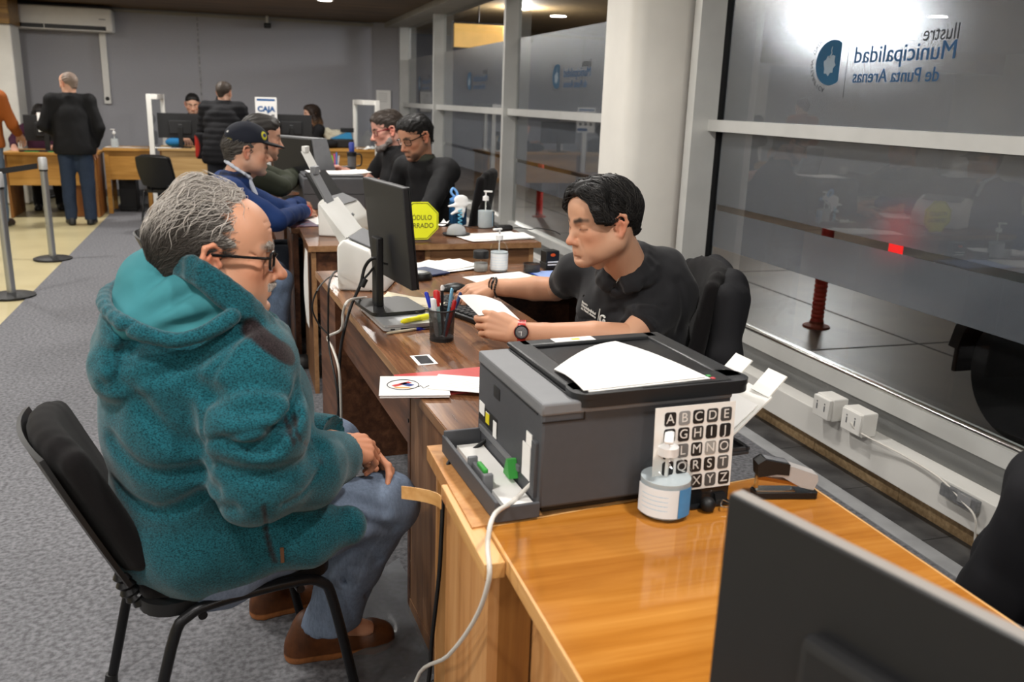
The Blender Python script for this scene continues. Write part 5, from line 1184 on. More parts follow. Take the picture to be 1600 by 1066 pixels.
def glasses(c, R, s, col_m, lens_m, parent, rel, w=.046, h=.032, r=.0016, f0=.101, u0=.008, round_=False):
    """spectacles: rims, bridge and temples as the frame, two lenses"""
    P = lambda f_, l_, u_: np.array(c)+R @ np.array((f_, l_, u_))*s-np.array(rel)
    fr = MB()
    for sd in (1, -1):
        sh = rrect(w, h, h*.48 if round_ else h*.34, 5, cx=.0335*sd, cy=u0)
        pts = [P(f0-.004-abs(x)*.16, x, y) for x, y in sh]
        fr.tube(pts, r*s, 6, closed=True)
        lens = MB(); lens.add(pts+[q-R @ np.array((.0012, 0, 0))*s for q in pts], [tuple(range(len(pts))), tuple(range(2*len(pts)-1, len(pts)-1, -1))]+[(i, (i+1) % len(pts), len(pts)+(i+1) % len(pts), len(pts)+i) for i in range(len(pts))])
        part('lens', lens, lens_m, parent, smooth=False)
        fr.tube([P(f0-.014, (.0335+w/2)*sd, u0+h*.3), P(f0-.022, .0765*sd, u0+h*.32), P(.0, .0825*sd, u0+.012), P(-.012, .083*sd, u0+.010), P(-.028, .080*sd, u0-.012)], r*1.15*s, 6, smooth=3)
    fr.tube([P(f0-.006, .012, u0+.004), P(f0, 0, u0+.008), P(f0-.006, -.012, u0+.004)], r*s, 6, smooth=3)
    return part('glasses', fr, col_m, parent)
def shoe_mesh(heel, toe, res, col, sole, h=.075, w=.046):
    heel = np.array(heel, float); toe = np.array(toe, float); d = toe-heel; L = np.linalg.norm(d); d = d/L; l = np.cross((0, 0, 1), d)
    F = Fld(col); R = np.stack([d, l, np.cross(d, l)], 1); F.T = (heel, R, L/.30)
    F.chain([(.035, 0, .045), (.10, 0, .043), (.17, .002, .036), (.235, .004, .034), (.262, .004, .032)], [.036, .036, .038, .040, .034], k=.02)
    F.rc((.055, 0, .05), (.06, 0, h+.02), .036, .040, k=.03); F.rc((.06, 0, h), (.15, 0, .06), .03, .028, k=.03)
    F.rc((.06, 0, h), (.068, 0, h+.035), .036, .034, k=.02)
    F.chain([(.036, 0, .012), (.12, .0, .012), (.235, .004, .012), (.256, .004, .013)], [.041, .037, .044, .038], k=.02)
    F.cut((0, 0, .0), (0, 0, -1)); F.paint(sole, (.15, 0, .008), r=(.5, .5, .013), soft=.002)
    return F.mesh(res, 1)
# ---
def onto(F, pts, m=5):
    """a smooth line through points, laid onto the surface of a blended body"""
    P = np.array(catmull(pts, m))
    for _ in range(4):
        g = F.grad(P); P = P-g*(F.ev(P)/np.maximum((g*g).sum(1), .25))[:, None]
    return list(P)
def hit(F, x, y, t0=.7, t1=14.):
    """where the sight line of a photo pixel meets a blended body"""
    d = _fw+_r*(x-800)/_f-_u*(y-533)/_f; d = d/np.linalg.norm(d); t = t0
    for _ in range(160):
        v = F.ev((CAMP+d*t)[None, :])[0]
        if v < .0008: break
        t += max(min(v, .05)*.8, .0008)
        if t > t1: break
    return CAMP+d*t
# ------------------------------------------------------------------ the printer in the foreground and what lies round it
t = thing('printer', 'big charcoal and black office printer with white paper on top, on the orange desk', 'printer', (.513, 1.402, .755), .055)
PW, PD = .405, .365
F = MB().box(0, 0, .012, PW, PD, .215, .006); part('body', F, M_dgrey, t)
part('plinth', MB().box(.012, .012, 0, PW-.012, PD-.012, .014), M_black, t)
part('top_ledge', MB().box(-.002, -.002, .196, PW+.001, PD, .221, .005), mat('ledge_grey', '77787b', .5, noise=.05), t)
lid = MB()
lz0, lz1 = .208, .234
lid.prism([(x+.255, y+.183) for x, y in rrect(.385, .385, .035)], lz0, lz1-.010)
lid.prism([(x+.255, y+.028) for x, y in rrect(.385, .075, .03)], lz1-.0105, lz1); lid.box(.066, .02, lz1-.0105, .115, .375, lz1, .006); lid.box(.40, .02, lz1-.0105, .447, .375, lz1, .006); lid.box(.09, .335, lz1-.0105, .43, .375, lz1, .006)
part('lid', lid, mat('lid_black', '202123', .38, bump=.05, bscale=900), t)
part('output_recess', MB().add([(.115, .06, lz1-.0095), (.405, .06, lz1-.002), (.405, .345, lz1-.006), (.115, .345, lz1-.0095), (.115, .06, lz1-.0115), (.405, .06, lz1-.0115), (.405, .345, lz1-.0115), (.115, .345, lz1-.0115)], [(0, 1, 2, 3), (7, 6, 5, 4), (0, 4, 5, 1), (1, 5, 6, 2), (2, 6, 7, 3), (3, 7, 4, 0)]), M_dark, t, smooth=False)
cp = part('control_panel', MB().box(.205, .0, lz1, .40, .048, lz1+.0012), M_blackm, t)
part('display', MB().box(.215, .010, lz1+.0012, .250, .040, lz1+.002), mat('lcd', '5c6066', .3), cp)
rb_ = random.Random(4)
for i, (x, y) in enumerate([(.27, .03), (.275, .015), (.285, .025), (.30, .036), (.30, .012), (.31, .024), (.325, .030), (.335, .014), (.345, .036), (.352, .022)]):
    part('button', MB().cyl((x, y, lz1+.001), (x, y, lz1+.003), .0035, n=12), M_whitep if i % 3 else M_grey, cp)
part('button', MB().box(.362, .010, lz1+.001, .370, .018, lz1+.003), mat('btn_red', 'c04a50', .4), cp); part('button', MB().box(.362, .026, lz1+.001, .370, .034, lz1+.003), mat('btn_green', '4a9a55', .4), cp)
part('colour_sticker', MB().box(.17, .340, lz1, .27, .371, lz1+.0006), M_paper, t); part('sticker_print', MB().box(.215, .348, lz1+.0006, .235, .36, lz1+.0009), mat('stick_y', 'e0c93a', .5), t)
part('door_line', MB().box(-.0012, .02, .193, .0, .35, .1955).box(.0, -.0012, .183, .085, .0, .1855).box(.083, -.0012, .183, .0855, .0, .215), M_black, t)
part('grip_slot', MB().box(-.0015, .225, .150, .002, .262, .175, .001), M_black, t)
part('label_strip', MB().box(-.0015, .235, .068, .0, .352, .105), M_blackm, t)
for nm, y0, y1, z0, z1, m in (('white_label', .315, .348, .085, .112, M_paper), ('yellow_label', .283, .305, .076, .100, mat('warn_yellow', 'e3d21e', .5)), ('white_label', .236, .256, .062, .098, M_paper), ('white_label', .045, .085, .050, .118, M_paper), ('white_label', .040, .068, .120, .145, M_paper), ('white_label', .285, .305, .10, .101, M_paper)):
    part(nm, MB().box(-.0025, y0, z0, -.0008, y1, z1), m, t, smooth=False)
part('rear_rail', MB().box(-.004, .10, .045, .002, .345, .058, .001), M_grey, t)
part('latch', MB().box(-.008, .010, .030, .004, .030, .142, .003), M_dgrey, t)
part('green_catch', MB().prism([(.105, .030), (.14, .030), (.125, .066), (.118, .066)], -.020, -.001, axis=0), mat('green_plastic', '3f9e44', .4), t)
vs = MB()
for i in range(7): vs.box(.268, -.0012, .118+i*.0075, .280, .0005, .1215+i*.0075)
part('vent', vs, M_black, t, smooth=False)
tr = part('paper_tray', MB().box(-.085, -.005, .0, .0, .345, .008).box(-.088, -.005, .0, -.080, .345, .040, .002).box(-.085, .337, .0, .0, .345, .050, .002).box(-.085, -.008, .0, .0, .0, .030, .002), M_dgrey, t)
part('tray_paper', MB().box(-.060, .012, .010, -.004, .325, .020), M_paper, tr); part('wood_strip', MB().box(-.079, .20, .008, -.062, .33, .011), M_orr, tr)
part('paper_guide', MB().box(-.070, .10, .012, -.056, .19, .040, .002).box(-.078, .09, .012, -.058, .10, .052, .002).box(-.078, .185, .012, -.058, .195, .05, .002), M_grey, tr); part('green_lever', MB().box(-.068, .12, .040, -.058, .165, .050, .003), MATS['green_plastic'], tr)
fd = part('front_tray', MB().box(PW, .05, .045, PW+.095, .27, .055, .003).box(PW, .05, .055, PW+.02, .27, .085, .002).box(PW+.085, .05, .055, PW+.095, .27, .062).box(PW, .05, .055, PW+.09, .056, .062).box(PW, .264, .055, PW+.09, .27, .062), mat('tray_grey', '3a3b3e', .5), t)
part('roller', MB().cyl((PW+.03, .07, .075), (PW+.03, .25, .075), .010), M_black, fd)
for y in (.10, .13, .16, .19): part('guide_rib', MB().box(PW+.02, y, .055, PW+.08, y+.006, .075), M_black, fd)
sup = part('paper_support', MB().sheet(lambda u, v: (PW+.012+.11*v+.01*math.sin(3*u), .03+.20*u, .080+.095*v), 6, 6, .003), M_whitep, t)
for y in (.035, .155): part('support_prong', MB().sheet(lambda u, v: (PW+.118+.040*v, y+.062*u, .173+.042*v), 3, 3, .003), M_whitep, sup)
part('loaded_paper', MB().sheet(lambda u, v: (PW+.006+.09*v, .04+.17*u, .082+.075*v), 3, 3, .002), M_paper, sup)
# paper on the printer
p1, p2, p3, p4 = at(866, 578, Z=.992), at(962, 534, Z=1.000), at(1112, 582, Z=.996), at(912, 611, Z=.992)
q3 = at(1102, 590, Z=.994)
def pap(u, v):
    a = p1+(p2-p1)*u; b = p4+(q3-p4)*u
    p = a+(b-a)*v; return (p[0], p[1], p[2]+.014*math.sin(PI*u)*(1-v)*.9+.006*math.sin(PI*v))
pb = MB(); pb.sheet(pap, 14, 10, .0015); pb.sheet(lambda u, v: tuple(np.array(pap(u, v))+A(.004+.006*v, -.002, -.003)), 14, 10, .0015)
tag(part('paper', pb, M_paper, ang=1.2), 'thick sheaf of blank white paper lying on top of the black printer lid', 'paper')
# alphabet card
cx, cy = .816, 1.372
t = thing('alphabet_card', 'white card of black letter tiles leaning on the printer front', 'card', (cx, cy, .752), .04)
B = Matrix.Translation((0, 0, .036)) @ Matrix.Rotation(-.05, 4, 'X')
part('card', MB().box(-.088, 0, 0, .086, .0015, .172, M=B), mat('card_white', 'eceae6', .5, noise=.03), t, smooth=False)
rows = ('ABCDE', 'FGHIJ', 'KLMNO', 'PQRST', 'VWXYZ'); shade = {'B': '8a8a8a', 'N': '9c9a96', 'L': '6e6e6e', 'O': '4a4a4a', 'D': '3c3c3c', 'E': '454545', 'T': '555555', 'Y': '4d4d4d', 'H': '3a3a3a', 'W': '333333'}
for r_ in range(5):
    for c_ in range(5):
        ch = rows[r_][c_]; x = -.056+c_*.0305+(.004 if r_ == 4 else 0); z = .148-r_*.0325
        tl = part('letter_tile', MB().prism(rrect(.0245, .0275, .005, 3, x, z), -.0006, .0, axis=1, M=B), mat('tile_'+shade.get(ch, '1f1f20'), shade.get(ch, '1f1f20'), .4), t, smooth=False)
        lettering(ch, .026, B @ basis((x, -.0008, z), (1, 0, 0), (0, 0, 1)), mat('tile_letter', 'dcd9d4', .6), tl, 'letter', ext=.0002, align='CENTER')
part('stand', MB().box(-.03, .002, 0, .086, .022, .05, .002).box(-.03, -.012, 0, .086, .02, .004), mat('stand_clear', '1f2022', .2), t)
part('binder_clip', MB().prism([(-.012, .0), (.012, .0), (.004, .022), (-.004, .022)], .052, .076, axis=0), M_black, t); part('clip_handle', MB().tube([(.064, -.012, .012), (.05, -.03, .008), (.066, -.036, .007), (.076, -.03, .008), (.066, -.012, .012)], .0016, 6, smooth=3), M_chrome, t)
part('black_knob', MB().lathe([(0, 0), (.012, .002), (.016, .014), (.010, .024), (0, .026)], c=(.025, -.022, .0), n=20), M_rub, t)
# stapler
a, b = at(1176, 772, Z=.752), at(1272, 776, Z=.752); d = b-a
t = thing('stapler', 'grey and black desk stapler behind the foreground monitor', 'stapler', ((a+b)/2), math.atan2(d[1], d[0])+.10)
L = np.linalg.norm(d); part('base', MB().prism(rrect(L*1.06, .034, .008), 0, .012), M_black, t)
part('anvil', MB().box(-L*.5, -.013, .012, L*.15, .013, .016, .001), M_chrome, t)
ar = MB().prism([(-L*.48, .050), (-L*.50, .072), (-L*.42, .080), (L*.05, .068), (L*.48, .050), (L*.50, .038), (L*.44, .018), (L*.22, .024), (-L*.10, .046)], -.015, .015, axis=1)
part('arm', ar, mat('stapler_grey', 'b4afac', .35, noise=.05), t, smooth=False)
part('head', MB().prism([(-L*.50, .046), (-L*.53, .074), (-L*.42, .0835), (0, .0735), (.0, .05), (-L*.2, .052)], -.0165, .0165, axis=1), M_black, t, smooth=False); part('head_inlay', MB().prism([(-L*.40, .0825), (-L*.02, .0735), (-L*.02, .0752), (-L*.40, .0845)], -.010, .010, axis=1), M_grey, t, smooth=False)
part('magazine', MB().prism([(-L*.48, .038), (-L*.48, .047), (L*.2, .030), (L*.2, .024)], -.009, .009, axis=1), mat('brass', 'a5702e', .35, metal=.6), t, smooth=False)
part('driver', MB().box(-L*.50, -.006, .016, -L*.46, .006, .046), M_chrome, t)
# cables
def cable(label, pts, r, m, name='cable', n=8, sm=6, extra=None):
    o = np.array(pts[0]); mb = MB().tube([np.array(p)-o for p in pts], r, n, smooth=sm)
    if extra: extra(mb, o)
    return tag(part(name, mb, m, None, o), label, 'cable')
M_wc = mat('cable_white', 'd9d4cc', .45)
cable('white network lead hanging from the printer corner to the floor', [(.512, 1.445, .80), at(800, 785, Y=1.42), at(772, 805, X=.385), at(762, 850, X=.365), at(764, 905, X=.36), at(742, 968, X=.36), at(700, 1025, X=.35), at(650, 1064, X=.34), (.30, 1.6, .03), (.22, 1.3, .005), (.2, .9, .005)], .0042, M_wc)
cable('black power lead hanging from the printer into the gap between the desks', [(.503, 1.712, .79), at(735, 706, Y=1.70), at(708, 716, Y=1.70), at(695, 745, X=.398), at(690, 830, X=.385), at(686, 900, X=.38), at(675, 1000, X=.375), at(670, 1062, X=.37), (.36, 1.75, .02), (.39, 1.9, .005)], .0048, M_rub)
cable('black leads drooping from the back of the clerk monitor down the desk end', [at(598, 405, Y=3.02), at(582, 404, Y=3.02), at(570, 418, Y=3.05), at(563, 445, Y=3.05), at(548, 480, Y=3.05), at(537, 520, X=.34), at(531, 560, X=.345), at(530, 620, X=.35), at(528, 668, X=.36), (.36, 3.5, .004)], .006, M_rub,
      extra=lambda mb, o: (mb.tube([np.array(p)-o for p in (at(606, 413, Y=3.03), at(590, 412, Y=3.03), at(576, 428, Y=3.05), at(565, 440, Y=3.05))], .004, 8, smooth=5), mb.tube([np.array(p)-o for p in (at(571, 436, Y=3.05), at(565, 448, Y=3.05))], .011, 8)))
cable('thin black leads from the back of the white scanner over the desk edge', [at(535, 428, Y=3.55), at(525, 424, Y=3.58), at(515, 440, X=.30), at(513, 480, X=.29), at(514, 540, X=.29), at(525, 600, X=.30), at(527, 650, X=.31), (.32, 3.72, .004)], .0038, M_rub,
      extra=lambda mb, o: mb.tube([np.array(p)-o for p in (at(536, 435, Y=3.54), at(518, 432, Y=3.6), at(498, 450, X=.25), at(488, 480, X=.24), at(497, 505, X=.26), at(512, 522, X=.29))], .003, 8, smooth=6))
cable('white lead looped at the corner of the laptop and down the desk end', [at(572, 465, Z=.757), at(545, 470, X=.345), at(536, 490, X=.33), at(533, 515, X=.33), at(512, 527, X=.32), at(520, 545, X=.33), at(530, 580, X=.34), at(533, 640, X=.35), at(533, 672, X=.36)], .005, M_wc)
dv = at(588, 452, Z=.752); t = thing('card_reader', 'small black and silver card reader on the desk by the monitor foot', 'card reader', dv, .5); part('body', MB().box(-.045, -.022, 0, .045, .022, .018, .004), M_black, t); part('plate', MB().box(-.02, -.024, .003, .02, -.022, .012), M_chrome, t)
# sockets on the trunking of the glass wall
def socket(label, q, w, proud):
    p = at(*q, X=2.41); t = thing('socket_box', label, 'socket', (2.412, p[1], .285), 0, 'white sockets on the trunking')
    part('box', MB().box(-.045, -w/2, -.05, .03, w/2, .05, .006), M_whitep, t)
    fp = part('face_plate', MB().box(-.052-proud, -w/2+.004, -.045, -.045, w/2-.004, .045, .004), M_whitep, t)
    for y in (-.025, .025): part('socket_holes', MB().box(-.0535-proud, y-.003, -.012, -.0515-proud, y+.003, .012).box(-.0535-proud, y-.003, .018, -.0515-proud, y+.003, .024), M_grey, fp)
    return p
s1 = socket('white double socket box, left of the two on the trunking, its plate standing proud', (1303, 622), .115, .012); s2 = socket('white socket box, right of the two, with a lead plugged in', (1347, 642), .125, 0)
adp = at(1503, 772, X=2.40)
t = thing('inline_adapter', 'small box wrapped in silver tape stuck to the trunking', 'adapter', (2.405, adp[1], .205)); part('box', MB().box(-.022, -.085, -.025, .0, .085, .022, .005), mat('tape_grey', '8d8e90', .3, metal=.4, noise=.3, nscale=60), t); part('tape', MB().box(-.026, -.06, -.012, -.021, .0, .024, .003), mat('tape', 'c7c7c7', .25, metal=.6, bump=.5, bscale=80), t)
cable('white lead strung along the trunking to the taped adapter and down to the tiles', [(2.352, s2[1]-.01, .285), (2.37, s2[1]-.06, .255), (2.395, (s2[1]+adp[1])/2, .245), (2.392, adp[1]+.10, .235), (2.382, adp[1]-.03, .20), (2.38, adp[1]-.09, .17), (2.39, adp[1]-.10, .08), (2.40, adp[1]-.13, .012), (2.41, adp[1]-.35, .006)], .004, M_wc)
# plastic sheet on the floor under the desk
pc = at(590, 985, Z=0)
tag(part('plastic_sheet', MB().sheet(lambda u, v: (pc[0]-.14+.30*u+.04*math.sin(5*v), pc[1]-.30+.62*v, .004+.012*(vnoise(A(u*5, v*7, 0)[None, :])[0]+1)+.10*max(0, u-.75)), 18, 24, .0004), mat('plastic_film', 'c9ccd0', .18, trans=.85, ior=1.1), ang=1.2), 'crumpled clear plastic sheet on the carpet beside the brown shoe', 'plastic')
# jacket over the chair at the right edge
F = Fld((.008, .008, .010)); 
F.chain([(1.48, 0.67, 0.81), (1.45, 0.95, 0.85), (1.51, 1.21, 0.81)], [.06, .065, .06], k=.04)
F.chain([(1.47, 1.17, 0.79), (1.45, 1.21, 0.55), (1.47, 1.19, 0.31)], [.06, .075, .07], k=.05); F.chain([(1.43, 0.97, 0.81), (1.39, 0.99, 0.55), (1.42, 0.99, 0.29)], [.06, .07, .08], k=.06); F.chain([(1.45, 0.73, 0.79), (1.43, 0.73, 0.50), (1.45, 0.73, 0.29)], [.06, .075, .08], k=.06)
F.chain([(1.55, 1.23, 0.79), (1.52, 1.27, 0.61), (1.50, 1.25, 0.40)], [.045, .05, .045], k=.03)
M_cloth = vmat('cloth_plain', .8, .2, bump=.1, bscale=600, sheen=.15)
jm = folds(F.mesh(.010, 1), .014, 9, 2, (1, 1, .35))
tag(soft('jacket', jm, M_cloth, None, (1.42, 1.0, .34)), 'black jacket hung over the chair at the right edge of the view', 'jacket')

F = Fld((.012, .012, .014)); cc = A(1.275, 2.66, 0); Rz = rotm((0, 0, 1), 2.80); Q = lambda x, y, z: cc+Rz @ A(x, y, z)
Rj = Rz @ np.stack([A(0, 1, 0), nrm((-.16, 0, .98)), nrm((.98, 0, .16))], 1)
F.rb(Q(-.275, 0, .74), (.255, .235, .055), .05, R=Rj); F.chain([Q(-.285, -.24, .93), Q(-.28, -.275, .80), Q(-.25, -.28, .60), Q(-.24, -.27, .45)], [.045, .050, .048, .04], k=.03); F.chain([Q(-.285, .24, .93), Q(-.28, .27, .75), Q(-.25, .27, .5)], [.045, .05, .04], k=.03)
F.rc(Q(-.31, -.16, .97), Q(-.31, .16, .97), .035, k=.03); F.rb(Q(-.22, 0, .72), (.20, .24, .05), .045, R=Rj, k=.005, op=-1) if 0 else None
jm = folds(F.mesh(.008, 1), .009, 11, 5, (1, 1, .4)); jo = tag(soft('jacket', jm, M_cloth, None, Q(-.28, 0, .5)), 'black jacket hung over the chair back behind the clerk in the polo shirt', 'jacket')
jp = Q(-.28, 0, .5)
jt = at(1088, 566, Y=2.52); lettering('dad', .022, basis(hit(F, 1088, 566)+A(-.003, -.006, .0)-jp, nrm(A(.95, -.30, -.05)), (0, .2, 1)), mat('embroidery', 'd9d9d4', .7), jo, 'embroidered_words', bold=.0008, align='CENTER')
M_skin = vmat('skin', rough=.52, spec=.35, sss=.05, bump=.12, bscale=420)
M_hair = vmat('hair', rough=.55, spec=.3)
M_clothp = vmat('cloth_plain', .8, .2)
M_heather = vmat('heather_fleece', .95, .1, speck=(.40, .58), sscale=(260, 260, 420), bump=.35, bscale=500, sheen=.2, dark=.30)
M_denim = vmat('denim', .85, .15, speck=(.30, .66), sscale=(150, 150, 60), bump=.18, bscale=900, dark=.72)
M_leather = vmat('leather', .5, .4, speck=(.3, .65), sscale=(26, 26, 26), bump=.12, bscale=140, dark=.5)
M_lens = glass_mat('lens', (.93, .95, .96), .0, 1.5)
M_specs = mat('spectacle_frame', '121213', .25)
def hair_cap(F, kind, s=1):
    """hair mass in the head's own axes"""
    if kind == 'short':
        F.el((-.014, 0, .050), (.103, .083, .088)); F.el((.045, 0, .085), (.052, .064, .044), k=.03); F.rc((-.075, 0, .02), (-.07, 0, -.045), .05, .035, k=.03)
        F.el((.108, 0, .014), (.060, .072, .074), k=.012, op=-1); F.el((.105, 0, -.03), (.065, .10, .06), k=.012, op=-1); F.cut((0, 0, -.075), (-.2, 0, -1))
        for sd in (1, -1): F.el((.022, .088*sd, -.035), (.042, .04, .045), k=.012, op=-1)
    elif kind == 'thinning':
        F.el((-.016, 0, .044), (.0995, .081, .084)); F.rc((-.072, 0, .02), (-.066, 0, -.05), .05, .036, k=.03)
        F.el((.085, 0, .075), (.085, .055, .075), k=.012, op=-1); F.el((.115, 0, .0), (.075, .1, .085), k=.012, op=-1); F.cut((0, 0, -.075), (-.2, 0, -1))
        for sd in (1, -1): F.el((.022, .088*sd, -.035), (.042, .04, .045), k=.012, op=-1)
def body_core(sk, P, r=1.0):
    F = Fld(sk)
    F.el((P['pelvis']+P['chest'])/2, (.10*r, .10*r, .22)); F.chain([P['pelvis'], P['chest'], P['neck']], [.11*r, .12*r, .05], k=.05)
    for s in 'LR':
        F.rc(P['chest']*.55+P['neck']*.45, P['sh'+s], .05*r, .045*r, k=.04); F.chain([P['sh'+s], P['el'+s], P['wr'+s]], [.045*r, .038*r, .025], k=.02)
        F.chain([P['hip'+s], P['kn'+s], P['an'+s]], [.075*r, .052*r, .035], k=.03); F.rc(P['pelvis'], P['hip'+s], .09*r, .075*r, k=.04)
        if 'toe'+s in P: F.rc(P['an'+s]+A(0, 0, -.02), P['an'+s]*.4+P['toe'+s]*.6+A(0, 0, .01), .03, .025, k=.02)
    return F
def pose(kind, head, ang, s=1.0, lean=.1, arms=None, zoff=True):
    """joints of a figure from where its head is, the way it faces and how it sits or stands"""
    c, n = math.cos(ang), math.sin(ang); R = np.array(((c, -n, 0), (n, c, 0), (0, 0, 1)))
    if kind == 'sit':
        T = dict(pelvis=(0, 0, .53), chest=(.02+lean*.55, 0, .84), neck=(.03+lean*.9, 0, 1.035), head=(.065+lean*1.05, 0, 1.17), sh=(.02+lean*.8, .185, .99), el=(.10+lean, .24, .75), wr=(.33+lean, .13, .80), hip=(.02, .09, .50), kn=(.42, .12, .52), an=(.38, .12, .09), toe=(.57, .14, .02))
    else:
        T = dict(pelvis=(0, 0, .93), chest=(.01+lean*.5, 0, 1.22), neck=(.0+lean*.9, 0, 1.435), head=(.035+lean*1.1, 0, 1.565), sh=(.0+lean*.85, .19, 1.385), el=(-.02+lean*.8, .25, 1.11), wr=(.12+lean, .22, .90), hip=(0, .085, .90), kn=(.02, .10, .49), an=(-.02, .10, .09), toe=(.17, .13, .02))
    T = {k: np.array(v, float)*s for k, v in T.items()}
    base = np.array(head, float)-R @ T['head']; P = {}
    if not zoff: base[2] = 0
    for k, v in T.items():
        if k in ('pelvis', 'chest', 'neck', 'head'): P[k] = base+R @ v
        else: P[k+'L'] = base+R @ v; P[k+'R'] = base+R @ (v*A(1, -1, 1))
    P['_R'] = R; P['_s'] = s
    for k, v in (arms or {}).items(): P[k] = np.array(v, float)
    return P
def figure(label, P, f, skin, top, legs, shoes=(.02, .02, .02), hair=None, hair_cols=None, res=.012, hres=.006, u=(0, 0, 1), short=False, bulk=1.0, head_kw=None, hands=True, zipper=None, collar=None, topmat=None, glass=None, beard=None, hem=0, hand_kw=None, group=None, female=False, strand_n=0):
    """a whole person: one body, with hair, clothing, shoes and spectacles as parts"""
    s = P['_s']; R = head_frame(f, u); Rb = P['_R']; skin = np.array(skin); o = np.array((P['pelvis'][0], P['pelvis'][1], 0.0))
    kw = dict(neck=P['neck'], eyes='down', female=female); kw.update(head_kw or {})
    ms = [head_mesh(P['head'], R, s, hres, skin, **kw), body_core(skin, P, .92*s).mesh(.02, 1)]
    hk = dict(L=dict(), R=dict()); 
    for k, v in (hand_kw or {}).items(): hk[k].update(v)
    if hands:
        for sd in 'LR':
            d = nrm(P['wr'+sd]-P['el'+sd]); k = dict(D=nrm(d+A(0, 0, -.15)), N=A(0, 0, 1.0), curl=(.35, .4, .45, .5)); k.update(hk[sd]); D = k.pop('D'); N = k.pop('N')
            ms.append(hand_mesh(P['wr'+sd], D, N, 1 if sd == 'R' else -1, hres, skin*np.array((.95, .9, .88)), s=s, fore=P['el'+sd] if short else P['wr'+sd]+(P['el'+sd]-P['wr'+sd])*.4, fore_r=(.027, .040) if short else (.027, .03), **k))
    root = soft('person', join(*ms), M_skin, None, o); tag(root, label, 'person', group)
    # top garment
    F = Fld(top); b = bulk*s
    ax = np.stack([Rb[:, 0], Rb[:, 1], nrm(P['neck']-P['pelvis'])], 1)
    F.el(P['chest']+Rb @ A(.0, 0, -.02), (.125*b, .185*b, .20*s), R=ax); F.el(P['pelvis']*.65+P['chest']*.35, (.135*b, .175*b, .19*s), R=ax, k=.06)
    F.rc(P['shL'], P['shR'], .058*b, k=.06); F.rc(P['neck']+A(0, 0, -.045), P['shL'], .05*b, .062*b, k=.06); F.rc(P['neck']+A(0, 0, -.045), P['shR'], .05*b, .062*b, k=.06); F.rc(P['chest'], P['neck']+A(0, 0, -.03), .11*b, .065*s, k=.05)
    for sd in 'LR':
        sh, el, wr = P['sh'+sd], P['el'+sd], P['wr'+sd]
        if short:
            m = sh+(el-sh)*.72; F.rc(sh, m+(el-sh)*.12, .068*b, .062*b, k=.03); F.cut(m, el-sh, m+nrm(el-sh)*.06, .10)
        else:
            w = el+(wr-el)*.93; F.chain([sh, el, w+nrm(wr-el)*.03], [.066*b, .054*b, .042*b], k=.02); F.cut(w, wr-el, w+nrm(wr-el)*.05, .075)
    if hem: F.el(P['pelvis']+A(0, 0, -hem*.5), (.150*b, .192*b, .07+hem), R=ax, k=.06); F.cut(P['pelvis']+A(0, 0, -hem), (0, 0, -1), P['pelvis']+A(0, 0, -hem-.1), .24)
    if collar is not None:
        nk = P['neck']; up = nrm(P['head']-nk)
        for q, rr in ((.0, .062), (.035, .056)):
            ring = [nk+up*q*s+ax @ (A(math.cos(t)*rr*1.05-.008, math.sin(t)*rr*1.1, 0)*s*1.05) for t in np.linspace(0, 2*PI, 13)]
            F.chain(ring, .014*s, k=.012)
    if collar is not None and not isinstance(collar, bool): F.paint(collar, P['neck']+nrm(P['head']-P['neck'])*.03*s, r=(.09*s, .09*s, .028*s), soft=.01)
    if zipper is not None:
        q = Rb @ A(.17, 0, 0)*s; F.paint(zipper, P['neck']+q*.6, P['pelvis']+q, r=.008, soft=.004)
    soft('jacket' if not short else 'shirt', folds(F.mesh(res, 1), .009*s, 11, int(P['head'][0]*50) % 40, (1, 1, .6)), topmat or M_clothp, root, rel=None).location = (0, 0, 0)
    bpy.data.objects[root.name].children[-1] if False else None
    fix(root, o)
    # trousers
    if legs is not None:
        F = Fld(legs); F.el(P['pelvis']+A(0, 0, -.02), (.125*b, .165*b, .12*s), R=ax)
        for sd in 'LR':
            F.chain([P['hip'+sd], P['kn'+sd]], [.088*b, .066*b], k=.05); F.chain([P['kn'+sd], P['an'+sd]+A(0, 0, -.04)], [.066*b, .055*b], k=.02); F.cut(P['an'+sd]+A(0, 0, -.035*s), (0, 0, -1), P['an'+sd]+A(0, 0, -.08), .12)
        soft('trousers', folds(F.mesh(res, 1), .008*s, 12, 5, (1, 1, .7)), M_denim if legs[2] > .05 else M_clothp, root); fix(root, o)
        for sd in 'LR':
            d = nrm((P['toe'+sd]-P['an'+sd])*A(1, 1, 0)); an = P['an'+sd]; hz = A(an[0], an[1], max(0, an[2]-.09*s))
            soft('shoe', shoe_mesh(hz-d*.07*s, hz+d*.21*s, max(.007, res*.7), shoes, np.array(shoes)*.5), M_leather, root); fix(root, o)
    # hair
    if hair:
        F = Fld(hair_cols[0]); F.T = (P['head'], R, s)
        if hair in ('short', 'thinning'): hair_cap(F, hair)
        elif hair == 'long':
            F.el((-.014, 0, .050), (.106, .086, .090)); F.el((.045, 0, .085), (.054, .066, .044), k=.03)
            for sd in (1, -1): F.chain([(.02, .075*sd, .03), (-.01, .088*sd, -.06), (-.02, .085*sd, -.15), (-.02, .07*sd, -.23)], [.03, .032, .036, .022], k=.03)
            F.chain([(-.07, 0, 0), (-.08, 0, -.10), (-.09, 0, -.20)], [.055, .06, .045], k=.04); F.el((.105, 0, -.01), (.062, .07, .085), k=.012, op=-1)
            if len(hair_cols) > 1: F.paint(hair_cols[-1], (-.05, 0, -.22), r=(.2, .2, .14), soft=.08)
        m = F.mesh(hres, 1); n = normals(m[0], m[1]); q = (m[0]-P['head']) @ R/s
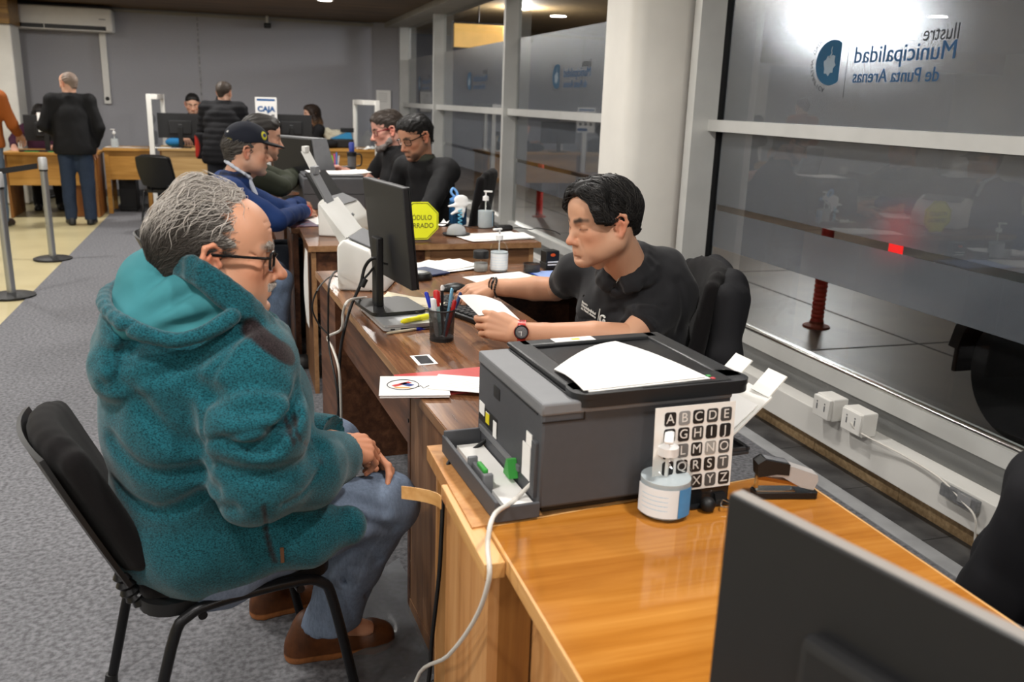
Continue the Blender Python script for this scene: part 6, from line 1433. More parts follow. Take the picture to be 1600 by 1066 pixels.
        m[0] = m[0]+n*((.0028 if strand_n == 0 and hair != 'short' else .0014)*np.sin(np.arctan2(q[:, 2], q[:, 1])*26+q[:, 0]*60+vnoise(q*30)*3))[:, None]*s
        if strand_n:
            fl = lambda X: (R @ A(-.9, 0, -.45))[None, :]+np.zeros_like(X)
            st = strands(F, m[0], fl, strand_n, 6, .012, .0014, hair_cols, lift=.004, jitter=.3); m = join(m, st)
        soft('hair', m, M_hair, root); fix(root, o)
    if beard:
        F = Fld(beard); F.T = (P['head'], R, s)
        F.chain([(.0, .058, -.02), (.02, .055, -.06), (.066, .03, -.09), (.085, 0, -.098), (.066, -.03, -.09), (.02, -.055, -.06), (.0, -.058, -.02)], [.012, .018, .02, .021, .02, .018, .012], k=.02)
        F.chain([(.085, .024, -.066), (.100, .010, -.051), (.101, 0, -.049), (.100, -.010, -.051), (.085, -.024, -.066)], [.006, .0065, .006, .0065, .006], k=.01)
        F.el((.10, 0, -.064), (.012, .018, .006), k=.004, op=-1)
        soft('beard', folds(F.mesh(hres, 1), .003, 160, 3), M_hair, root); fix(root, o)
    if glass: glasses(P['head'], R, s, glass, M_lens, root, o, r=.0026, w=.050, h=.036)
    return root
def fix(root, o):
    """parts are built in world coordinates; bring the newest into the root's own"""
    for ch in root.children:
        if not ch.get('_done'):
            if ch.type == 'MESH' and not ch.name.startswith(('glasses', 'lens')): ch.data.transform(Matrix.Translation((-o[0], -o[1], -o[2])))
            ch['_done'] = 1
TAN = (.50, .25, .155); PALE = (.60, .34, .24); BROWN = (.40, .20, .12)
BLK = (.012, .012, .014)
# -------- the man in the teal jacket
def old_man():
    sk = np.array((.60, .30, .185)); s = 1.06
    c = at(341, 402, Y=1.88); f = nrm((.99, -.03, -.07)); R = head_frame(f, (0.02, .02, 1))
    P = dict(head=c, neck=at(318, 505, Y=1.90), chest=at(300, 640, Y=1.93), pelvis=at(320, 845, Y=1.99),
             shR=at(385, 580, Y=1.755), shL=at(350, 530, Y=2.13), elR=at(400, 745, Y=1.70), wrR=at(530, 700, Y=1.955), elL=at(400, 680, Y=2.24), wrL=at(520, 684, Y=2.11),
             hipR=at(350, 860, Y=1.88), hipL=at(350, 820, Y=2.08), knR=at(603, 786, Y=2.02), knL=at(518, 700, Y=2.34), anR=at(515, 965, Y=2.13), anL=at(428, 890, Y=2.40))
    P['toeR'] = at(612, 1000, Z=.02); P['toeL'] = P['anL']+A(.15, .03, -.06)
    o = np.array((P['pelvis'][0], P['pelvis'][1], 0.0))
    hd = head_mesh(c, R, s, .0022, sk, neck=P['neck'], old=True, nose=1.22, jowl=.004, eyes='down', brow=(.30, .25, .21), stubble=((.42, .33, .28), .25), neck_r=.056)
    hs = sk*np.array((.92, .80, .74))
    h1 = hand_mesh(P['wrR'], (.80, .42, -.25), (-.25, -.55, .80), 1, .0022, hs, curl=((.55, .75, .4), (.65, .8, .45), (.7, .85, .45), (.7, .8, .4)), spread=.05, thumb=(.55, .35), s=1.0, fore=P['wrR']+(P['elR']-P['wrR'])*.4, thumb_up=.25, fore_r=(.029, .032))
    h2 = hand_mesh(P['wrL']+A(.03, -.01, -.02), (.80, -.45, -.30), (.1, .65, .75), -1, .0022, hs, curl=((.4, .6, .3), (.45, .65, .35), (.5, .7, .35), (.5, .7, .35)), spread=.05, thumb=(.5, .2), fore=P['wrL']+(P['elL']-P['wrL'])*.4, fore_r=(.029, .032))
    root = soft('person', join(hd, h1, h2, body_core(sk, P, .95).mesh(.015, 1)), M_skin, None, o)
    tag(root, 'grey-haired man in a teal hooded jacket and glasses, seated in profile with hands clasped', 'person')
    # jacket
    teal, lining, drk = lin('1e5e6a')[:3], lin('3d7d85')[:3], lin('2f2628')[:3]
    F = Fld(teal)
    B = lambda x, y, Y: at(x, y, Y=Y)
    F.el(B(285, 640, 1.94), (.170, .235, .25)); F.el(B(320, 790, 1.98), (.200, .225, .20), k=.08); F.el(B(300, 545, 1.93), (.145, .225, .11), k=.06)
    F.rc(P['shR'], P['shL'], .085, k=.06); F.el(B(390, 560, 1.82), (.09, .10, .10), k=.05)
    F.el(B(420, 640, 1.93), (.10, .16, .14), k=.06)
    # skirt over the thighs
    F.rc(B(300, 860, 1.85), B(478, 838, 1.84), .082, .070, k=.05); F.rc(B(478, 838, 1.84), B(540, 822, 1.87), .070, .044, k=.03); F.rc(B(330, 840, 2.10), B(490, 770, 2.16), .08, .06, k=.05); F.rc(B(440, 800, 1.86), B(500, 770, 2.1), .07, k=.05)
    F.rc(B(235, 850, 1.92), B(300, 880, 1.90), .075, .07, k=.06)
    # sleeves
    F.chain([P['shR'], B(398, 660, 1.70), P['elR']], [.094, .100, .092], k=.035); F.chain([P['elR'], B(472, 735, 1.80), B(526, 712, 1.94)], [.090, .082, .062], k=.03)
    F.chain([P['shL'], P['elL'], P['wrL']+nrm(P['wrL']-P['elL'])*.0], [.09, .08, .058], k=.03)
    wd = nrm(P['wrR']-B(480, 735, 1.80)); F.cut(B(526, 711, 1.94), wd, B(526, 711, 1.94)+wd*.07, .085)
    wl = nrm(P['wrL']-P['elL']); F.cut(P['wrL']-wl*.01, wl, P['wrL']+wl*.05, .07)
    # elbow creases
    for a, b, r in (((470, 600), (430, 690), .010), ((455, 650), (400, 705), .008), ((340, 690), (430, 700), .005)):
        pa, pb = hit(F, *a), hit(F, *b); F.rc(pa, pb, r, k=.03, op=-1)
    # hood lying on the back
    ca, sa = math.cos(.42), math.sin(.42); Rh = np.stack([A(ca, 0, sa), A(0, 1, 0), A(-sa, 0, ca)], 1)
    F.el(B(258, 545, 1.93), (.155, .220, .070), R=Rh, k=.008); F.el(B(190, 555, 1.93), (.062, .190, .080), k=.02); F.el(B(200, 500, 1.93), (.060, .17, .05), R=Rh, k=.02)
    F.el(B(305, 468, 1.93), (.150, .150, .090), R=Rh, k=.010); F.el(B(265, 450, 1.95), (.08, .12, .09), R=Rh, k=.03)
    rim = [B(215, 438, 2.04), B(176, 455, 1.98), B(164, 472, 1.86), B(180, 496, 1.765), B(225, 520, 1.715), B(280, 531, 1.70), B(328, 518, 1.705), B(362, 496, 1.72)]
    rim = catmull(rim, 3)
    # collar standing round the neck
    ring = catmull([B(266, 408, 1.93), B(300, 416, 1.785), B(350, 450, 1.755), B(400, 487, 1.765), B(440, 524, 1.85), B(425, 505, 1.99), B(350, 440, 2.05), B(290, 410, 2.03)], 3, True)
    for dz, rr, kk in ((.006, .015, .010), (-.018, .017, .012)):
        F.chain([q+A((q[0]-c[0])*(-dz)*1.2, (q[1]-1.91)*(-dz)*2.0, dz) for q in ring+ring[:1]], rr, k=kk)
    for q0, q1 in zip(rim[:-1], rim[1:]): F.paint(teal, q0, q1, r=.020, soft=.004)
    F.chain(rim, .0165, k=.006)
    F.paint(teal, B(262, 580, 1.78), r=(.18, .12, .055), soft=.006, R=Rh)
    for q0, q1 in zip(ring, ring[1:]+ring[:1]): F.paint(np.array(teal)*.75, q0, q1, r=.026, soft=.006)
    # dark yoke on the shoulder, seams, pocket, piping
    yk = onto(F, [hit(F, *q) for q in ((392, 512), (415, 532), (436, 548), (450, 556))])
    for q0, q1 in zip(yk[:-1], yk[1:]): F.paint(drk, q0, q1, r=.021, soft=.005)
    def seam(pts, r=.0016, k=.008, col=None, pr=.0045):
        h = onto(F, [hit(F, *q) for q in pts])
        if col is not None:
            for a, b in zip(h[:-1], h[1:]): F.paint(col, a, b, r=pr, soft=.004)
        F.chain(h, r, k=k, op=-1)
    dt = np.array(teal)*.35
    seam([(372, 520), (352, 552), (330, 585), (318, 620), (312, 665), (314, 690)], .0055, .014, dt)
    seam([(316, 690), (350, 683), (400, 672), (440, 664)], .0045, .012, dt)
    seam([(445, 792), (478, 768), (500, 735)], .004, .010, dt, .003)
    seam([(158, 604), (200, 600), (270, 578), (330, 548), (385, 515)], .010, .022, dt, .003)
    seam([(203, 505), (190, 550), (182, 590)], .004, .010, dt, .003)
    seam([(412, 795), (418, 840), (431, 882)], .002, .008, drk, .004)
    seam([(447, 652), (452, 675), (460, 694)], .0025, .006, drk, .004); seam([(458, 650), (462, 672), (470, 688)], .0025, .006, drk, .004)
    seam([(476, 692), (492, 702), (503, 722)], .0025, .006, drk, .004); seam([(487, 688), (500, 700), (506, 715)], .0025, .006, drk, .004)
    seam([(300, 600), (360, 640), (420, 640)], .007, .03); seam([(330, 620), (400, 600), (450, 610)], .006, .03); seam([(340, 730), (420, 745), (500, 700)], .006, .03)
    seam([(170, 690), (230, 740), (330, 770)], .008, .035); seam([(180, 760), (260, 800), (360, 800)], .006, .03); seam([(210, 620), (260, 680), (320, 720)], .007, .035)
    jm = F.mesh(.0055, 1); jm = folds(jm, .0060, 11, 4, (1, 1, .8), .35)
    jk = soft('jacket', jm, M_heather, root); fix(root, o)
    G = Fld(lining); G.el(B(300, 476, 1.92), (.160, .168, .104), R=Rh); G.el(B(258, 455, 1.94), (.092, .142, .100), R=Rh, k=.03); G.el(B(212, 488, 1.93), (.060, .172, .050), R=Rh, k=.03); G.el(B(375, 478, 1.84), (.085, .085, .055), R=Rh, k=.04)
    nl = Rh @ A(0, 0, -1); G.cut(B(290, 532, 1.80), nl)
    for a, b, r in (((215, 500), (330, 440), .004), ((250, 520), (380, 480), .004), ((225, 450), (290, 410), .004)): G.rc(hit(G, *a), hit(G, *b), r, k=.03, op=-1)
    G.cut(B(350, 455, 1.755), nrm((.65, 0, .76)))
    gm = folds(G.mesh(.005, 1), .004, 16, 6); gm[0] = gm[0]-o; gl = soft('hood_lining', gm, vmat('cloth_smooth', .85, .15, bump=.08, bscale=500), jk); gl['label'] = 'smooth pale teal hood lining'
    tp = hit(F, 441, 868); part('zip_tag', MB().box(-.004, -.002, -.018, .004, .004, .018, .001), mat('tag_brown', '5a3a22', .5), bpy.data.objects[root.children[-1].name], loc=tuple(tp-o))
    # jeans
    den = lin('78869c')[:3]; F = Fld(den)
    F.el(P['pelvis']+A(.02, 0, -.02), (.15, .19, .12))
    for sd in 'RL':
        kn, hp, an = P['kn'+sd], P['hip'+sd], P['an'+sd]
        F.chain([hp, kn], [.098, .080], k=.05); F.el(kn+A(.0, 0, -.005), (.085, .078, .078), k=.02); F.chain([kn, kn*.5+an*.5+A(-.015, 0, 0), an+A(0, 0, -.03)], [.078, .080, .074], k=.02)
        F.cut(an+A(0, 0, -.012), (.1, 0, -1), an+A(0, 0, -.09), .13)
    for a, b, r in (((545, 775), (600, 800), .005), ((560, 815), (615, 830), .006), ((540, 840), (590, 880), .006), ((530, 900), (580, 930), .005)):
        F.rc(hit(F, *a), hit(F, *b), r, k=.025, op=-1)
    h = onto(F, [hit(F, *q) for q in ((530, 752), (580, 742), (625, 745))])
    h2_ = onto(F, [hit(F, *q) for q in ((600, 830), (575, 870), (555, 920))])
    for H_ in (h, h2_):
        for a, b in zip(H_[:-1], H_[1:]): F.paint(np.array(den)*1.3, a, b, r=.003, soft=.003)
    soft('trousers', folds(F.mesh(.0065, 1), .006, 14, 9, (1, 1, .8)), M_denim, root); fix(root, o)
    br, so = lin('5c3212')[:3], lin('a5683a')[:3]
    he, to = at(447, 1029, Z=0), at(617, 1003, Z=0); soft('shoe', shoe_mesh(he, to, .0035, br, so, h=.07, w=.05), M_leather, root); fix(root, o)
    he = A(P['anL'][0]-.07, P['anL'][1], 0); soft('shoe', shoe_mesh(he, he+A(.29, .06, 0), .005, br, so), M_leather, root); fix(root, o)
    # hair: thick at the back and sides, swept back from a high forehead
    F = Fld((.10, .085, .075)); F.T = (c, R, s)
    F.el((-.020, 0, .044), (.102, .083, .086)); F.rc((-.078, 0, .02), (-.075, 0, -.055), .052, .040, k=.03); F.rc((.03, .0, .112), (-.04, 0, .125), .022, .03, k=.03)
    F.el((.088, 0, .060), (.072, .085, .072), k=.014, op=-1); F.el((.115, 0, .0), (.088, .12, .09), k=.014, op=-1); F.cut((0, 0, -.085), (-.25, 0, -1))
    for sd in (1, -1): F.el((.020, .088*sd, -.030), (.036, .04, .052), k=.010, op=-1)
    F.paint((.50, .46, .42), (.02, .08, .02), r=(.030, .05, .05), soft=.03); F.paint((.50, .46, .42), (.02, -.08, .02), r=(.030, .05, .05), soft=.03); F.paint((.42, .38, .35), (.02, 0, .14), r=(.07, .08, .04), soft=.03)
    m = F.mesh(.0028, 1); n = normals(m[0], m[1]); q = (m[0]-c) @ R/s
    m[0] = m[0]+n*(.0030*np.sin(q[:, 2]*190+q[:, 0]*90+vnoise(q*26)*3.2))[:, None]
    def fl(X):
        q = (X-c) @ R/s; d = np.stack([-.75-.0*q[:, 0], .25*np.sign(q[:, 1]), -.25-6*np.maximum(-q[:, 0]-.02, 0)], 1); return d @ R.T
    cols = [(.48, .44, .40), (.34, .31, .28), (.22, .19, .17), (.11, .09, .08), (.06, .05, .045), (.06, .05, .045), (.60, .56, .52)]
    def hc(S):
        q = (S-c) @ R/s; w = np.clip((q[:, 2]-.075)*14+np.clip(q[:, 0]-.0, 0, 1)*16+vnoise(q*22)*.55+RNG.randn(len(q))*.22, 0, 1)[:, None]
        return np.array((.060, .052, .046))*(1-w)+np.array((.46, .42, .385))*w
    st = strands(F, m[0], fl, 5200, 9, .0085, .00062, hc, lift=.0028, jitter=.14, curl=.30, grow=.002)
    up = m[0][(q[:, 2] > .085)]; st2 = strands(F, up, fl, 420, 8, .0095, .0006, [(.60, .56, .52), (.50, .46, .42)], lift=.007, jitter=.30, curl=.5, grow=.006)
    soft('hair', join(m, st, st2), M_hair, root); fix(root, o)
    # moustache
    F = Fld((.55, .50, .45)); F.T = (c, R, s); F.chain([(.080, .028, -.066), (.096, .014, -.052), (.1025, 0, -.0485), (.096, -.014, -.052), (.080, -.028, -.066)], [.0045, .0062, .0055, .0062, .0045], k=.008)
    m = F.mesh(.0015, 1); st = strands(F, m[0], lambda X: (R @ A(-.1, 0, -1))[None, :]+((X-c) @ R)[:, 1:2]*12*R[:, 1][None, :], 500, 3, .005, .0006, [(.75, .70, .65), (.6, .55, .5), (.4, .34, .3)], lift=.001, jitter=.25)
    soft('moustache', join(m, st), M_hair, root); fix(root, o)
    eb = Fld((.3, .25, .2)); eb.T = (c, R, s); eb.chain([(.0985, -.013, .026), (.0935, -.030, .031), (.080, -.046, .029)], .003); eb.chain([(.0985, .013, .026), (.0935, .030, .031), (.080, .046, .029)], .003)
    m = eb.mesh(.0015, 1); st = strands(eb, m[0], lambda X: (R @ A(-.3, 0, .9))[None, :]+np.zeros_like(X), 260, 3, .005, .0006, [(.6, .55, .5), (.25, .2, .17)], lift=.002, jitter=.4); soft('eyebrows', st, M_hair, root); fix(root, o)
    glasses(c, R, s, M_specs, M_lens, root, o, w=.050, h=.031, r=.0026, f0=.110, u0=.004)
    bw = P['wrR']+nrm(P['wrR']-P['elR'])*.012; x, y, z_ = frame(P['wrR']-B(480, 735, 1.80)); part('bracelet', MB().tube([bw+(x*math.cos(t)*.031+y*math.sin(t)*.036)-o for t in np.linspace(0, 2*PI, 25)[:-1]], .0022, 6, closed=True), mat('pale_beads', 'd8d0c0', .4), root)
    return root
# -------- the clerk in the black polo shirt
def clerk():
    sk = np.array((.60, .325, .205)); s = 1.05
    c = at(941, 350, Y=2.46); f = nrm((-1.0, -.20, -.17)); R = head_frame(f, (-.10, .0, 1))
    P = dict(head=c, neck=at(980, 420, Y=2.53), chest=at(985, 505, Y=2.62), pelvis=at(1010, 640, Y=2.66),
             shL=at(1048, 462, Y=2.50), shR=at(902, 428, Y=2.84), elL=at(985, 528, Y=2.40), wrL=at(806, 519, Y=2.52), elR=at(868, 452, Y=3.02), wrR=at(765, 449, Y=3.12))
    P['hipL'] = P['pelvis']+A(-.05, -.10, -.02); P['hipR'] = P['pelvis']+A(-.08, .10, -.02); P['knL'] = A(1.02, 2.42, .52); P['knR'] = A(.98, 2.78, .52); P['anL'] = A(1.12, 2.44, .09); P['anR'] = A(1.08, 2.80, .09)
    o = np.array((P['pelvis'][0], P['pelvis'][1], 0.0))
    hd = head_mesh(c, R, s, .0022, sk, neck=P['neck'], nose=.98, jowl=.012, eyes='down', brow=(.035, .022, .016), stubble=((.30, .17, .12), .30), neck_r=.060, lip=sk*np.array((.82, .45, .42)))
    h1 = hand_mesh(P['wrL'], (-.80, .42, .20), (-.30, -.86, .42), -1, .0022, sk*np.array((.97, .93, .90)), curl=((.65, .75, .35), (.75, .8, .4), (.85, .85, .45), (.9, .85, .45)), spread=.06, thumb=(.35, .1), s=1.06, fore=P['elL'], fore_r=(.029, .044), thumb_up=.1)
    h2 = hand_mesh(P['wrR'], (-.85, -.30, -.10), (-.12, -.45, .88), 1, .0022, sk*np.array((.97, .93, .90)), curl=((.35, .65, .45), (.45, .7, .45), (.5, .7, .5), (.55, .7, .5)), spread=.10, thumb=(.6, .3), s=1.06, fore=P['elR'], fore_r=(.029, .044))
    ar = Fld(sk)
    for sd in 'LR': ar.chain([P['sh'+sd]*.6+P['el'+sd]*.4, P['el'+sd]], [.050, .046], k=.01)
    root = soft('person', join(hd, h1, h2, ar.mesh(.005, 1), body_core(sk, P, .76).mesh(.012, 1)), M_skin, None, o)
    tag(root, 'black-haired clerk in a black polo shirt and red watch, seated at the walnut desk', 'person')
    blk = (.0105, .0105, .0125); F = Fld(blk); B = lambda x, y, Y: at(x, y, Y=Y)
    fd = nrm((-.80, -.60, 0)); ld = nrm(P['shL']-P['shR']); ax = np.stack([fd, np.cross((0, 0, 1), fd), A(0, 0, 1)], 1)
    F.el(P['chest'], (.145, .205, .19), R=ax); F.el(P['pelvis']*.5+P['chest']*.5, (.17, .20, .22), R=ax, k=.06); F.el(P['pelvis'], (.16, .2, .12), R=ax, k=.05)
    F.rc(P['shL'], P['shR'], .072, k=.05); F.rc(P['chest']+A(0, 0, .1), P['neck']+A(0, 0, -.03), .125, .075, k=.05); F.el(B(1032, 425, 2.56), (.085, .10, .085), k=.06); F.rc(B(1000, 402, 2.54), P['shL'], .05, .06, k=.05)
    for sh, el in ((P['shL'], P['elL']), (P['shR'], P['elR'])):
        d = nrm(el-sh); m = sh+(el-sh)*(.80 if sh is P['shL'] else .62); q_ = .074 if sh is P['shL'] else .062; F.rc(sh, m+d*.04, q_, q_*.95, k=.05); F.cut(m, d, m+d*.07, .105)
    nk = P['neck']; up = nrm(c-nk+A(.05, .03, .02))
    rg = lambda h, k, g: [nk+up*h+ax @ A(math.cos(t)*.064*k-.010, math.sin(t)*.068*k, -.040*math.cos(t)-.012*max(0, math.cos(t))**3) for t in np.linspace(g, 2*PI-g, 17)]
    ring = rg(.040, 1.0, .30)
    for h, k, r, g in ((.040, 1.0, .010, .32), (.024, 1.12, .013, .30), (.006, 1.28, .016, .34), (-.012, 1.40, .014, .42)): F.chain(rg(h, k, g), r, k=.010)
    F.el(nk+fd*.095+A(0, 0, -.012), (.035, .014, .055), R=ax, k=.010, op=-1)
    def seam(pts, r=.0014, k=.007):
        F.chain(onto(F, [hit(F, *q) for q in pts]), r, k=k, op=-1)
    seam([(1012, 440), (992, 462), (990, 490), (968, 510)], .0025, .012)
    for pts in ([(960, 470), (1000, 470), (1040, 480)], [(950, 490), (985, 485), (1030, 500)], [(880, 480), (900, 500), (930, 500)], [(1060, 440), (1070, 480), (1060, 520)]): seam(pts, .0035, .022)
    m = folds(F.mesh(.0055, 1), .0045, 13, 7, (1, 1, .8)); sh = soft('polo_shirt', m, vmat('pique', .8, .25, bump=.15, bscale=900, sheen=.1), root); fix(root, o)
    part('button', MB().lathe([(.0055, 0), (.006, .0015), (0, .002)], n=14, M=basis(hit(F, 913, 463)-o, ld, (0, 0, 1))), mat('dark_button', '2a2a2c', .3), sh)
    # emblem and words on the chest
    ex, wh = hit(F, 930, 490), mat('embroidery', 'd9d9d4', .7)
    p0, p1, p2 = hit(F, 922, 484), hit(F, 934, 492), hit(F, 922, 496); xd, yd = nrm(p1-p0), nrm(p0-p2); nn = nrm(np.cross(xd, yd)); yd = np.cross(nn, xd)
    def E(u, v, w=.007): return ex+xd*u+yd*v+nn*w-o
    for t_, v, sz in (('Ilustre', .016, .011), ('Municipalidad', .004, .013), ('de Punta Arenas', -.008, .011)): lettering(t_, sz, basis(E(-.062, v), xd, yd), wh, sh, 'embroidered_words', bold=.0006)
    part('embroidered_line', MB().add([tuple(E(.022, -.03)), tuple(E(.0236, -.03)), tuple(E(.0236, .03)), tuple(E(.022, .03)), tuple(E(.022, -.03, .003)), tuple(E(.0236, -.03, .003)), tuple(E(.0236, .03, .003)), tuple(E(.022, .03, .003))], [(0, 1, 2, 3), (7, 6, 5, 4), (0, 4, 5, 1), (1, 5, 6, 2), (2, 6, 7, 3), (3, 7, 4, 0)]), wh, sh, smooth=False)
    part('embroidered_crest', MB().tube([E(.045+.013*math.cos(t), .016*math.sin(t)) for t in np.linspace(.9, 5.4, 14)], .0035, 6).tube([E(.050+.004*math.cos(t), -.002+.005*math.sin(t)) for t in np.linspace(0, 6.28, 9)[:-1]], .003, 6, closed=True), wh, sh)
    # trousers and shoes, hidden below the desk
    F2 = Fld((.015, .016, .02)); F2.el(P['pelvis']+A(0, 0, -.02), (.15, .19, .12))
    for sd in 'LR': F2.chain([P['hip'+sd], P['kn'+sd], P['an'+sd]], [.095, .075, .06], k=.03)
    soft('trousers', F2.mesh(.012, 1), M_clothp, root); fix(root, o)
    for sd in 'LR': q = P['an'+sd]*A(1, 1, 0); soft('shoe', shoe_mesh(q+A(.07, 0, 0), q+A(-.21, 0, 0), .008, (.02, .02, .02), (.01, .01, .01)), M_leather, root); fix(root, o)
    # hair parted and swept to the side
    hc = (.010, .009, .009); H = Fld(hc); H.T = (c, R, s)
    H.el((-.018, 0, .050), (.106, .086, .089)); H.el((.046, 0, .090), (.056, .064, .044), k=.03); H.rc((-.085, 0, .03), (-.088, 0, -.035), .048, .034, k=.03)
    H.chain([(.045, .062, .095), (.058, .070, .062), (.050, .076, .034), (.030, .080, .018)], [.020, .018, .014, .010], k=.02)
    H.chain([(.045, -.062, .095), (.056, -.070, .062), (.046, -.076, .036)], [.020, .018, .012], k=.02)
    H.el((.115, .012, .035), (.072, .075, .072), k=.012, op=-1); H.el((.115, 0, .0), (.062, .080, .06), k=.012, op=-1); H.el((.07, .085, -.018), (.05, .05, .045), k=.01, op=-1); H.el((.07, -.085, -.018), (.05, .05, .045), k=.01, op=-1); H.cut((0, 0, -.060), (-.2, 0, -1))
    for sd in (1, -1): H.el((.020, .090*sd, -.030), (.036, .04, .048), k=.010, op=-1)
    H.chain([(.06, .012, .142), (.0, .020, .150), (-.05, .015, .145)], .003, k=.012, op=-1)
    m = H.mesh(.0028, 1); n = normals(m[0], m[1]); q = (m[0]-c) @ R/s
    m[0] = m[0]+n*(.0030*np.sin(q[:, 0]*120+q[:, 1]*140*np.sign(q[:, 1])+vnoise(q*22)*3))[:, None]
    def fl(X):
        q = (X-c) @ R/s; side = np.where(q[:, 1] > .012, 1.0, -1.0); d = np.stack([-.35+6*np.maximum(q[:, 0]-.02, 0)*.3, side*.9, -.5-.0*q[:, 2]], 1); return d @ R.T
    st = strands(H, m[0], fl, 1900, 8, .009, .0012, [(.010, .009, .009), (.018, .016, .015), (.030, .027, .025), (.008, .007, .007)], lift=.003, jitter=.25, curl=.35)
    soft('hair', join(m, st), M_hair, root); fix(root, o)
    # neck chain, watch, bracelets
    x, y, z_ = frame(P['wrL']-P['elL']); w0 = P['wrL']-nrm(P['wrL']-P['elL'])*.018; wt = lambda th, r=1.0: w0+x*math.cos(th)*.034*r+y*math.sin(th)*.036*r
    t_c = nrm(CAMP-w0+A(-.2, 0, .05)); t_c = nrm(t_c-z_*(t_c@z_)); a0 = math.atan2(t_c@y, t_c@x)
    M_red = mat('watch_red', 'c0342c', .4)
    st_ = MB(); n_ = 32; dz = nrm(P['wrL']-P['elL'])
    vs, fs = [], []
    for i in range(n_):
        th = 2*PI*i/n_; hw = .012
        for rr in (1.0, 1.10):
            for sgn in (-1, 1): vs.append(tuple(wt(th, rr)+dz*hw*sgn-o))
    for i in range(n_):
        a, b = i*4, ((i+1) % n_)*4; fs += [(a+2, a+3, b+3, b+2), (a, b, b+1, a+1), (a, a+2, b+2, b), (a+1, b+1, b+3, a+3)]
    st_.add(vs, fs); wb = part('watch_strap', st_, M_red, root)
    Mw = basis(wt(a0, 1.06)-o, dz, np.cross(t_c, dz)); 
    if (Mw.to_3x3() @ Vector((0, 0, 1))).dot(Vector(t_c)) < 0: Mw = basis(wt(a0, 1.06)-o, dz, -np.cross(t_c, dz))
    part('watch_case', MB().lathe([(.020, -.004), (.0235, .0), (.0235, .008), (.021, .011), (.018, .010)], n=32, M=Mw), mat('watch_case', '8e1f1a', .3, metal=.5), wb)
    part('watch_bezel', MB().lathe([(.0215, .0105), (.0205, .0125), (.0175, .0120)], n=32, M=Mw, cap=False), M_dark, wb); part('watch_dial', MB().lathe([(.0178, .0105), (0, .0108)], n=28, M=Mw), mat('dial', '6a6668', .3, noise=.5, nscale=500), wb)
    part('watch_hands', MB().box(-.0008, -.002, .0112, .0008, .012, .0118, M=Mw).box(-.002, -.0008, .0112, .009, .0008, .0118, M=Mw), M_whitep, wb)
    hb = MB(); 
    for i in range(3):
        for k in (-1, 0, 1):
            p = w0+x*math.cos(a0+1.0+.16*i)*.0378+y*math.sin(a0+1.0+.16*i)*.040+dz*.006*k-o; hb.cyl(p-nrm(p+o-w0)*.0005, p+nrm(p+o-w0)*.0005, .0016, n=8)
    part('strap_holes', hb, M_black, wb)
    x, y, z_ = frame(P['wrR']-P['elR']); dz = nrm(P['wrR']-P['elR'])
    for k, (of, m_, r_) in enumerate(((-.004, mat('brown_leather', '4a2d1c', .6), .0030), (-.014, M_dark, .0036), (-.026, mat('bead_dark', '2c2724', .35), .0052))):
        b0 = P['wrR']+dz*of; n_ = 26; pts = [b0+x*math.cos(t)*.0345+y*math.sin(t)*.0365+dz*.003*math.sin(3*t+k)-o for t in np.linspace(0, 2*PI, n_+1)[:-1]]
        mb = MB()
        if k == 2:
            for q in pts: mb.lathe([(0, -.0045), (.0035, -.003), (.0048, 0), (.0035, .003), (0, .0045)], c=tuple(q), n=8)
        else: mb.tube(pts, [r_*(1+.3*math.sin(i*2.5)) for i in range(n_)], 6, closed=True)
        part('bracelet', mb, m_, root)
    part('neck_chain', MB().tube([nk+ax @ A(.050, .030, .03)-o, nk+ax @ A(.066, .016, -.005)-o, nk+ax @ A(.074, .004, -.035)-o], .0018, 6, smooth=4), M_chrome, root)
    # the slip of paper in the left hand
    q0 = at(716, 462, Y=2.66); q1 = at(790, 473, Y=2.60); q2 = at(758, 510, Y=2.56)
    tag(part('paper_slip', MB().sheet(lambda u, v: tuple(q0+(q1-q0)*u*.9+(at(752, 497, Y=2.58)-q0)*v*.9+A(0, 0, .012*math.sin(PI*u))), 8, 6, .0006), M_paper, ang=1.2), 'folded white slip of paper held in the left hand of the clerk', 'paper')
    return root
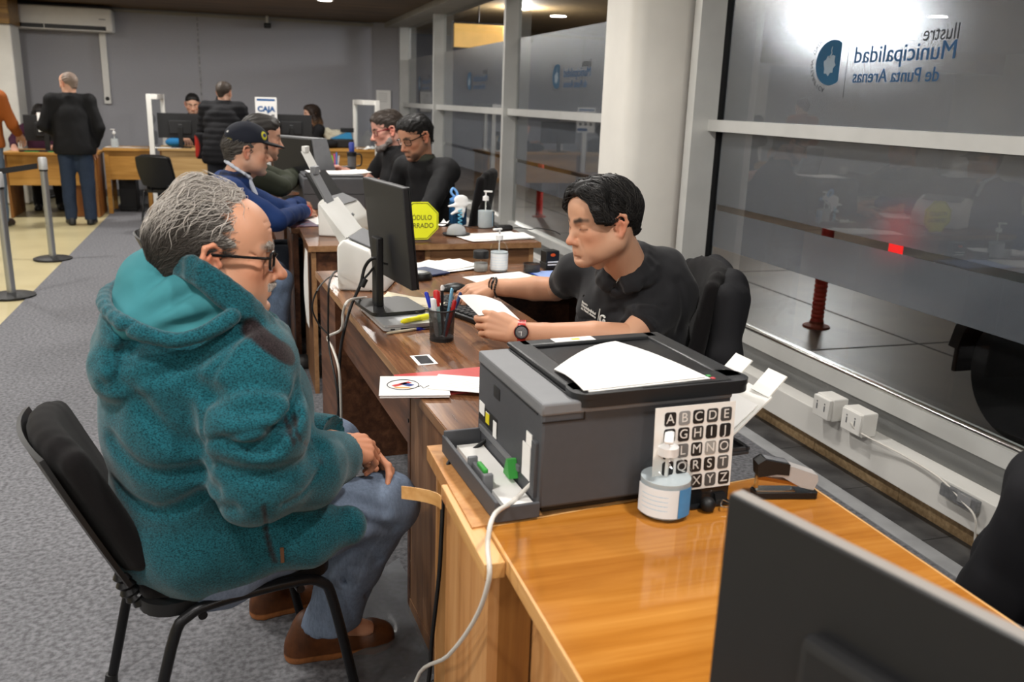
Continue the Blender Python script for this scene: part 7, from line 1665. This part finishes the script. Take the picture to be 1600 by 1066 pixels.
def far_people():
    # clerk with black glasses at the second desk
    P = pose('sit', at(650, 216, Z=1.255), math.radians(212), 1.12, .14)
    P['wrL'] = at(600, 330, Z=.84); P['wrR'] = at(574, 305, Z=.86); P['elL'] = P['shL']*.45+P['wrL']*.55+A(.06, -.10, -.10); P['elR'] = P['shR']*.45+P['wrR']*.55+A(.06, .05, -.10)
    figure('black-bearded clerk in black glasses and a black jacket at the second walnut desk', P, (-.84, -.46, -.36), TAN, (.012, .012, .013), (.02, .02, .025), hair='short', hair_cols=[(.008, .007, .007), (.02, .018, .016)], res=.010, hres=.0035, u=(-.3, -.1, 1), head_kw=dict(stubble=((.022, .016, .014), .85), nose=1.05), collar=(.055, .06, .045), glass=M_specs, strand_n=500)
    # clerk with red glasses at the third desk
    P = pose('sit', at(606, 205, Z=1.262), math.radians(190), 1.14, .06); P['wrR'] = at(540, 268, Z=.95); P['elR'] = P['shR']*.5+P['wrR']*.5+A(.0, .05, -.16); P['wrL'] = at(560, 285, Z=.86); P['elL'] = at(600, 285, Z=.86)+A(.03, -.05, 0)
    figure('grey-bearded clerk in red glasses and a black short-sleeved shirt at the third desk', P, (-.96, -.10, -.24), (.60, .31, .24), (.011, .011, .012), (.02, .02, .025), hair='short', hair_cols=[(.045, .034, .028), (.07, .055, .045)], res=.010, hres=.004, short=True, collar=True, glass=mat('spectacles_red', '7a1520', .3), beard=(.17, .15, .14), strand_n=700, head_kw=dict(nose=1.05))
    # man in the cap
    P = pose('sit', at(386, 238, Z=1.195), math.radians(4), 1.06, .22); P['wrR'] = at(478, 330, Z=.83); P['elR'] = at(430, 345, Y=P['shR'][1]-.02); P['wrL'] = at(470, 318, Z=.84); P['elL'] = P['elR']+A(.05, .38, 0)
    r = figure('man in a navy cap and royal blue jacket seated at the second desk', P, (.99, .06, -.08), (.50, .27, .18), lin('1a3160')[:3], lin('6f8099')[:3], hair='thinning', hair_cols=[(.06, .052, .046), (.10, .09, .08)], res=.010, hres=.004, head_kw=dict(nose=1.15, stubble=((.30, .27, .25), .5), jowl=.006), collar=(.010, .010, .013), strand_n=300)
    o = np.array((P['pelvis'][0], P['pelvis'][1], 0.0)); R = head_frame((.99, .06, -.08)); F = Fld((.010, .012, .020)); F.T = (P['head'], R, P['_s'])
    F.el((-.006, 0, .072), (.108, .089, .082)); F.cut((0, 0, .050), (.12, 0, -1)); F.el((.112, 0, .052), (.078, .070, .009), R=rotm((0, 1, 0), .16), k=.012); F.el((0, 0, .154), .008, k=.004)
    F.paint((.55, .50, .03), (.080, -.055, .095), r=(.020, .024, .022), soft=.004); F.paint((.02, .03, .10), (.080, -.058, .095), r=(.011, .024, .012), soft=.003); F.paint((.012, .012, .013), (.125, 0, .05), r=(.11, .10, .014), soft=.006)
    F.paint((.22, .19, .06), (-.088, -.045, .058), r=(.02, .02, .008), soft=.003); F.paint((.6, .6, .6), (-.09, -.03, .095), r=(.014, .012, .008), soft=.003)
    soft('cap', F.mesh(.004, 1), M_clothp, r); fix(r, o)
    F = Fld((.50, .53, .60)); nk = P['neck']; up = nrm(P['head']-nk); Rb = P['_R']
    F.chain([nk+up*.055+Rb @ A(math.cos(t)*.064, math.sin(t)*.066, -.045*math.cos(t)) for t in np.linspace(.3, 2*PI-.3, 13)], .009, k=.01); F.chain([nk+up*.015+Rb @ A(.07, -.03, -.02), nk+Rb @ A(.105, -.03, -.08)], .013, k=.01)
    soft('shirt_collar', F.mesh(.005, 1), M_clothp, r); fix(r, o)
    x, y, z_ = frame(P['wrR']-P['elR']); part('wrist_band', MB().tube([P['wrR']+x*math.cos(t)*.034+y*math.sin(t)*.034-o for t in np.linspace(0, 2*PI, 21)[:-1]], .005, 6, closed=True), mat('band_red', 'b3261c', .5), r)
    # man in the olive jacket
    P = pose('sit', at(408, 217, Z=1.235), math.radians(0), 1.10, .16); P['wrR'] = at(468, 270, Z=.90); P['wrL'] = at(476, 262, Z=.92); P['elR'] = at(440, 292, Y=P['shR'][1]); P['elL'] = P['elR']+A(.05, .4, 0)
    figure('man in a dark olive jacket at the third desk, mostly hidden by the capped man', P, (.98, .02, -.12), (.46, .25, .17), (.030, .034, .022), (.05, .06, .08), hair='short', hair_cols=[(.02, .017, .015), (.04, .035, .03)], res=.012, hres=.005, head_kw=dict(stubble=((.06, .05, .045), .5)))
    # long-haired woman behind the right back counter
    P = pose('sit', at(487, 180, Y=12.75), math.radians(185), 1.06, .05); P['wrL'] = P['head']+A(-.10, -.06, -.16); P['elL'] = P['head']+A(-.02, -.22, -.40); P['wrR'] = P['head']+A(-.25, .1, -.33)
    figure('woman with long brown hair in a black top behind the right back counter', P, (-.95, -.30, -.03), (.62, .36, .26), BLK, BLK, hair='long', hair_cols=[(.022, .013, .009), (.20, .10, .045)], res=.016, hres=.006, short=True, female=True, head_kw=dict(brow=(.03, .02, .015)))
    # person in the puffer jacket, back to us
    P = pose('stand', at(350, 146, Y=11.02), math.radians(78), .99, .20); P['wrL'] = P['shL']+A(.02, .30, -.40); P['elL'] = P['shL']+A(-.06, .05, -.30); P['wrR'] = P['shR']+A(.0, .34, -.36); P['elR'] = P['shR']+A(.08, .06, -.30)
    base = P['pelvis'].copy()
    r = figure('person in a black quilted jacket standing, back turned, at the middle counter', P, (.45, .88, -.12), (.45, .26, .18), (.010, .010, .012), (.018, .019, .024), hair='short', hem=.15, hair_cols=[(.045, .032, .024), (.07, .05, .04)], res=.016, hres=.007, bulk=1.18, collar=True)
    jk = [c for c in r.children if c.name.startswith('jacket')][0]; me = jk.data; n = len(me.vertices); co = np.zeros(n*3); me.vertices.foreach_get('co', co); co = co.reshape(-1, 3); no = np.zeros(n*3); me.vertices.foreach_get('normal', no); no = no.reshape(-1, 3)
    co = co+no*(.010*np.abs(np.sin(co[:, 2]*48)))[:, None]; me.vertices.foreach_set('co', co.astype(np.float32).ravel()); me.update()
    t = thing('shoulder_bag', 'black and red shoulder bag at the left hip of the person in the quilted jacket', 'bag', tuple(at(322, 228, Y=10.95))); F = Fld(BLK); F.rb((0, 0, 0), (.12, .06, .15), .035); F.paint((.45, .03, .02), (-.11, -.02, -.01), r=(.045, .08, .13), soft=.01); soft('pouch', F.mesh(.01, 1), M_clothp, t); part('strap', MB().tube([(.06, .05, .13), (.10, .10, .35), (.16, .10, .58)], .012, 6, smooth=4), M_black, t)
    # dark-haired clerk facing us behind the middle counter
    P = pose('sit', at(301, 164, Y=12.7), math.radians(-92), 1.10, .12); P['wrR'] = at(288, 216, Y=12.22); P['wrL'] = at(318, 217, Y=12.2); P['elR'] = P['wrR']+A(-.12, .28, .02); P['elL'] = P['wrL']+A(.12, .28, .02)
    figure('dark-haired clerk facing us over the monitor on the middle back counter', P, (.06, -.95, -.25), (.58, .34, .24), BLK, BLK, hair='short', hair_cols=[(.009, .008, .008), (.015, .014, .013)], res=.016, hres=.005, short=True, collar=True, head_kw=dict(stubble=((.05, .04, .04), .3)))
    # standing man with a shaved head
    P = pose('stand', A(*(at(107, 128, Y=11.05)[:2]), 1.54), math.radians(96), .985, .03, zoff=True); P['wrL'] = P['shL']+A(.05, .22, -.40); P['elL'] = P['shL']+A(-.10, -.02, -.27); P['wrR'] = P['shR']+A(.0, .12, -.50); P['elR'] = P['shR']+A(.09, -.04, -.28)
    dz = P['anR'][2]-.09*.985
    figure('standing man with cropped grey hair, black jacket and blue jeans at the far left desk', P, (-.72, .66, -.16), (.56, .31, .21), (.009, .009, .010), lin('2f3a4c')[:3], hem=.13, hair='thinning', hair_cols=[(.20, .15, .12), (.28, .23, .2)], res=.014, hres=.006, bulk=1.16, collar=True)
    # woman behind the far left monitor
    P = pose('sit', at(63, 180, Y=12.6), math.radians(-80), 1.0, .14); P['wrR'] = at(22, 230, Y=11.95); P['elR'] = at(20, 218, Y=12.3)
    figure('dark-haired woman in a plum top looking down behind the far left monitor', P, (.25, -.88, -.36), (.56, .32, .24), (.045, .012, .028), BLK, hair='long', hair_cols=[(.010, .008, .008), (.014, .011, .01)], res=.018, hres=.007, female=True)
    # man cut by the left edge
    b = at(-5, 352, Z=0); P = pose('stand', A(b[0], b[1], 1.56), math.radians(80), 1.0, .02); P['elR'] = P['shR']+A(.10, .02, -.28); P['wrR'] = P['elR']+A(.02, .20, -.12)
    figure('man in a rust-brown jacket and blue jeans cut off by the left edge', P, (.1, .98, -.1), (.5, .28, .19), lin('8a4a1c')[:3], lin('5e6c7e')[:3], shoes=(.05, .035, .03), hair='short', hem=.08, hair_cols=[(.03, .025, .02), (.05, .04, .03)], res=.016, hres=.008, bulk=1.1, collar=True)
    # coat over the chair of the woman
    F = Fld(lin('b9b3a0')[:3]); q = at(525, 215, Y=12.55); F.el(q, (.14, .08, .11)); F.el(q+A(.10, 0, -.08), (.10, .08, .10), k=.04); F.el(q+A(-.08, 0, .06), (.08, .06, .07), k=.04)
    tag(soft('coat', folds(F.mesh(.012, 1), .03, 12, 3), M_clothp, None, q), 'pale beige coat heaped beside the long-haired woman', 'coat')
old_man(); clerk(); far_people()
